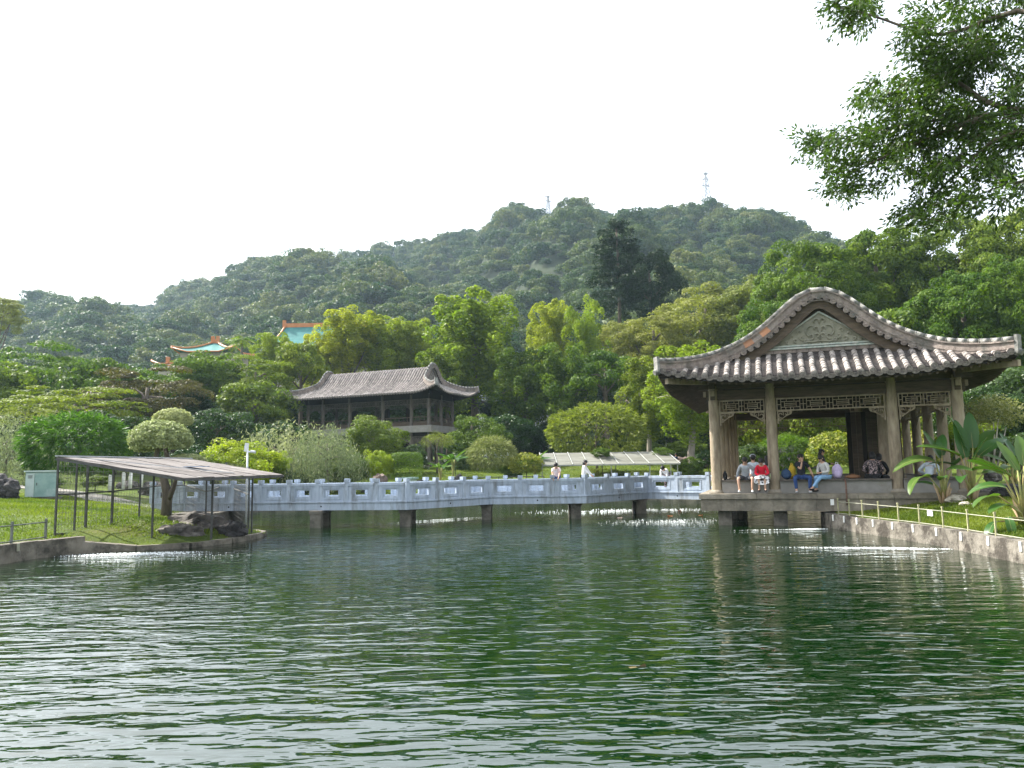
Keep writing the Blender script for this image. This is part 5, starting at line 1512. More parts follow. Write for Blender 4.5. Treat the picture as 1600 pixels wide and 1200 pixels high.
# pole lamp by the shelter
lp = P(386, 740, 29.0)
lt = thing('pole_lamp', 'slim white pole with small white box lamp standing behind the brown shelter roof', 'lamp', (lp.x, 29.0, 0.3))
M['white_metal'] = surf('white_metal', (0.62, 0.64, 0.66), (0.74, 0.75, 0.77), 5, 0.4, 0.02)
hh = P(386, 694, 29.0).z - 0.3
mb = MB(); mb.tube([(0, 0, 0), (0, 0, hh * 0.98)], [0.045, 0.035], 10); mb.build('pole', M['white_metal'], lt)
mb = MB(); mb.box((-0.04, 0, hh - 0.12), (0.13, 0.10, 0.32), M=Euler((0, R(8), 0)).to_matrix()); mb.build('lamp_box', M['white_metal'], lt)
mb = MB(); mb.tube([(0, 0, hh - 0.30), (0.14, 0, hh - 0.30)], 0.035, 8); mb.tube([(0.12, 0, hh - 0.27), (0.30, 0.0, hh - 0.31)], [0.05, 0.055], 10); mb.build('camera_arm', M['white_metal'], lt)
# pale path curving behind the bridge end
def strip(name, pts, w, dz, mat, **k):
    q = resample(smooth_path([Vector((x, y, 0)) for x, y in pts], 2), 0.8); mb = MB(); b0 = 0
    for i, p_ in enumerate(q):
        t = (q[min(i + 1, len(q) - 1)] - q[max(i - 1, 0)]).normalized(); n_ = Vector((-t.y, t.x, 0))
        for s_ in (-1, -0.33, 0.33, 1):
            e = p_ + n_ * (w / 2 * s_); mb.v.append((e.x, e.y, gz1(e.x, e.y) + dz))
    for i in range(len(q) - 1):
        for k_2 in range(3):
            a = i * 4 + k_2; mb.f.append((a, a + 1, a + 5, a + 4)); mb.m.append(0); mb.sm.append(True)
    return tag(mb.build(name, mat), kind='structure')
M['path'] = surf('path_concrete', (0.15, 0.14, 0.125), (0.22, 0.21, 0.19), 2, 0.9, 0.2)
strip('path', [(-14.6, 32.8), (-17, 34.5), (-20, 39), (-26, 44), (-36, 47), (-60, 50)], 2.2, 0.03, M['path'])
# concrete bollards along the path
for x, y in ((172, 751), (193, 747), (204, 747), (221, 744)):
    p_ = P(x, y, 42); mb = MB(); mb.tube([(0, 0, -0.6), (0, 0, 0.25)], 0.09, 10); mb.tube([(0, 0, 0.25), (0, 0, 0.32)], [0.09, 0.05], 10)
    tag(mb.build('bollard', M['white'], None, (p_.x, 42, p_.z)), {172: 'leftmost small pale bollard by the path behind the shelter', 193: 'second small pale bollard from the left behind the shelter', 204: 'third small pale bollard from the left behind the shelter', 221: 'rightmost small pale bollard behind the shelter, nearest the clipped tree trunk'}[x], 'bollard', 'bollards along the path')
# thin dark railing along the far shore
fr_ = thing('railing', 'thin dark railing along the far shore left of the long shelter', 'railing', (P(726, 745, 51.6).x, 51.6, 0.55))
x0 = P(726, 745, 51.6).x; x1 = P(850, 745, 51.6).x
for i in range(8):
    mb = MB(); xx = (x1 - x0) * i / 7; mb.beam((xx, 0, 0), (xx, 0, 1.05), 0.05, 0.05, 0, (0, 1, 0)); mb.build('fence_post', M['iron'], fr_)
mb = MB(); mb.beam((0, 0, 1.05), (x1 - x0, 0, 1.05), 0.05, 0.05); mb.beam((0, 0, 0.6), (x1 - x0, 0, 0.6), 0.03, 0.03); mb.build('rail', M['iron'], fr_)

# ------------------------------------------------------------------ museum roofs and pylons far behind
def hip_roof(parent, cx_, cy_, z0, wx, wy, rise, ridge, rz=0.0):
    mb = MB(); mo = MB(); Rz = Matrix.Rotation(rz, 3, 'Z')
    def q(x, y, z): return Rz @ Vector((x, y, 0)) + Vector((cx_, cy_, z0 + z))
    n_ = 8
    def prof(t): return rise * (0.55 * t + 0.45 * t * t)
    rings = []
    for i in range(n_ + 1):
        t = i / n_; hx = wx / 2 * (1 - t) + ridge / 2 * t; hy = wy / 2 * (1 - t) + 0.05 * t
        lift = 0.9 * (1 - t) ** 3
        ring = []
        for (sx, sy) in ((-1, -1), (-.5, -1), (0, -1), (.5, -1), (1, -1), (1, 0), (1, 1), (0, 1), (-1, 1), (-1, 0)):
            c = 1 if abs(sx) == 1 and abs(sy) == 1 else 0
            ring.append(q(sx * hx, sy * hy, prof(t) + lift * c))
        rings.append(ring)
    m_ = 10; b0 = len(mb.v)
    for r_ in rings: mb.v += [tuple(p_) for p_ in r_]
    for i in range(n_):
        for k in range(m_):
            k2 = (k + 1) % m_; mb.f.append((b0 + i * m_ + k, b0 + i * m_ + k2, b0 + (i + 1) * m_ + k2, b0 + (i + 1) * m_ + k)); mb.m.append(0); mb.sm.append(False)
    ro = mb.build('roof', M['teal_tile'], parent)
    for k in (0, 4, 6, 8): mo.tube([rings[i][k] + Vector((0, 0, 0.2)) for i in range(n_ + 1)], 0.18, 6)
    mo.beam(q(-ridge / 2 - 0.4, 0, rise + 0.3), q(ridge / 2 + 0.4, 0, rise + 0.3), 0.4, 0.8)
    for s_ in (-1, 1): mo.box(q(s_ * (ridge / 2 + 0.2), 0, rise + 0.6), (0.6, 0.5, 1.5), rz)
    mo.tube([rings[0][k] for k in range(m_)] + [rings[0][0]], 0.14, 6)
    mo.build('ridge', M['orange_tile'], ro)
    return ro
def museum(label, x0, x1, yridge, yeave, Y, ridgef, wallh, rz=0.0, depth=14):
    A_, B_ = P(x0, yeave, Y), P(x1, yeave, Y); zt = P((x0 + x1) / 2, yridge, Y).z
    t = thing('palace_building', label, 'building', ((A_.x + B_.x) / 2, Y, A_.z - wallh))
    w_ = B_.x - A_.x
    hip_roof(t, 0, 0, wallh, w_, depth, zt - A_.z - 0.9, w_ * ridgef, rz)
    mb = MB(); mb.box((0, 0, wallh / 2 - 4), (w_ * 0.82, depth * 0.75, wallh + 8), rz); mb.build('wall', M['cream_wall'], t)
    return t
museum('long palace-style building with teal tiled roof and orange ridge above the tree tops', 428, 600, 503, 552, 150, 0.80, 2, 0.0, 11)
museum('small palace-style pavilion roof, teal with orange hips, left of the long building', 288, 384, 529, 557, 150, 0.05, 0.6, 0.0, 12)
museum('lowest teal and orange palace roof peeping over the dark layered trees', 252, 330, 561, 576, 140, 0.7, 0.6, 0.0, 8)
M['pale_build'] = surf('pale_building', (0.50, 0.52, 0.52), (0.62, 0.64, 0.64), 0.4, 0.9, 0.05)
def low_building(label, x0, x1, y0, y1, Y):
    A_, B_ = P(x0, y1, Y), P(x1, y0, Y)
    t = thing('low_building', label, 'building', ((A_.x + B_.x) / 2, Y + 4, 3))
    mb = MB(); mb.box((0, 0, (B_.z - 3) / 2), (B_.x - A_.x, 8, B_.z - 3)); mb.build('wall', M['pale_build'], t)
    n_ = max(2, int((B_.x - A_.x) / 3))
    for k in range(n_):
        xx = -(B_.x - A_.x) / 2 + (k + 0.5) * (B_.x - A_.x) / n_
        mb = MB(); mb.box((xx, -4.02, B_.z - 3 - 1.9), (1.6, 0.08, 1.4)); mb.build('window', M['iron'], t)
    mb = MB(); mb.box((0, 0, B_.z - 3 + 0.15), (B_.x - A_.x + 0.8, 8.8, 0.3)); mb.build('roof', M['zinc'], t)
low_building('pale low building glimpsed between trunks right of the two-storey pavilion', 742, 800, 612, 690, 112)
low_building('pale grey building glimpsed behind the trees over the long shelter', 800, 880, 652, 700, 112)
M['steel'] = surf('galvanised_steel', (0.13, 0.14, 0.15), (0.18, 0.19, 0.20), 1, 0.6, 0.02)
def pylon(label, x, yt, yb, Y, arms=3):
    top, bot = P(x, yt, Y), P(x, yb, Y); H = top.z - bot.z + 6
    t = thing('pylon', label, 'pylon', (top.x, Y, bot.z - 6), R(20))
    wb, wt = H * 0.10, H * 0.022; lev = 9
    lg = [[Vector((sx * (wb + (wt - wb) * i / lev), sy * (wb + (wt - wb) * i / lev), H * i / lev)) for i in range(lev + 1)] for sx, sy in ((-1, -1), (1, -1), (1, 1), (-1, 1))]
    for l_ in lg:
        mb = MB(); mb.tube([l_[0], l_[-1]], 0.22, 4); mb.build('leg', M['steel'], t)
    mb = MB()
    for i in range(lev):
        for k in range(4):
            mb.tube([lg[k][i], lg[(k + 1) % 4][i + 1]], 0.13, 4, cap=False); mb.tube([lg[(k + 1) % 4][i], lg[k][i + 1]], 0.13, 4, cap=False)
    tag(mb.build('bracing', M['steel'], t), kind='stuff')
    for j in range(arms):
        z = H * (0.97 - 0.17 * j)
        mb = MB(); L = H * (0.15 + 0.02 * (j % 2)); mb.tube([(-L, 0, z - 0.3), (0, 0, z + 0.6), (L, 0, z - 0.3)], 0.20, 4); mb.tube([(-L, 0, z - 0.3), (L, 0, z - 0.3)], 0.20, 4)
        for s_ in (-1, 1): mb.tube([(s_ * L, 0, z - 0.3), (s_ * L, 0, z - 2.0)], 0.12, 4)
        mb.build('cross_arm', M['steel'], t)
pylon('tall lattice pylon on the hill\'s highest top', 1102, 269, 314, 560)
pylon('smaller, fainter lattice pylon on the shoulder of the hill', 856, 306, 334, 560, 2)
# ------------------------------------------------------------------ trees, back to front
plant('tree', 'pale olive tree crown cut by the left picture edge, in front of the hill', -6, 462, 92, 112, 'olive', hr=0.7)
GL = 'dark layered trees along the left of the garden'
plant('tree', 'layered tree with bright green top at the far left, above the pale willow', 60, 528, 190, 78, 'layered', group=GL, hr=0.9, zb=2.4)
plant('tree', 'layered dark tree low at the left picture edge', -20, 560, 160, 70, 'camphor', group=GL, hr=0.9, var=1)
plant('tree', 'layered tree right of the tallest left layered tree, top level with the palace eaves', 172, 556, 150, 76, 'camphor', group=GL, hr=1.1, var=1)
plant('tree', 'brownish layered tree behind the clipped round-headed tree', 232, 566, 165, 70, 'layered_brown', group=GL, hr=0.9)
plant('tree', 'layered tree with light green top below the small palace roof', 328, 547, 120, 82, 'camphor', group=GL, hr=0.9)
plant('tree', 'dark green layered tree close behind the bamboo dome', 120, 600, 190, 62, 'layered', group=GL, hr=0.55, var=1)
plant('tree', 'dark tree left of the two-storey pavilion\'s roof tip', 395, 592, 130, 78, 'camphor', group=GL, hr=0.9)
plant('tree', 'dark bushy tree behind the yellow-green bush and white pole lamp', 330, 630, 120, 60, 'shrub_dark', group=GL, hr=0.8)
plant('tree', 'dark filler tree between the layered trees, left half', 285, 610, 130, 72, 'dark', group=GL, hr=0.8)
plant('tree', 'layered tree right under the lowest palace roof', 275, 557, 135, 80, 'layered', group=GL, hr=0.9)
plant('tree', 'green layered tree just left of the long palace ridge, before the palm', 400, 552, 110, 82, 'layered', group=GL, hr=1.0, var=1)
plant('tree', 'green tree closing the gap under the long palace roof\'s left end', 470, 534, 90, 86, 'camphor', group=GL, hr=1.1, var=1)
plant('tree', 'green tree filling beneath the long palace roof\'s middle', 505, 520, 90, 96, 'upright', group=GL, hr=0.8, var=2)
# palm
def palm(label, x, y, Y, rpx, group=None):
    c = P(x, y, Y); g = gz1(c.x, Y); t = thing('palm_tree', label, 'palm tree', (c.x, Y, g))
    mb = MB(); mb.tube([(0, 0, 0), (0.1, 0, (c.z - g) * 0.5), (0, 0, c.z - g)], [0.25, 0.18, 0.16], 8); mb.build('trunk', M['bark'], t)
    r = np.random.default_rng(int(x)); Rr = rpx * Y / F
    for i in range(16):
        a = i * 2.4; el = 1.2 - 1.5 * (i / 16); C, T = [], []
        for k in range(26):
            s_ = k / 25; L = Rr * s_
            px_ = np.array([math.cos(a) * L * math.cos(el * (1 - 0.6 * s_)), math.sin(a) * L * math.cos(el * (1 - 0.6 * s_)), Rr * (math.sin(el) * s_ * 0.9 - 0.75 * s_ * s_) + c.z - g])
            for sd_ in (-1, 1):
                tv = np.array([math.cos(a + sd_ * 1.0), math.sin(a + sd_ * 1.0), -0.45]); C.append(px_ + tv * Rr * 0.10); T.append(tv)
        T = unit(np.array(T)); me = leafmesh('frond', np.array(C), T, unit(np.cross(T, rand_dirs(r, len(T)))), Rr * 0.14, 0.12, LM['camphor'], None, r)
        link('frond', me, t)
    return t
palm('feathery palm in front of the small palace roof', 378, 532, 105, 28)
# yellow-green broadleaf trees in the middle
GM = 'light green trees behind the two-storey pavilion'
for lab, x, yt, w, Y, kd, hr, v in [
    ('rounded yellow-green tree left of the pavilion roof, below the palace ridge', 430, 522, 80, 92, 'upright', 0.62, 0),
    ('broad yellow-green tree right above the pavilion roof\'s left end', 545, 484, 112, 95, 'upright', 0.55, 1),
    ('light green tree behind the middle of the pavilion roof', 590, 496, 110, 98, 'upright', 0.60, 2),
    ('soft yellow-green tree behind the pavilion roof\'s right end', 642, 500, 105, 100, 'upright', 0.60, 0),
    ('tall spreading green tree right of the two-storey pavilion', 738, 458, 175, 88, 'upright', 0.62, 1),
    ('green tree lower beside the tall spreading tree', 700, 545, 110, 84, 'upright_green', 0.6, 0),
    ('narrow bright yellow-green tree beside the conifer', 912, 474, 84, 92, 'upright_fresh', 1.0, 0),
    ('yellow-green tree between the tall green tree and the narrow bright one', 858, 470, 90, 96, 'upright', 0.85, 2),
    ('mid green hanging tree above the dome bush', 820, 545, 120, 82, 'upright_green', 0.75, 0),
    ('mid green tree directly over the dome bush\'s left', 880, 540, 120, 80, 'upright_green', 0.75, 0),
    ('darker green tree over the dome bush\'s right', 945, 545, 110, 78, 'camphor', 0.95, 1),
    ('dark tree filling the gap under the tall spreading tree', 765, 590, 110, 95, 'dark', 1.0, 0),
]:
    plant('tree', lab, x, yt, w, Y, kd, group=GM, hr=hr, var=v)
GR = 'soft olive-green trees left of the waterside pavilion'
for lab, x, yt, w, Y, kd, hr, v in [
    ('soft olive-green tree right of the conifer', 1020, 492, 130, 92, 'olive', 0.75, 0),
    ('pale olive tree behind the left tip of the pavilion roof', 1100, 448, 170, 100, 'olive', 0.8, 1),
    ('olive-green tree behind the slope of the curved gable', 1175, 440, 150, 96, 'olive', 0.9, 0),
    ('yellow-green tree whose boughs hang beside the pavilion\'s left eave', 1075, 540, 150, 62, 'upright', 0.62, 1),
    ('green tree under the conifer, left of the pavilion', 1010, 560, 110, 70, 'upright_green', 0.75, 0),
    ('pale tree between the narrow bright tree and the olive ones', 975, 500, 100, 98, 'olive', 0.9, 1),
]:
    plant('tree', lab, x, yt, w, Y, kd, group=GR, hr=hr, var=v, bark='bark_pale' if Y < 75 else 'bark')
# conifers
plant('conifer', 'tall dark conifer standing above the garden trees before the hill', 962, 340, 120, 118, 'conifer', 'conifer', hr=0.92, nl=0, trunk=0.35)
plant('conifer', 'second dark tree with rounder crown leaning against the tall conifer', 1013, 392, 92, 118, 'dark_lumpy', 'conifer', hr=1.35, nl=4)
# right-hand mass
GD = 'big green trees behind the waterside pavilion'
for lab, x, yt, w, Y, kd, hr, v in [
    ('big bright green tree above the left slope of the curved gable', 1262, 378, 170, 74, 'camphor_big', 1.08, 0),
    ('big green tree directly behind the gable peak', 1365, 362, 190, 78, 'camphor_big', 1.08, 1),
    ('highest big green tree under the overhanging branches', 1470, 346, 190, 76, 'camphor_big', 1.12, 0),
    ('big green tree at the right picture edge under the overhanging branches', 1575, 340, 190, 74, 'camphor_big', 1.16, 1),
    ('lower green tree right of the gable, above the roof\'s right hip', 1500, 428, 200, 60, 'camphor_big', 1.01, 1),
    ('green tree at the right edge just above the roof tip', 1610, 400, 180, 58, 'camphor_big', 1.24, 0),
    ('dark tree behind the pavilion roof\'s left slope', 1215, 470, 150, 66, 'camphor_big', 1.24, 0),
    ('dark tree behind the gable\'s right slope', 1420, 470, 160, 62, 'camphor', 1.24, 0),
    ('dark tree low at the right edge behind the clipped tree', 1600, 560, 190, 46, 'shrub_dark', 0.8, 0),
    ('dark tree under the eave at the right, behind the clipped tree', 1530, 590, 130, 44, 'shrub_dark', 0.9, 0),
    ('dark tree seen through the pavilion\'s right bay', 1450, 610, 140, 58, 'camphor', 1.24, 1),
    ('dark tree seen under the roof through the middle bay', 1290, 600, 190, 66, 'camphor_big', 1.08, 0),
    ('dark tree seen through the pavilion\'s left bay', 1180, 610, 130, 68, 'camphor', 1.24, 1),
]:
    plant('tree', lab, x, yt, w, Y, kd, group=GD, hr=hr, var=v)
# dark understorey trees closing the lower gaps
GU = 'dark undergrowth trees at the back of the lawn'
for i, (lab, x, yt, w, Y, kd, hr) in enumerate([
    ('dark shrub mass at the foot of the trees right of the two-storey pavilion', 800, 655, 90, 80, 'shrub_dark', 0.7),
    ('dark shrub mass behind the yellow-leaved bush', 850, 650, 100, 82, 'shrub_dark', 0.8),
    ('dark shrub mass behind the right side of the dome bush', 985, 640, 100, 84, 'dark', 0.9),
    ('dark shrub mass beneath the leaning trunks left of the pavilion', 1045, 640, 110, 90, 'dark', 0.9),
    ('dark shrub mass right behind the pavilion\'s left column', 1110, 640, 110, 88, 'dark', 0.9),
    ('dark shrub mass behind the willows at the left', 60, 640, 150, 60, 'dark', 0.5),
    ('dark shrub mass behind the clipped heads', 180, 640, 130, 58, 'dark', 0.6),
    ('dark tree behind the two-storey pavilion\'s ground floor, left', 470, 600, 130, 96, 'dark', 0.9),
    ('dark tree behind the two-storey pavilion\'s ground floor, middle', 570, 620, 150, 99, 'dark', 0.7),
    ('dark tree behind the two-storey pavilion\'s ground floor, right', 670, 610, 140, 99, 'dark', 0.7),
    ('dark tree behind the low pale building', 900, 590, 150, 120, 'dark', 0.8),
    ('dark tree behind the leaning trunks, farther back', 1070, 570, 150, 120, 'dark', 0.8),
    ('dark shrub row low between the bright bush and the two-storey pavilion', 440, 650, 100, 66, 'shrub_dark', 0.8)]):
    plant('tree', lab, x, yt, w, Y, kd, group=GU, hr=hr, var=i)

# ------------------------------------------------------------------ shrubs of the near garden
plant('willow', 'pale weeping shrub at the left picture edge beside the bamboo dome', 14, 640, 185, 46, 'willow', 'shrub', hr=0.95, trunk=0.1)
plant('dry_shrub', 'brownish feathery shrub top above the left weeping shrub', 40, 628, 110, 52, 'sparse', 'shrub', hr=0.6, trunk=0.1)
plant('bamboo_clump', 'dense dome of dark green bamboo behind the teal cabinet', 122, 643, 158, 40, 'bamboo', 'bamboo', hr=0.78, trunk=0)
plant('willow', 'pale green weeping shrub behind the left half of the bridge', 455, 638, 215, 54, 'willow', 'shrub', hr=1.0, trunk=0.12, var=1)
plant('willow', 'lower grey-green weeping shrub leaning over the bridge, right of the taller one', 512, 655, 120, 50, 'willow', 'shrub', hr=1.2, trunk=0.10, var=0)
plant('shrub', 'bright yellow-green bush behind the white pole lamp', 370, 678, 125, 47, 'shrub_fresh', 'bush', hr=0.75, trunk=0.06)
plant('shrub', 'small bright bush at the foot of the pale weeping shrub', 425, 700, 50, 48, 'shrub_fresh', 'bush', hr=0.9, trunk=0.04)
plant('shrub', 'dense dark green rounded bush in front of the two-storey pavilion', 585, 652, 98, 64, 'shrub', 'bush', hr=0.75, trunk=0.08)
plant('shrub', 'small feathery yellow-green bush behind the reddish stone', 590, 698, 46, 56, 'shrub_fresh', 'bush', hr=1.1, trunk=0.04, rz=1.1)
plant('hedge_bush', 'box-shaped clipped green bush right of the reddish stone', 635, 706, 50, 57, 'hedge', 'bush', hr=0.85, trunk=0, rz=0.3)
plant('hedge_bush', 'clipped green bush at the right foot of the grey-green weeping shrub', 552, 710, 52, 55, 'shrub', 'bush', hr=0.85, trunk=0.04)
plant('small_tree', 'sparse reddish-olive small tree in front of the pavilion\'s ground floor', 683, 671, 50, 66, 'sparse', 'tree', hr=0.9, trunk=0.07)
plant('shrub', 'bright green rounded tree covering the right corner of the two-storey pavilion', 745, 648, 92, 70, 'shrub', 'bush', hr=0.78, trunk=0.08, var=1)
plant('bamboo_clump', 'umbrella-like clump of pale-edged bamboo behind the bridge', 768, 680, 74, 55, 'bamboo_pale', 'bamboo', hr=0.85, trunk=0)
plant('croton', 'yellow and green leaved bush left of the long shelter', 822, 706, 52, 54, 'croton', 'bush', hr=0.85, trunk=0.04)
plant('shrub', 'large yellow-green domed bush over the long shelter', 930, 626, 160, 62, 'bamboo_fine', 'bush', hr=0.72, trunk=0.1)
plant('shrub', 'small dark round bush left of the pavilion\'s corner column', 1106, 699, 42, 60, 'shrub_dark', 'bush', hr=0.8, trunk=0.04)
plant('shrub', 'leafy creeper tuft lying on the long shelter\'s roof, middle', 940, 700, 30, 56, 'shrub', 'plant', hr=0.5, trunk=0.03)
plant('shrub', 'leafy creeper tuft hanging over the long shelter\'s right end', 1035, 699, 34, 57, 'shrub', 'plant', hr=0.5, trunk=0.03, var=1)
plant('shrub', 'greenish bush under the long shelter roof, left of its middle post', 935, 728, 60, 58, 'sparse', 'bush', hr=0.45, trunk=0.03)
plant('shrub', 'dark green grassy bush seen through the pavilion\'s middle bay', 1225, 678, 90, 54, 'bamboo', 'bush', hr=0.85, trunk=0)
plant('shrub', 'pale variegated bush seen through the middle bay behind the sitters', 1302, 672, 84, 50, 'croton', 'bush', hr=0.9, trunk=0.05)
plant('shrub', 'dark bush seen through the pavilion\'s left bay', 1172, 690, 60, 52, 'shrub_dark', 'bush', hr=0.7, trunk=0.04)
plant('shrub', 'pale green bush glimpsed between the dark columns of the right bay', 1435, 670, 60, 47, 'croton', 'bush', hr=1.2, trunk=0.05)
plant('shrub', 'yellow-green bush behind the clipped tree at the pavilion\'s right corner', 1512, 650, 76, 36, 'shrub_fresh', 'bush', hr=0.9, trunk=0.05)
plant('shrub', 'dark low bush at the right edge behind the paddle-leaved plants', 1590, 670, 80, 34, 'shrub_dark', 'bush', hr=0.8, trunk=0.05)
for lab, x, y, w, Y, kd in (('low green bush left of the clipped box-shaped bush, under the weeping shrubs', 528, 716, 60, 52, 'shrub'), ('low dark bush behind the bridge under the pale weeping shrub', 450, 722, 80, 51, 'shrub_dark'),
        ('low bush behind the shelter roof beside the bright yellow-green bush', 330, 712, 70, 46, 'shrub'), ('dark bush filling between the dense rounded bush and the pavilion floor', 640, 690, 60, 66, 'shrub_dark'),
        ('low bush right of the small sparse tree by the two-storey pavilion', 712, 705, 44, 62, 'shrub_dark'), ('low green bush between the bamboo umbrella clump and the yellow bush', 800, 722, 34, 56, 'shrub'),
        ('dark green tree low between the two-storey pavilion and the bamboo umbrella', 790, 640, 80, 74, 'shrub_dark'), ('low dark bush right of the long shelter', 1075, 715, 44, 60, 'shrub'),
        ('dark bush below the layered trees behind the left bamboo dome', 200, 670, 90, 50, 'shrub_dark'), ('dark bush behind the clipped heads, lower right', 300, 690, 70, 48, 'shrub_dark')):
    plant('shrub', lab, x, y, w, Y, kd, 'bush', hr=0.8, trunk=0.03)
for i, (x, y, w) in enumerate(((10, 752, 60), (70, 742, 50), (960, 735, 40), (150, 742, 44), (1070, 690, 60), (1010, 690, 50))):
    plant('hedge_bush', ['low dark hedge at the left edge behind the black boulder', 'low hedge behind the teal cabinet', 'low shrub beneath the long shelter\'s roof, right of its middle', 'low hedge right of the cabinet under the bamboo dome',
          'low clipped hedge beneath the leaning trunks left of the pavilion', 'low clipped hedge right of the domed bush'][i], x, y, w, [44, 44, 58, 44, 78, 78][i], 'shrub', 'bush', hr=0.45, trunk=0.03, var=i)

# clipped round-headed tree: one leaning trunk, several heads
tp = P(259, 800, 29.0); tpz = 0.62
ct = thing('clipped_tree', 'pale green clipped tree with rounded heads on a twisted dark trunk behind the shelter', 'tree', (tp.x, 29.0, tpz))
def rel(x, y, Y=29.0): return P(x, y, Y) - Vector((tp.x, 29.0, tpz))
mb = MB()
mb.tube([(0, 0, -0.1), rel(262, 772), rel(256, 750), rel(252, 728), rel(243, 716), rel(247, 700), rel(250, 690)], [0.20, 0.18, 0.14, 0.12, 0.10, 0.08, 0.05], 9)
mb.tube([rel(256, 742), rel(262, 715), rel(258, 700, 29.6), rel(262, 680, 30.0), rel(270, 655, 30.2)], [0.13, 0.10, 0.09, 0.07, 0.04], 8)
mb.tube([rel(262, 785), rel(270, 765, 28.8), rel(274, 752, 28.8), rel(273, 730, 28.6), rel(285, 722, 28.6)], [0.10, 0.09, 0.07, 0.06, 0.04], 7)
mb.build('trunk', M['bark'], ct)
for i, (x, y, rpx, z_, Yv, m_) in enumerate(((250, 688, 46, 0.70, 29.0, 0), (270, 656, 30, 0.62, 30.2, 1), (291, 722, 30, 0.45, 29.4, 0), (232, 700, 22, 0.6, 29.8, 1))):
    rr2 = rpx * Yv / F; link('leaf_head', CR['ball'][m_], ct, rel(x, y, Yv) - Vector((0, 0, rr2 * 0.0)), (0, 0, i * 1.3), (rr2, rr2, rr2 * z_ * 1.15))
# clipped tree by the waterside pavilion
tq = P(1545, 722, 28.5); tqz = gz1(tq.x, 28.5)
ct2 = thing('clipped_tree', 'pale olive round-crowned small tree on thin white stems, right of the waterside pavilion', 'tree', (tq.x, 28.5, tqz))
def rel2(x, y, Y=28.5): return P(x, y, Y) - Vector((tq.x, 28.5, tqz))
M['stem_white'] = surf('pale_stem', (0.34, 0.31, 0.27), (0.46, 0.43, 0.38), 8, 0.9, 0.2)
for i, (a, b_) in enumerate((((1546, 722), (1535, 668)), ((1552, 724), (1552, 660)), ((1556, 722), (1572, 668)), ((1549, 722), (1560, 655)))):
    mb = MB(); mb.tube([rel2(*a) - Vector((0, 0, 0.3)), rel2((a[0] + b_[0]) / 2 + 2, (a[1] + b_[1]) / 2, 28.4), rel2(*b_)], [0.035, 0.03, 0.015], 7); mb.build('stem', M['stem_white'], ct2)
rr2 = 45 * 28.5 / F
CRs = crown_ball(44, leafmat('leaf_pale_olive', (0.12, 0.14, 0.05), (0.34, 0.33, 0.17), 0.35), 3200, 0.045, 0.8, 0.55, -0.7, 0.5, 1.2, 0.12)
link('crown', CRs, ct2, rel2(1550, 648), (0, 0, 0), (rr2, rr2, rr2 * 0.9))

# ------------------------------------------------------------------ plants with big leaves, leaf by leaf
def paddle_leaf(L, W, droop, fold=0.25, tear=True, seed=0):
    """one blade along +Y with midrib, arched; returns MB"""
    r = random.Random(seed); mb = MB(); n_ = 12
    a = 0; y = 0; z = 0
    for i in range(n_ + 1):
        t = i / n_
        w = W * (math.sin(math.pi * min(1, t * 0.94 + 0.06)) ** 0.55) * (1 - 0.25 * t)
        if i == n_: w = 0.005
        for s_ in (-1, -0.5, 0, 0.5, 1):
            mb.v.append((s_ * w, y, z + abs(s_) * w * fold + (0 if s_ == 0 else 0.006 * r.uniform(-1, 1))))
        ang = -droop * t; y += L / n_ * math.cos(ang); z += L / n_ * math.sin(ang)
    cut = {(r.randint(3, 9), r.choice((0, 3))) for _ in range(2)} if tear else set()
    for i in range(n_):
        for k in range(4):
            a = i * 5 + k; mb.f.append((a, a + 1, a + 6, a + 5)); mb.m.append(0); mb.sm.append(True)
    rib = [Vector(mb.v[i * 5 + 2]) - Vector((0, 0, 0.008)) for i in range(n_ + 1)]
    mb.tube(rib, [0.014 * (1 - 0.8 * i / n_) for i in range(n_ + 1)], 5, mi=1)
    return mb
M['petiole'] = surf('petiole', (0.20, 0.22, 0.07), (0.30, 0.28, 0.10), 5, 0.6, 0.1, c3=(0.24, 0.13, 0.05), c3scale=1.5)
M['sheath'] = surf('dry_sheath', (0.30, 0.20, 0.12), (0.46, 0.34, 0.22), 6, 0.9, 0.2, stretch=(1, 1, 0.3))
LEAFV = [paddle_leaf(1.0, 0.185 + 0.02 * (i % 3), [0.15, 0.5, 0.9, 1.4][i % 4], 0.25, True, i).mesh('leaf', [LM['paddle'], M['petiole']]) for i in range(8)]
for me in LEAFV:
    a = me.attributes.new('tint', 'FLOAT', 'FACE'); a.data.foreach_set('value', np.full(len(me.polygons), 0.5, np.float32))
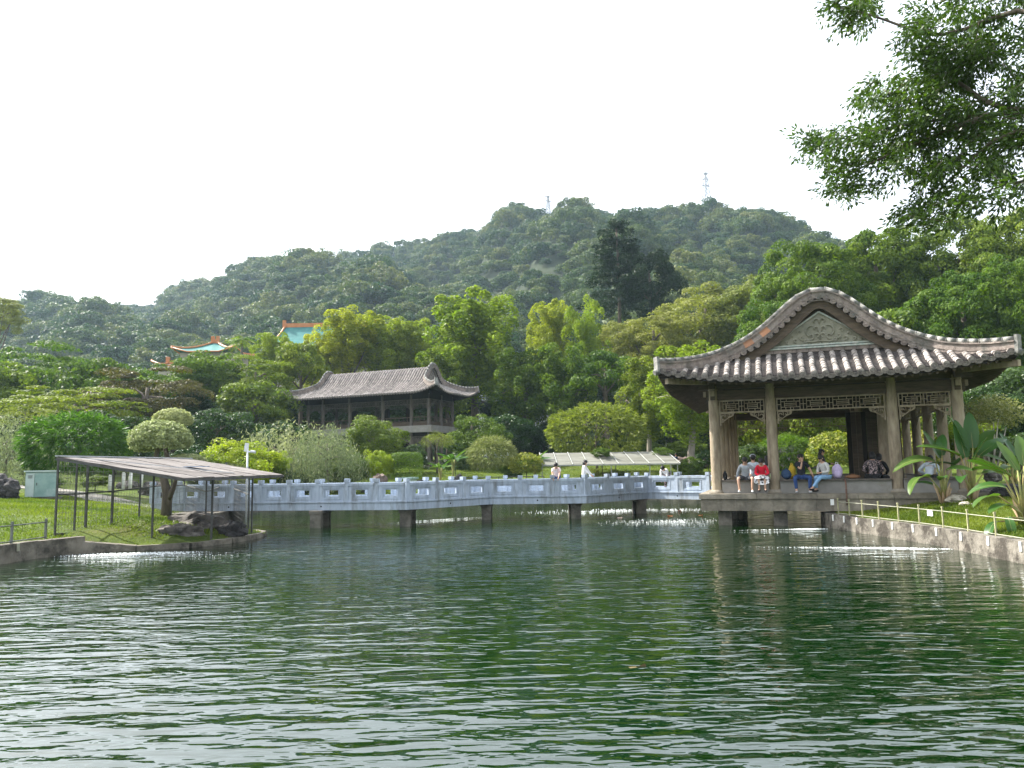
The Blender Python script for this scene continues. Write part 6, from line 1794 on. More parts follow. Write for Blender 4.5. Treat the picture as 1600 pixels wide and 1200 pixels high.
def paddle_plant(name, label, base, leaves, group=None, stem_r=0.035, sheath=True):
    """leaves: (tip of the stalk as pixel x, y, depth; leaf length in m; direction az deg; elevation deg; mesh index)"""
    t = thing(name, label, 'plant', base, 0, group); b0 = Vector(base)
    for i, (x, y, Y, L, az, el, k) in enumerate(leaves):
        tip = P(x, y, Y) - b0; mid = tip * 0.5 + Vector((-tip.x * 0.15, 0, 0.05 * tip.length))
        mb = MB(); mb.tube([(tip.x * 0.04, 0, -0.05), mid, tip], [stem_r * 1.2, stem_r * 0.8, stem_r * 0.5], 7); st = mb.build('stalk', M['petiole'], t)
        d = Vector((math.cos(R(az)) * math.cos(R(el)), math.sin(R(az)) * math.cos(R(el)), math.sin(R(el)))); m3 = frame_matrix(d)
        o = link('leaf', LEAFV[k % 8], t); roll = Matrix.Rotation(((i * 37) % 50 - 25) / 57, 3, 'Y')
        o.matrix_local = Matrix.Translation(tip) @ (m3 @ roll).to_4x4() @ Matrix.Diagonal((L * 1.0, L, L, 1))
    if sheath:
        r = random.Random(int(b0.x * 7))
        for i in range(9):
            a = r.uniform(0, 6.28); mb = MB(); e = Vector((math.cos(a) * 0.26, math.sin(a) * 0.22, r.uniform(0.35, 0.65)))
            mb.tube([(math.cos(a) * 0.06, math.sin(a) * 0.06, -0.05), e * 0.55, e], [0.05, 0.04, 0.012], 6); mb.build('sheath', M['sheath'], t)
    return t
GP = 'bird-of-paradise plants on the right lawn'
g1 = P(1475, 786, 24.2); paddle_plant('paddle_leaved_plant', 'leftmost large paddle-leaved plant before the pavilion\'s right bay', (g1.x, 24.2, gz1(g1.x, 24.2)), [
    (1462, 722, 24.2, 1.45, 185, 20, 3), (1452, 745, 24.0, 1.25, 200, 8, 3), (1468, 716, 24.4, 1.05, 120, 66, 0), (1472, 712, 24.2, 0.95, 60, 60, 1), (1478, 735, 24.0, 0.8, -60, 20, 2),
    (1470, 750, 23.9, 0.7, 250, 30, 2), (1488, 730, 24.2, 0.9, 10, 40, 1), (1462, 760, 24.5, 0.7, 150, 30, 2)], GP)
g2 = P(1520, 775, 24.0); paddle_plant('paddle_leaved_plant', 'tallest paddle-leaved plant with upright leaves against the corner column', (g2.x, 24.0, gz1(g2.x, 24.0)), [
    (1508, 715, 24.0, 1.25, 110, 80, 0), (1512, 710, 24.1, 1.35, 130, 74, 4), (1520, 700, 24.2, 1.30, 62, 68, 0), (1500, 712, 24.0, 1.35, 178, 26, 5), (1530, 712, 23.9, 1.30, 12, 36, 1),
    (1532, 700, 24.4, 1.1, 30, 46, 5), (1498, 730, 24.2, 0.9, 160, 30, 2), (1520, 735, 23.7, 0.9, 300, 15, 2), (1535, 740, 24.0, 0.85, 350, 20, 3), (1505, 745, 23.7, 0.8, 230, 10, 2), (1518, 722, 23.9, 0.9, -20, 62, 4)], GP)
g3 = P(1600, 806, 18.9); paddle_plant('paddle_leaved_plant', 'paddle-leaved plant cut by the right picture edge, leaves reaching over the fence', (g3.x, 18.9, gz1(g3.x, 18.9)), [
    (1572, 762, 18.9, 0.95, 170, 20, 3), (1560, 775, 18.6, 0.85, 190, 5, 2), (1580, 745, 18.9, 0.95, 150, 45, 1), (1590, 735, 19.0, 0.9, 110, 60, 0), (1600, 728, 19.0, 1.0, 60, 55, 4), (1558, 815, 18.2, 0.75, 205, -12, 3),
    (1578, 790, 18.4, 0.75, 200, 10, 2), (1610, 760, 18.6, 0.8, 0, 30, 1), (1566, 740, 19.3, 0.9, 165, 35, 5), (1575, 808, 18.0, 0.6, 250, -40, 3)], GP)
g4 = P(1580, 745, 26.5); paddle_plant('paddle_leaved_plant', 'paddle-leaved plant at the right edge behind the dark rock', (g4.x, 26.5, gz1(g4.x, 26.5)), [
    (1570, 722, 26.5, 0.9, 170, 30, 1), (1585, 712, 26.5, 1.0, 100, 60, 0), (1596, 716, 26.5, 0.9, 20, 40, 1), (1580, 730, 26.2, 0.8, 220, 15, 2), (1600, 730, 26.3, 0.8, -30, 20, 2)], GP, sheath=False)
for lab, x, y, Y, s_ in (('bright small banana-like plant left of the upright dark stone', 688, 745, 53.5, 0.9), ('taller star-shaped banana-like plant behind the upright dark stone', 708, 738, 55, 1.25),
                         ('small banana plant left of the long shelter, behind the yellow bush', 836, 738, 55.5, 1.2)):
    g_ = P(x, y, Y); gg = gz1(g_.x, Y); zt = max(0.5, P(x, y - 16 * s_, Y).z - gg)
    lv = []
    for k in range(9):
        a = k * 40 + 17; pxo = P(x, y - 14 * s_, Y)
        lv.append((x + 3 * math.cos(R(a)), y - 16 * s_, Y + 0.1 * math.sin(R(a)), 0.95 * s_, a, 42 - (k % 3) * 16, k))
    paddle_plant('banana_plant', lab, (g_.x, Y, gg), lv, 'banana-like plants behind the bridge', 0.04, False)

# ------------------------------------------------------------------ overhanging branches, top right; the tree stands on the near right bank
LM['over'] = leafmat('leaf_overhang', (0.018, 0.045, 0.012), (0.055, 0.110, 0.020), 0.38, rough=0.35, spec=0.5)
ob = thing('overhanging_tree', 'large tree whose leafy branches hang into the upper right of the view', 'tree', (12.8, 9.5, 0.9))
obo = Vector((12.8, 9.5, 0.9))
mb = MB(); mb.tube([(0, 0, -0.3), (0.1, 0.1, 2.0), (-0.1, 0.4, 4.2), (-0.5, 0.9, 6.0), (-0.6, 1.2, 9.0)], [0.42, 0.34, 0.30, 0.24, 0.12], 12); mb.build('trunk', M['bark'], ob)
BR = [  # branch paths as photo pixels with depth
    [(1700, 220, 10.8), (1600, 172, 11.2), (1550, 178, 11.5), (1480, 186, 11.8), (1400, 196, 12.2), (1320, 214, 12.5)],
    [(1600, 172, 11.2), (1545, 170, 11.4), (1510, 135, 11.6), (1470, 110, 11.8), (1430, 90, 12.0)],
    [(1700, 60, 10.5), (1600, 6, 11.0), (1540, 34, 11.3), (1470, 60, 11.6), (1420, 45, 12.0), (1340, 15, 12.2), (1285, 8, 12.4)],
    [(1700, 230, 10.8), (1580, 196, 11.0), (1545, 220, 11.2), (1515, 255, 11.4), (1470, 290, 11.8), (1440, 330, 12.0), (1410, 350, 12.2)],
    [(1545, 180, 11.4), (1490, 200, 11.6), (1430, 225, 11.9), (1370, 250, 12.2), (1310, 280, 12.5)],
    [(1480, 186, 11.8), (1420, 160, 12.1), (1380, 140, 12.4)],
    [(1700, 300, 10.5), (1620, 270, 11.0), (1570, 290, 11.2), (1520, 305, 11.5), (1490, 320, 11.8)],
    [(1700, -60, 10.5), (1600, -40, 11.0), (1530, -20, 11.4), (1450, 10, 11.8)],
]
trunk_pts = {0: Vector((-0.5, 0.9, 6.0)) * 0.8, 2: Vector((-0.55, 1.05, 7.2)), 3: Vector((-0.2, 0.6, 4.9)), 6: Vector((-0.2, 0.5, 4.6)), 7: Vector((-0.6, 1.2, 8.6))}
for i, bp_ in enumerate(BR):
    pts_ = [P(*q) - obo for q in bp_]
    if i in trunk_pts: pts_ = [trunk_pts[i]] + pts_
    pts_ = smooth_path(resample(pts_, 0.35), 1)
    th0 = 0.085 if i in (0, 2, 3) else 0.05
    mb = MB(); mb.tube(pts_, [max(0.008, th0 * (1 - 0.92 * k / len(pts_))) for k in range(len(pts_))], 7); mb.build('branch', M['bark'], ob)
# leaf sprays: photo-space density regions (x, y, rx, ry, depth, count)
r = np.random.default_rng(77)
REG = [(1560, 40, 130, 75, 11.6, 46), (1480, 60, 70, 70, 11.8, 30), (1330, 8, 55, 14, 12.3, 10), (1350, 30, 40, 12, 12.3, 5), (1430, 20, 50, 26, 12, 3), (1590, 130, 60, 90, 11.3, 26), (1500, 140, 80, 50, 11.8, 26),
       (1440, 150, 70, 34, 12.0, 12), (1370, 150, 32, 24, 12.3, 7), (1430, 210, 90, 34, 12.0, 26), (1290, 220, 46, 16, 12.5, 10), (1340, 238, 60, 32, 12.3, 18), (1330, 285, 36, 26, 12.4, 10), (1450, 250, 70, 36, 11.9, 20),
       (1520, 230, 80, 50, 11.6, 26), (1590, 250, 50, 60, 11.3, 15), (1480, 300, 60, 26, 11.8, 11), (1430, 340, 42, 22, 12.0, 9), (1540, 310, 60, 24, 11.5, 7), (1455, 110, 55, 50, 11.9, 12), (1410, 190, 50, 40, 12.1, 6), (1600, 0, 60, 60, 11.2, 10)]
C, T, N, TI = [], [], [], []
tw = MB()
for (x, y, rx, ry, Y, cnt) in REG:
    for _ in range(cnt):
        a = r.random() * 6.28; q = r.random() ** 0.6
        c = np.array(P(x + rx * q * math.cos(a), y + ry * q * math.sin(a), Y + r.normal() * 0.45) - obo)
        dirn = unit(np.array([-0.7 + 0.6 * r.normal(), 0.5 * r.normal(), -0.35 + 0.5 * r.normal()])); tt = r.random()
        L = 0.30 + 0.25 * r.random()
        tw.tube([c - dirn * L * 0.6, c + dirn * L * 0.1, c + dirn * L * 0.5], [0.006, 0.004, 0.002], 4, cap=False)
        for k in range(95):
            s_ = r.uniform(-0.6, 0.65) * L
            off = unit(r.normal(size=3)) * 0.19 * r.random() ** 0.5
            C.append(c + dirn * s_ + off); T.append(unit(dirn * 0.7 + off * 5 + np.array([0, 0, -0.35]) + 0.3 * r.normal(size=3))); TI.append(0.5 * tt + 0.5 * r.random())
C, T = np.array(C), np.array(T); N = unit(np.cross(T, rand_dirs(r, len(T))) * 0.7 + np.array([0, 0, 0.6]))
link('crown', leafmesh('crown', C, T, N, 0.047, 0.38, LM['over'], np.array(TI), r), ob)
tag(tw.build('twigs', M['bark'], ob), kind='stuff')
# rest of the crown, above and beside the view
tb = np.array([(2.2, 0.5, 8.0), (1.5, -1.5, 8.6), (-0.5, 0.5, 10.2), (2.5, 2.0, 7.2), (3.2, -0.5, 6.8), (0.8, 1.5, 9.6), (0.5, -2.0, 9.6)]) 
Cc, Nn, pt = puff_leaves(r, tb, [1.9] * 7, 1500, 0.8, 0.2, 0.9)
link('crown', leafmesh('crown', Cc, np.cross(Nn, rand_dirs(r, len(Nn))), Nn, 0.075, 0.4, LM['over'], pt, r), ob)

# ------------------------------------------------------------------ grass blades on the banks in view
def grass(name, xr, yr, n_, h, label, cond=None):
    r = np.random.default_rng(int(abs(xr[0]) * 10) + n_)
    X = r.uniform(*xr, n_); Y = r.uniform(*yr, n_); d, ins = pond_dist(X, Y)
    ok = (~ins) & (d > 0.12)
    X, Y = X[ok], Y[ok]; Z = gz(X, Y); k = len(X)
    hgt = h * (0.5 + r.random(k)) * (0.6 + 0.8 * (np.sin(X * 1.7) * np.sin(Y * 2.1) * 0.5 + 0.5)); a = r.random(k) * 6.28; w = 0.012 + 0.01 * r.random(k)
    V = np.empty((k, 3, 3)); ca, sa = np.cos(a), np.sin(a)
    V[:, 0] = np.column_stack([X - ca * w, Y - sa * w, Z - 0.01]); V[:, 1] = np.column_stack([X + ca * w, Y + sa * w, Z - 0.01])
    V[:, 2] = np.column_stack([X + r.normal(size=k) * 0.04, Y + r.normal(size=k) * 0.04, Z + hgt])
    me = bpy.data.meshes.new(name); me.vertices.add(k * 3); me.vertices.foreach_set('co', V.astype(np.float32).ravel())
    me.loops.add(k * 3); me.loops.foreach_set('vertex_index', np.arange(k * 3, dtype=np.int32)); me.polygons.add(k); me.polygons.foreach_set('loop_start', np.arange(0, k * 3, 3, dtype=np.int32)); me.update(calc_edges=True)
    at = me.attributes.new('tint', 'FLOAT', 'FACE'); at.data.foreach_set('value', np.clip(0.5 + 0.5 * np.sin(X * 0.9) * np.cos(Y * 1.1) + 0.4 * (r.random(k) - 0.5), 0, 1).astype(np.float32)); me.materials.append(LM['grass'])
    tag(link(name, me), label, 'grass', kind='stuff')
grass('grass', (10.9, 18), (9, 27.5), 90000, 0.07, 'short bright grass on the right lawn behind the low fence')
grass('grass', (-24, -8.4), (14, 38), 110000, 0.055, 'short bright grass on the left bank round the shelter and cabinet')
grass('grass', (-18, 18), (50, 76), 60000, 0.09, 'grass of the far lawn behind the bridge')

# ------------------------------------------------------------------ foam and fish
M['foam'] = surf('foam', (0.50, 0.54, 0.54), (0.70, 0.73, 0.73), 20, 0.5, 0.3)
def foam(label, cx_, cy_, rx, ry, n_, s0, rot=0.0, h=1.0):
    r = np.random.default_rng(abs(int(cx_ * 100 + n_))); mb = MB()
    for _ in range(n_):
        a = r.random() * 6.28; q = r.random() ** 0.8
        x, y = rx * q * math.cos(a), ry * q * math.sin(a); X = cx_ + x * math.cos(rot) - y * math.sin(rot); Y = cy_ + x * math.sin(rot) + y * math.cos(rot)
        s_ = s0 * 0.62 * (0.2 + 1.2 * r.random() ** 2) * (1.3 - q); k = 6; z = 0.012 + 0.05 * s_ * h
        vs = [(X + math.cos(6.28 * j / k) * s_ * 1.1 * (0.6 + 0.8 * r.random()), Y + math.sin(6.28 * j / k) * s_ * (0.6 + 0.8 * r.random()), 0.004) for j in range(k)] + [(X, Y, z + s_ * 0.5 * h * r.random())]
        mb.add(vs, [(j, (j + 1) % k, k) for j in range(k)], 0, True)
    tag(mb.build('foam', M['foam']), label, 'foam', kind='stuff')
f1 = G(205, 866); foam('white foam from the aerator below the left shelter', f1.x, f1.y, 2.1, 0.50, 900, 0.055, R(5))
foam('thin foam flecks drifting from the left aerator', f1.x + 1.0, f1.y - 0.6, 2.6, 1.0, 260, 0.022)
f2 = G(1385, 857); foam('long white foam streak before the right pond wall', f2.x, f2.y, 1.6, 0.20, 700, 0.06, R(-16)); foam('foam flecks trailing the long streak', f2.x - 1.8, f2.y + 0.5, 1.8, 0.25, 160, 0.02, R(-12))
f3 = G(1262, 827); foam('white foam under the pavilion platform beside the wall corner', f3.x, f3.y, 0.75, 0.22, 420, 0.055); foam('thin foam line in front of the pavilion piers', f3.x - 1.3, f3.y, 1.3, 0.10, 120, 0.03)
f4 = G(1050, 815); foam('glittering foam flecks between bridge and pavilion', f4.x, f4.y, 3.0, 2.2, 420, 0.035); f5 = G(960, 798); foam('pale foam band seen under the bridge', f5.x, f5.y, 5.0, 2.2, 420, 0.06)
f6 = G(690, 812); foam('thin foam line under the middle of the bridge', f6.x, f6.y, 2.4, 0.12, 200, 0.04, R(35)); 
f7 = G(1050, 797); foam('pale foam band beyond the bridge by the pavilion', f7.x, f7.y, 3.5, 1.6, 260, 0.05)
M['koi'] = surf('koi_orange', (0.40, 0.10, 0.03), (0.50, 0.19, 0.09), 9, 0.35, 0)
M['koi_pale'] = surf('koi_pale', (0.60, 0.40, 0.30), (0.72, 0.60, 0.50), 9, 0.35, 0)
M['fish_brown'] = surf('fish_brown', (0.08, 0.055, 0.02), (0.13, 0.095, 0.035), 9, 0.4, 0)
def fish(label, x, y, L, mat, az, z=0.0):
    p_ = G(x, y); o = MB()
    prof = [(0, 0.02), (0.08, 0.09), (0.25, 0.13), (0.5, 0.12), (0.75, 0.06), (0.88, 0.03)]
    o.tube([(L * (a - 0.45), 0.02 * math.sin(a * 5), 0) for a, _ in prof], [w * L for _, w in prof], 10, squash=(1, 1, 0.8))
    f = thing('fish', label, 'fish', (p_.x, p_.y, z), R(az)); o.build('body', mat, f)
    mb = MB(); mb.add([(L * 0.42, 0, 0), (L * 0.60, 0.09 * L, 0.02), (L * 0.56, 0, 0.015), (L * 0.60, -0.09 * L, 0.01), (L * 0.42, 0, 0.03 * L)], [(0, 1, 2), (0, 2, 3), (4, 2, 1), (4, 3, 2)]); mb.build('tail_fin', mat, f)
    mb = MB(); mb.add([(L * -0.1, 0, 0.09 * L), (L * 0.15, 0, 0.09 * L), (L * 0.12, 0.004, 0.15 * L), (L * -0.1, 0.008, 0.09 * L)], [(0, 1, 2), (3, 2, 1)]); mb.build('back_fin', mat, f)
fish('orange koi at the surface near the pavilion\'s left pier', 1096, 805, 0.55, M['koi'], 20, -0.05)
fish('reddish koi at the surface between the bridge pier and pavilion', 1046, 806, 0.6, M['koi'], 170, -0.055)
fish('pale orange koi under the bridge edge', 970, 809, 0.45, M['koi_pale'], 10, -0.03)
fish('small orange koi nearest the bridge end', 1062, 798, 0.35, M['koi'], 60)
fish('large brownish fish just under the surface in the near water', 1000, 1042, 0.55, M['fish_brown'], 20, -0.052)
# ------------------------------------------------------------------ people
def cloth(name, c, c2=None, rough=0.85, scale=9):
    return surf(name, tuple(x * 0.85 for x in c), tuple(min(1, x * 1.1) for x in c), scale, rough, 0.25, bscale=14, c3=c2, c3scale=scale * 1.3, c3lo=0.50, c3hi=0.56)
M['skin'] = surf('skin', (0.45, 0.27, 0.19), (0.50, 0.31, 0.22), 9, 0.5, 0.03)
M['hair'] = surf('black_hair', (0.010, 0.009, 0.009), (0.022, 0.019, 0.018), 30, 0.45, 0.3)
M['eye'] = surf('eye_dark', (0.01, 0.01, 0.01), (0.02, 0.015, 0.01), 30, 0.2, 0)
def skin_obj(name, joints, edges, radii, mat, parent, level=2, root=None):
    names = list(joints); idx = {n: i for i, n in enumerate(names)}
    me = bpy.data.meshes.new(name)
    me.from_pydata([joints[n] for n in names], [(idx[a], idx[b_]) for a, b_ in edges], [])
    me.materials.append(mat)
    o = link(name, me, parent)
    md = o.modifiers.new('skin', 'SKIN'); md.use_smooth_shade = True
    lay = me.skin_vertices[0] if len(me.skin_vertices) else None
    if lay is None:
        bm = bmesh.new(); bm.from_mesh(me); bm.verts.layers.skin.verify(); bm.to_mesh(me); bm.free(); lay = me.skin_vertices[0]
    for n in names:
        r_ = radii[n]; lay.data[idx[n]].radius = r_ if isinstance(r_, tuple) else (r_, r_)
        lay.data[idx[n]].use_root = (n == (root or names[0]))
    ss = o.modifiers.new('sub', 'SUBSURF'); ss.levels = level - 1; ss.render_levels = level
    return o

def person(label, loc, rz, pose='sit', shirt=None, legs=None, long_sleeve=True, short_legs=False, skirt=False, hair='short', lean=0.15, head_fwd=0.0, s=1.0,
           handL=None, handR=None, shoe=None, spread=0.10, kneez=0.0, foot=None, hat=None, cross=False, tuck=0.0):
    """facing -Y; origin on the seat (sit) or at the feet (stand)"""
    t = thing('person', label, 'person', loc, rz); t.scale = (s, s, s)
    V_ = Vector
    hz_ = 0.10 if pose == 'sit' else 0.90
    J = {}
    J['pelvis'] = V_((0, 0.0, hz_)); sl, cl = math.sin(lean), math.cos(lean)
    def up(d, x=0.0, f=0.0): return J['pelvis'] + V_((x, -sl * d - f, cl * d))
    J['belly'] = up(0.16); J['chest'] = up(0.36); J['collar'] = up(0.49); J['neck'] = up(0.55, f=head_fwd * 0.25)
    J['jaw'] = up(0.60, f=0.025 + head_fwd * 0.6); J['skull'] = up(0.69, f=0.012 + head_fwd * 0.9); J['crown'] = up(0.765, f=0.005 + head_fwd * 1.1)
    for sd_, S_ in (('l', -1), ('r', 1)):
        J['sh' + sd_] = up(0.455, S_ * 0.175)
        hand = (handL if S_ < 0 else handR)
        if hand is None: hand = V_((S_ * 0.16, -0.30, 0.16)) if pose == 'sit' else V_((S_ * 0.26, -0.05, 0.78))
        hand = V_(hand); sh_p = J['sh' + sd_]; d = hand - sh_p; L = d.length; mx = 0.545
        if L > mx: d *= mx / L; hand = sh_p + d; L = mx
        bend = math.sqrt(max(0.0, 0.275 ** 2 - (L / 2) ** 2)); side = V_((S_ * 0.6, 0.35, -0.7)); side -= d.normalized() * side.dot(d.normalized()); side.normalize()
        J['el' + sd_] = sh_p + d / 2 + side * bend; J['wr' + sd_] = hand
        J['hi' + sd_] = J['pelvis'] + V_((S_ * 0.09, -0.01, -0.03))
        if pose == 'sit':
            J['kn' + sd_] = V_((S_ * (0.09 + spread), -0.46 + tuck * 0.2, 0.075 + kneez))
            J['an' + sd_] = V_((S_ * (0.09 + spread * 0.8), -0.46 + tuck, -0.36)) if not (cross and S_ > 0) else V_((-0.02, -0.72, -0.30))
        else:
            J['kn' + sd_] = V_((S_ * 0.10, -0.03, 0.49)); J['an' + sd_] = V_((S_ * 0.10, 0.02, 0.09))
        J['to' + sd_] = J['an' + sd_] + V_((S_ * 0.02, -0.15, -0.055))
    RD = {'pelvis': (0.135, 0.11), 'belly': (0.125, 0.10), 'chest': (0.15, 0.105), 'collar': (0.09, 0.075), 'neck': 0.052, 'jaw': 0.066, 'skull': 0.092, 'crown': 0.062}
    for q in 'lr': RD.update({'sh' + q: 0.062, 'el' + q: 0.042, 'wr' + q: 0.029, 'hi' + q: 0.09, 'kn' + q: 0.060, 'an' + q: 0.038, 'to' + q: 0.035})
    E_ = [('pelvis', 'belly'), ('belly', 'chest'), ('chest', 'collar'), ('collar', 'neck'), ('neck', 'jaw'), ('jaw', 'skull'), ('skull', 'crown')]
    for q in 'lr': E_ += [('collar', 'sh' + q), ('sh' + q, 'el' + q), ('el' + q, 'wr' + q), ('pelvis', 'hi' + q), ('hi' + q, 'kn' + q), ('kn' + q, 'an' + q), ('an' + q, 'to' + q)]
    body = skin_obj('body', J, E_, RD, M['skin'], t)
    # hands with five fingers
    for q, S_ in (('l', -1), ('r', 1)):
        w = J['wr' + q]; d = (w - J['el' + q]).normalized(); m3 = frame_matrix(d, (0.1, 0.3, 1)); mb = MB()
        mb.tube([w - d * 0.01, w + d * 0.04, w + d * 0.08], [0.026, 0.036, 0.034], 8)
        for k, L in enumerate((0.055, 0.07, 0.075, 0.068, 0.052)):
            if k == 0: a = w + d * 0.02 + m3.col[0] * (-S_ * 0.03); e = a + d * 0.035 + m3.col[0] * (-S_ * 0.035) - m3.col[2] * 0.012; mid = (a + e) / 2
            else: a = w + d * 0.075 + m3.col[0] * (0.018 * (k - 2.5)); mid = a + d * L * 0.5 - m3.col[2] * 0.004; e = a + d * L * 0.9 - m3.col[2] * 0.022
            mb.tube([a, mid, e], [0.0095, 0.009, 0.007], 6)
        mb.build('hand', M['skin'], t)
    # clothes
    if shirt:
        js = {k: J[k] for k in ('belly', 'chest', 'collar', 'pelvis', 'shl', 'shr')}; es = [('belly', 'chest'), ('chest', 'collar'), ('belly', 'pelvis'), ('collar', 'shl'), ('collar', 'shr')]
        rs = {'belly': (0.148, 0.125), 'chest': (0.168, 0.128), 'collar': (0.098, 0.088), 'pelvis': (0.150, 0.128), 'shl': 0.080, 'shr': 0.080}
        for q in 'lr':
            if long_sleeve:
                js['el' + q] = J['el' + q]; js['wr' + q] = J['el' + q].lerp(J['wr' + q], 0.9); es += [('sh' + q, 'el' + q), ('el' + q, 'wr' + q)]; rs['el' + q] = 0.060; rs['wr' + q] = 0.046
            else:
                js['el' + q] = J['sh' + q].lerp(J['el' + q], 0.62); es += [('sh' + q, 'el' + q)]; rs['el' + q] = 0.070
        skin_obj('shirt', js, es, rs, shirt, t)
    if legs:
        js = {'pelvis': J['pelvis'] + V_((0, 0, 0.02))}; es = []; rs = {'pelvis': (0.150, 0.128)}
        for q in 'lr':
            js['hi' + q] = J['hi' + q]; es.append(('pelvis', 'hi' + q)); rs['hi' + q] = 0.108
            if short_legs: js['kn' + q] = J['hi' + q].lerp(J['kn' + q], 0.92); rs['kn' + q] = 0.088; es.append(('hi' + q, 'kn' + q))
            else:
                js['kn' + q] = J['kn' + q]; js['an' + q] = J['kn' + q].lerp(J['an' + q], 0.94); rs['kn' + q] = 0.078; rs['an' + q] = 0.056; es += [('hi' + q, 'kn' + q), ('kn' + q, 'an' + q)]
        skin_obj('trousers' if not short_legs else 'shorts', js, es, rs, legs, t)
    if skirt:
        mb = MB(); a, k1 = J['pelvis'] + V_((0, 0.02, 0.0)), (J['knl'] + J['knr']) / 2
        secs = [(a, 0.17, 0.13), (a.lerp(k1, 0.5) + V_((0, 0, -0.01)), 0.23, 0.12), (k1 + V_((0, -0.02, 0.0)), 0.29, 0.11), (k1 + V_((0, -0.05, -0.14)), 0.31, 0.13)]
        n_ = 14; b0 = 0
        for c, rx, rz_ in secs:
            for k in range(n_):
                an = 6.283 * k / n_; f_ = 1 + 0.06 * math.sin(5 * an)
                mb.v.append((c.x + math.cos(an) * rx * f_, c.y + 0.02 * math.sin(3 * an), c.z + math.sin(an) * rz_ * f_))
        for i in range(3):
            for k in range(n_): mb.f.append((i * n_ + k, i * n_ + (k + 1) % n_, (i + 1) * n_ + (k + 1) % n_, (i + 1) * n_ + k)); mb.m.append(0); mb.sm.append(True)
        mb.build('skirt', skirt, t)
    for q in 'lr':
        a, b_ = J['an' + q], J['to' + q]; d = (b_ - a); d.z = 0; d.normalize(); mb = MB()
        base = V_((a.x, a.y, a.z - 0.058))
        mb.tube([base - d * 0.07, base - d * 0.02, base + d * 0.08, base + d * 0.17, base + d * 0.20], [0.030, 0.044, 0.046, 0.038, 0.015], 8, squash=(1, 1, 0.85)); mb.build('shoe', shoe or M['white'], t)
    # head: hair, eyes, nose, ears
    hd = J['skull']; ax = (J['crown'] - J['jaw']).normalized(); m3 = frame_matrix(V_((0, -1, 0)) - ax * V_((0, -1, 0)).dot(ax), ax)
    def hp(x, f, z): return hd + m3.col[0] * x + m3.col[1] * f + m3.col[2] * z
    vs, fs = blob((0, 0, 0), 1, 3, 2, 0.06, (0.105, 0.118, 0.112)); mb = MB()
    mb.add([hp(v.x, v.y - 0.022, v.z + 0.030) for v in vs], fs, 0, True)
    if hair == 'long':
        mb.tube([hp(0, -0.05, 0.03), hp(0, -0.10, -0.08), hp(0, -0.11, -0.22), hp(0, -0.10, -0.34)], [0.10, 0.095, 0.08, 0.03], 10, squash=(1, 0.8, 1))
    if hair == 'bob': mb.tube([hp(0, -0.03, 0.03), hp(0, -0.06, -0.06), hp(0, -0.05, -0.13)], [0.11, 0.108, 0.07], 10)
    mb.build('hair', M['hair'], t)
    if hat:
        mb = MB(); mb.tube([hp(0, 0.0, 0.05), hp(0, -0.01, 0.10), hp(0, -0.02, 0.14)], [0.118, 0.11, 0.05], 12); mb.tube([hp(0, 0.06, 0.055), hp(0, 0.17, 0.045)], [0.08, 0.05], 10, squash=(1, 1, 0.3)); mb.build('cap', hat, t)
    for x in (-0.033, 0.033):
        mb = MB(); vs, fs = blob(hp(x, 0.083, -0.005), 0.011, 1, 1, 0); mb.add(vs, fs, 0, True); mb.build('eye', M['eye'], t)
    mb = MB(); mb.tube([hp(0, 0.088, 0.0), hp(0, 0.112, -0.028), hp(0, 0.085, -0.036)], [0.008, 0.014, 0.010], 6); mb.build('nose', M['skin'], t)
    for x in (-0.093, 0.093):
        mb = MB(); vs, fs = blob((0, 0, 0), 1, 1, 1, 0, (0.012, 0.02, 0.03)); mb.add([hp(x + v.x, 0.0 + v.y, -0.01 + v.z) for v in vs], fs, 0, True); mb.build('ear', M['skin'], t)
    return t

K = {
    'grey': cloth('grey_jumper', (0.34, 0.36, 0.40)), 'charcoal': cloth('charcoal_shorts', (0.05, 0.052, 0.06)), 'red': cloth('red_jacket', (0.60, 0.012, 0.035)),
    'bwskirt': cloth('black_white_skirt', (0.75, 0.74, 0.74), (0.02, 0.02, 0.025)), 'blacktee': cloth('black_tee', (0.016, 0.017, 0.024)), 'navy': cloth('navy_jeans', (0.025, 0.055, 0.16)),
    'white': cloth('white_top', (0.68, 0.66, 0.64)), 'lightjean': cloth('light_jeans', (0.22, 0.38, 0.58)), 'offwhite': cloth('offwhite_jacket', (0.50, 0.49, 0.47)),
    'black': cloth('black_coat', (0.014, 0.014, 0.016)), 'floral': cloth('dark_floral', (0.025, 0.022, 0.025), (0.42, 0.32, 0.32), scale=14), 'pink': cloth('pink_white_shirt', (0.66, 0.48, 0.47), (0.75, 0.70, 0.68)),
    'paleblue': cloth('pale_shirt', (0.50, 0.56, 0.62)), 'blackshoe': cloth('black_shoe', (0.015, 0.015, 0.017)), 'sneaker': cloth('grey_sneaker', (0.46, 0.46, 0.48)),
    'yellow': cloth('yellow_bag', (0.62, 0.42, 0.04)), 'bluebag': cloth('blue_backpack', (0.03, 0.06, 0.12)), 'lilac': cloth('lilac_backpack', (0.55, 0.45, 0.66)), 'brown': cloth('brown_bag', (0.20, 0.10, 0.05)),
}
SEAT = PZ + 0.484
PR = Matrix.Rotation(R(-19), 3, 'Z')
def pl(x, y, z): return PR @ Vector((x, y, 0)) + Vector((11.27, 27.0, z))
def pvx(px_):
    rho = (px_ - 800) / F; return (27 * rho - 11.27) / (0.9455 + 0.3256 * rho)
A0 = R(-19)
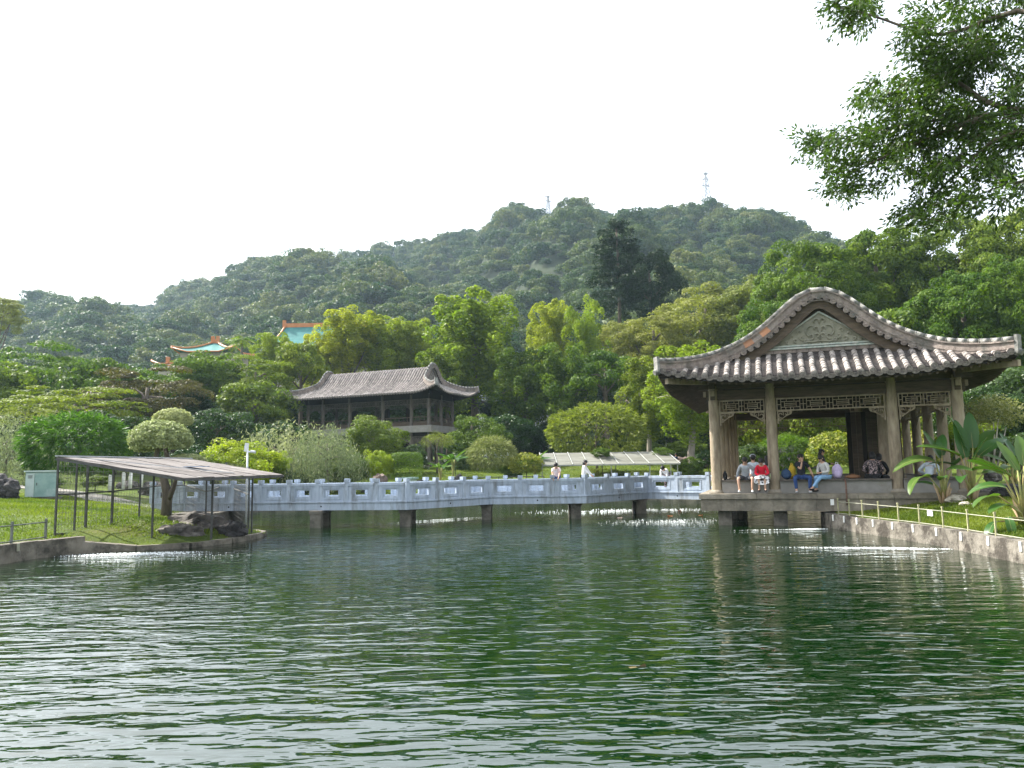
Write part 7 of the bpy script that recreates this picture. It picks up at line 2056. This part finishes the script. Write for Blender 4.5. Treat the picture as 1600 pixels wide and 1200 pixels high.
person('person in grey jumper and charcoal shorts on the bench wall, head bowed, white slippers', pl(pvx(1160), -0.06, SEAT), A0, 'sit', K['grey'], K['charcoal'], True, True, lean=0.38, head_fwd=0.10, s=0.95, handL=(-0.32, 0.02, 0.03), handR=(0.20, -0.22, 0.18), shoe=M['white'], spread=0.17)
person('person in bright red jacket and black-and-white skirt looking down, on the bench wall', pl(pvx(1185), -0.06, SEAT), A0, 'sit', K['red'], None, True, False, K['bwskirt'], 'bob', 0.42, 0.12, 0.9, (-0.05, -0.40, 0.18), (0.08, -0.40, 0.18), K['blackshoe'], 0.03)
person('person in black tee and navy jeans, hand at mouth, sitting on the bench wall', pl(pvx(1246), -0.06, SEAT), A0 + 0.05, 'sit', K['blacktee'], K['navy'], False, False, hair='short', lean=0.10, s=1.0, handL=(0.03, -0.17, 0.62), handR=(0.42, -0.02, 0.03), shoe=K['sneaker'], spread=0.16)
person('person in off-white jacket and light jeans turned left at the middle of the bench', pl(pvx(1284), -0.06, SEAT), A0 - 0.75, 'sit', K['offwhite'], K['lightjean'], True, False, hair='bob', lean=0.26, head_fwd=0.05, s=0.95, handL=(-0.06, -0.34, 0.24), handR=(0.06, -0.34, 0.24), shoe=K['blackshoe'], spread=0.02, tuck=0.05, cross=True)
person('person in pale top with grey cap, back turned, behind the grey jumper and red jacket', pl(pvx(1172), 0.35, SEAT), A0 + math.pi, 'sit', K['paleblue'], K['charcoal'], True, hair='short', lean=0.0, s=1.0, hat=K['grey'])
person('long-haired person in white jacket seen from behind, just left of the second column', pl(pvx(1194), 0.22, SEAT), A0 + math.pi, 'sit', K['offwhite'], K['navy'], True, hair='long', lean=0.1, s=0.95)
person('person in black coat with long black hair standing inside, behind the off-white jacket', pl(pvx(1266) + 0.35, 1.6, PZ), A0 + 1.6, 'stand', K['black'], K['black'], True, hair='long', lean=0.05, s=0.92, shoe=K['blackshoe'], handL=(-0.1, -0.35, 1.1), handR=(0.1, -0.35, 1.1))
person('person in dark floral jacket bent over, back turned, before the plank screen', pl(pvx(1360), 0.25, SEAT), A0 + math.pi, 'sit', K['floral'], K['black'], True, hair='bob', lean=0.35, s=1.05)
person('second dark-haired person in black beside the floral jacket, inside the pavilion', pl(pvx(1372), 0.9, SEAT - 0.03), A0 + math.pi - 0.3, 'sit', K['black'], K['black'], True, hair='bob', lean=0.2, s=1.0)
person('person in pale blue shirt half hidden by the leftmost paddle leaves', pl(pvx(1446), 0.30, SEAT - 0.05), A0 + math.pi - 0.4, 'sit', K['paleblue'], K['black'], True, hair='short', lean=0.55, s=1.0)
# bridge
def onbridge(x, Y): return Vector(((x - 800) / F * Y, Y, ZD))
person('person in white and pink shirt leaning on the bridge railing, looking down', onbridge(867, 33.25), R(-8), 'stand', K['pink'], K['navy'], False, hair='short', lean=0.62, head_fwd=0.06, s=0.88, handL=(-0.12, -0.62, 0.82), handR=(0.12, -0.62, 0.82))
person('black-haired person in white-pink blouse standing sideways on the bridge', onbridge(909, 33.6), R(70), 'stand', K['white'], K['black'], True, hair='bob', lean=0.10, head_fwd=0.03, s=0.88, handL=(-0.1, -0.42, 0.92), handR=(0.1, -0.42, 0.92))
person('person bent far over beyond the railing near the bridge\'s pavilion end', onbridge(1038, 36.3), R(-30), 'stand', K['white'], K['floral'], True, hair='bob', lean=1.15, head_fwd=0.05, s=0.9, handL=(-0.1, -0.6, 0.55), handR=(0.1, -0.6, 0.55))
# far figures
q1 = P(655, 716, 71.3); person('far person in navy sitting at the foot of the two-storey pavilion', (q1.x, 71.3, GB + 0.50), R(-24), 'sit', K['navy'], K['navy'], hair='short', s=1.0)
q1 = P(663, 716, 71.3); person('far person in white sitting beside the one in navy at the two-storey pavilion', (q1.x, 71.3, GB + 0.50), R(-10), 'sit', K['white'], K['charcoal'], hair='short', lean=0.3, s=1.0)
mb = MB(); mb.box((0, 0, -0.2), (2.2, 0.7, 0.45)); tag(mb.build('stone_bench', M['platform'], None, (P(660, 716, 71.5).x, 71.6, GB + 0.42), (0, 0, R(-24))), 'low stone block under the two far sitters by the two-storey pavilion', 'bench')
q1 = P(1039, 690, 80); person('far person in white top walking under the trees left of the pavilion', (q1.x, 80, gz1(q1.x, 80)), R(60), 'stand', K['white'], K['black'], hair='short', s=1.0)
q1 = P(1054, 700, 66); person('far person in dark clothes sitting low near the brown rocks left of the pavilion', (q1.x, 66, gz1(q1.x, 66) + 0.4), R(40), 'sit', K['navy'], K['black'], hair='short', s=1.0)
mb = MB(); vs, fs = blob((0, 0, 0), 0.45, 4, 2, 0.2, (1, 0.8, 0.5)); mb.add(vs, fs); tag(mb.build('rock', M['rock'], None, (q1.x, 66, gz1(q1.x, 66) + 0.22)), 'low grey stone seat under the far dark-clothed sitter', 'rock')
# bags on the bench
def bag(label, x, y, z, w, d, h, mat, strap=None, rz=0.0, name='backpack'):
    t = thing(name, label, 'bag', pl(x, y, z), A0 + rz)
    vs, fs = blob((0, 0, 0), 1, int(abs(x) * 10), 3, 0.10, (w / 2, d / 2, h / 2)); mb = MB(); mb.add([v + Vector((0, 0, h / 2)) for v in vs], fs, 0, True); mb.build('body', mat, t)
    vs, fs = blob((0, 0, 0), 1, 3, 2, 0.10, (w * 0.36, d * 0.2, h * 0.25)); mb = MB(); mb.add([v + Vector((0, -d * 0.42, h * 0.32)) for v in vs], fs, 0, True); mb.build('pocket', mat, t)
    mb = MB(); mb.tube([(-w * 0.15, 0, h * 0.95), (-w * 0.05, 0, h * 1.12), (w * 0.1, 0, h * 1.08), (w * 0.18, 0, h * 0.9)], 0.014, 6); mb.build('strap', strap or mat, t)
    return t
bag('dark blue backpack on the bench between the second column and the black tee', pvx(1223), 0.05, SEAT, 0.34, 0.26, 0.36, K['bluebag'])
bag('yellow bag at the elbow of the person in the black tee', pvx(1232), 0.28, SEAT + 0.0, 0.26, 0.2, 0.52, K['yellow'], name='bag')
bag('lilac backpack behind the person in the off-white jacket', pvx(1302), 0.08, SEAT, 0.36, 0.24, 0.52, K['lilac'], M['white'])
bag('low brown bag on the bench right of the lilac backpack', pvx(1326), 0.12, SEAT, 0.50, 0.2, 0.14, K['brown'], name='bag')
bag('black bag at the pavilion\'s left corner column', pvx(1128), -0.02, SEAT, 0.16, 0.2, 0.30, K['black'], name='bag')
mb = MB(); mb.tube([(0, 0, 0), (0, 0, 0.2)], [0.045, 0.05], 12); cu = thing('paper_cup', 'small pale green cup on the bench right of the white-jacketed back', 'cup', pl(pvx(1200) - 0.02, -0.10, SEAT)); mb.build('body', cloth('cup_green', (0.5, 0.62, 0.35)), cu)
mb = MB(); mb.tube([(0, 0, 0.2), (0, 0, 0.215)], 0.054, 12); mb.build('lid', M['white'], cu)
mb = MB(); mb.box((0, 0, 0), (0.10, 0.01, 0.16), M=Euler((0, R(-35), 0)).to_matrix()); tag(mb.build('paper_note', M['white'], pav, (2.30, 3.75, PZ + 1.95)), None)
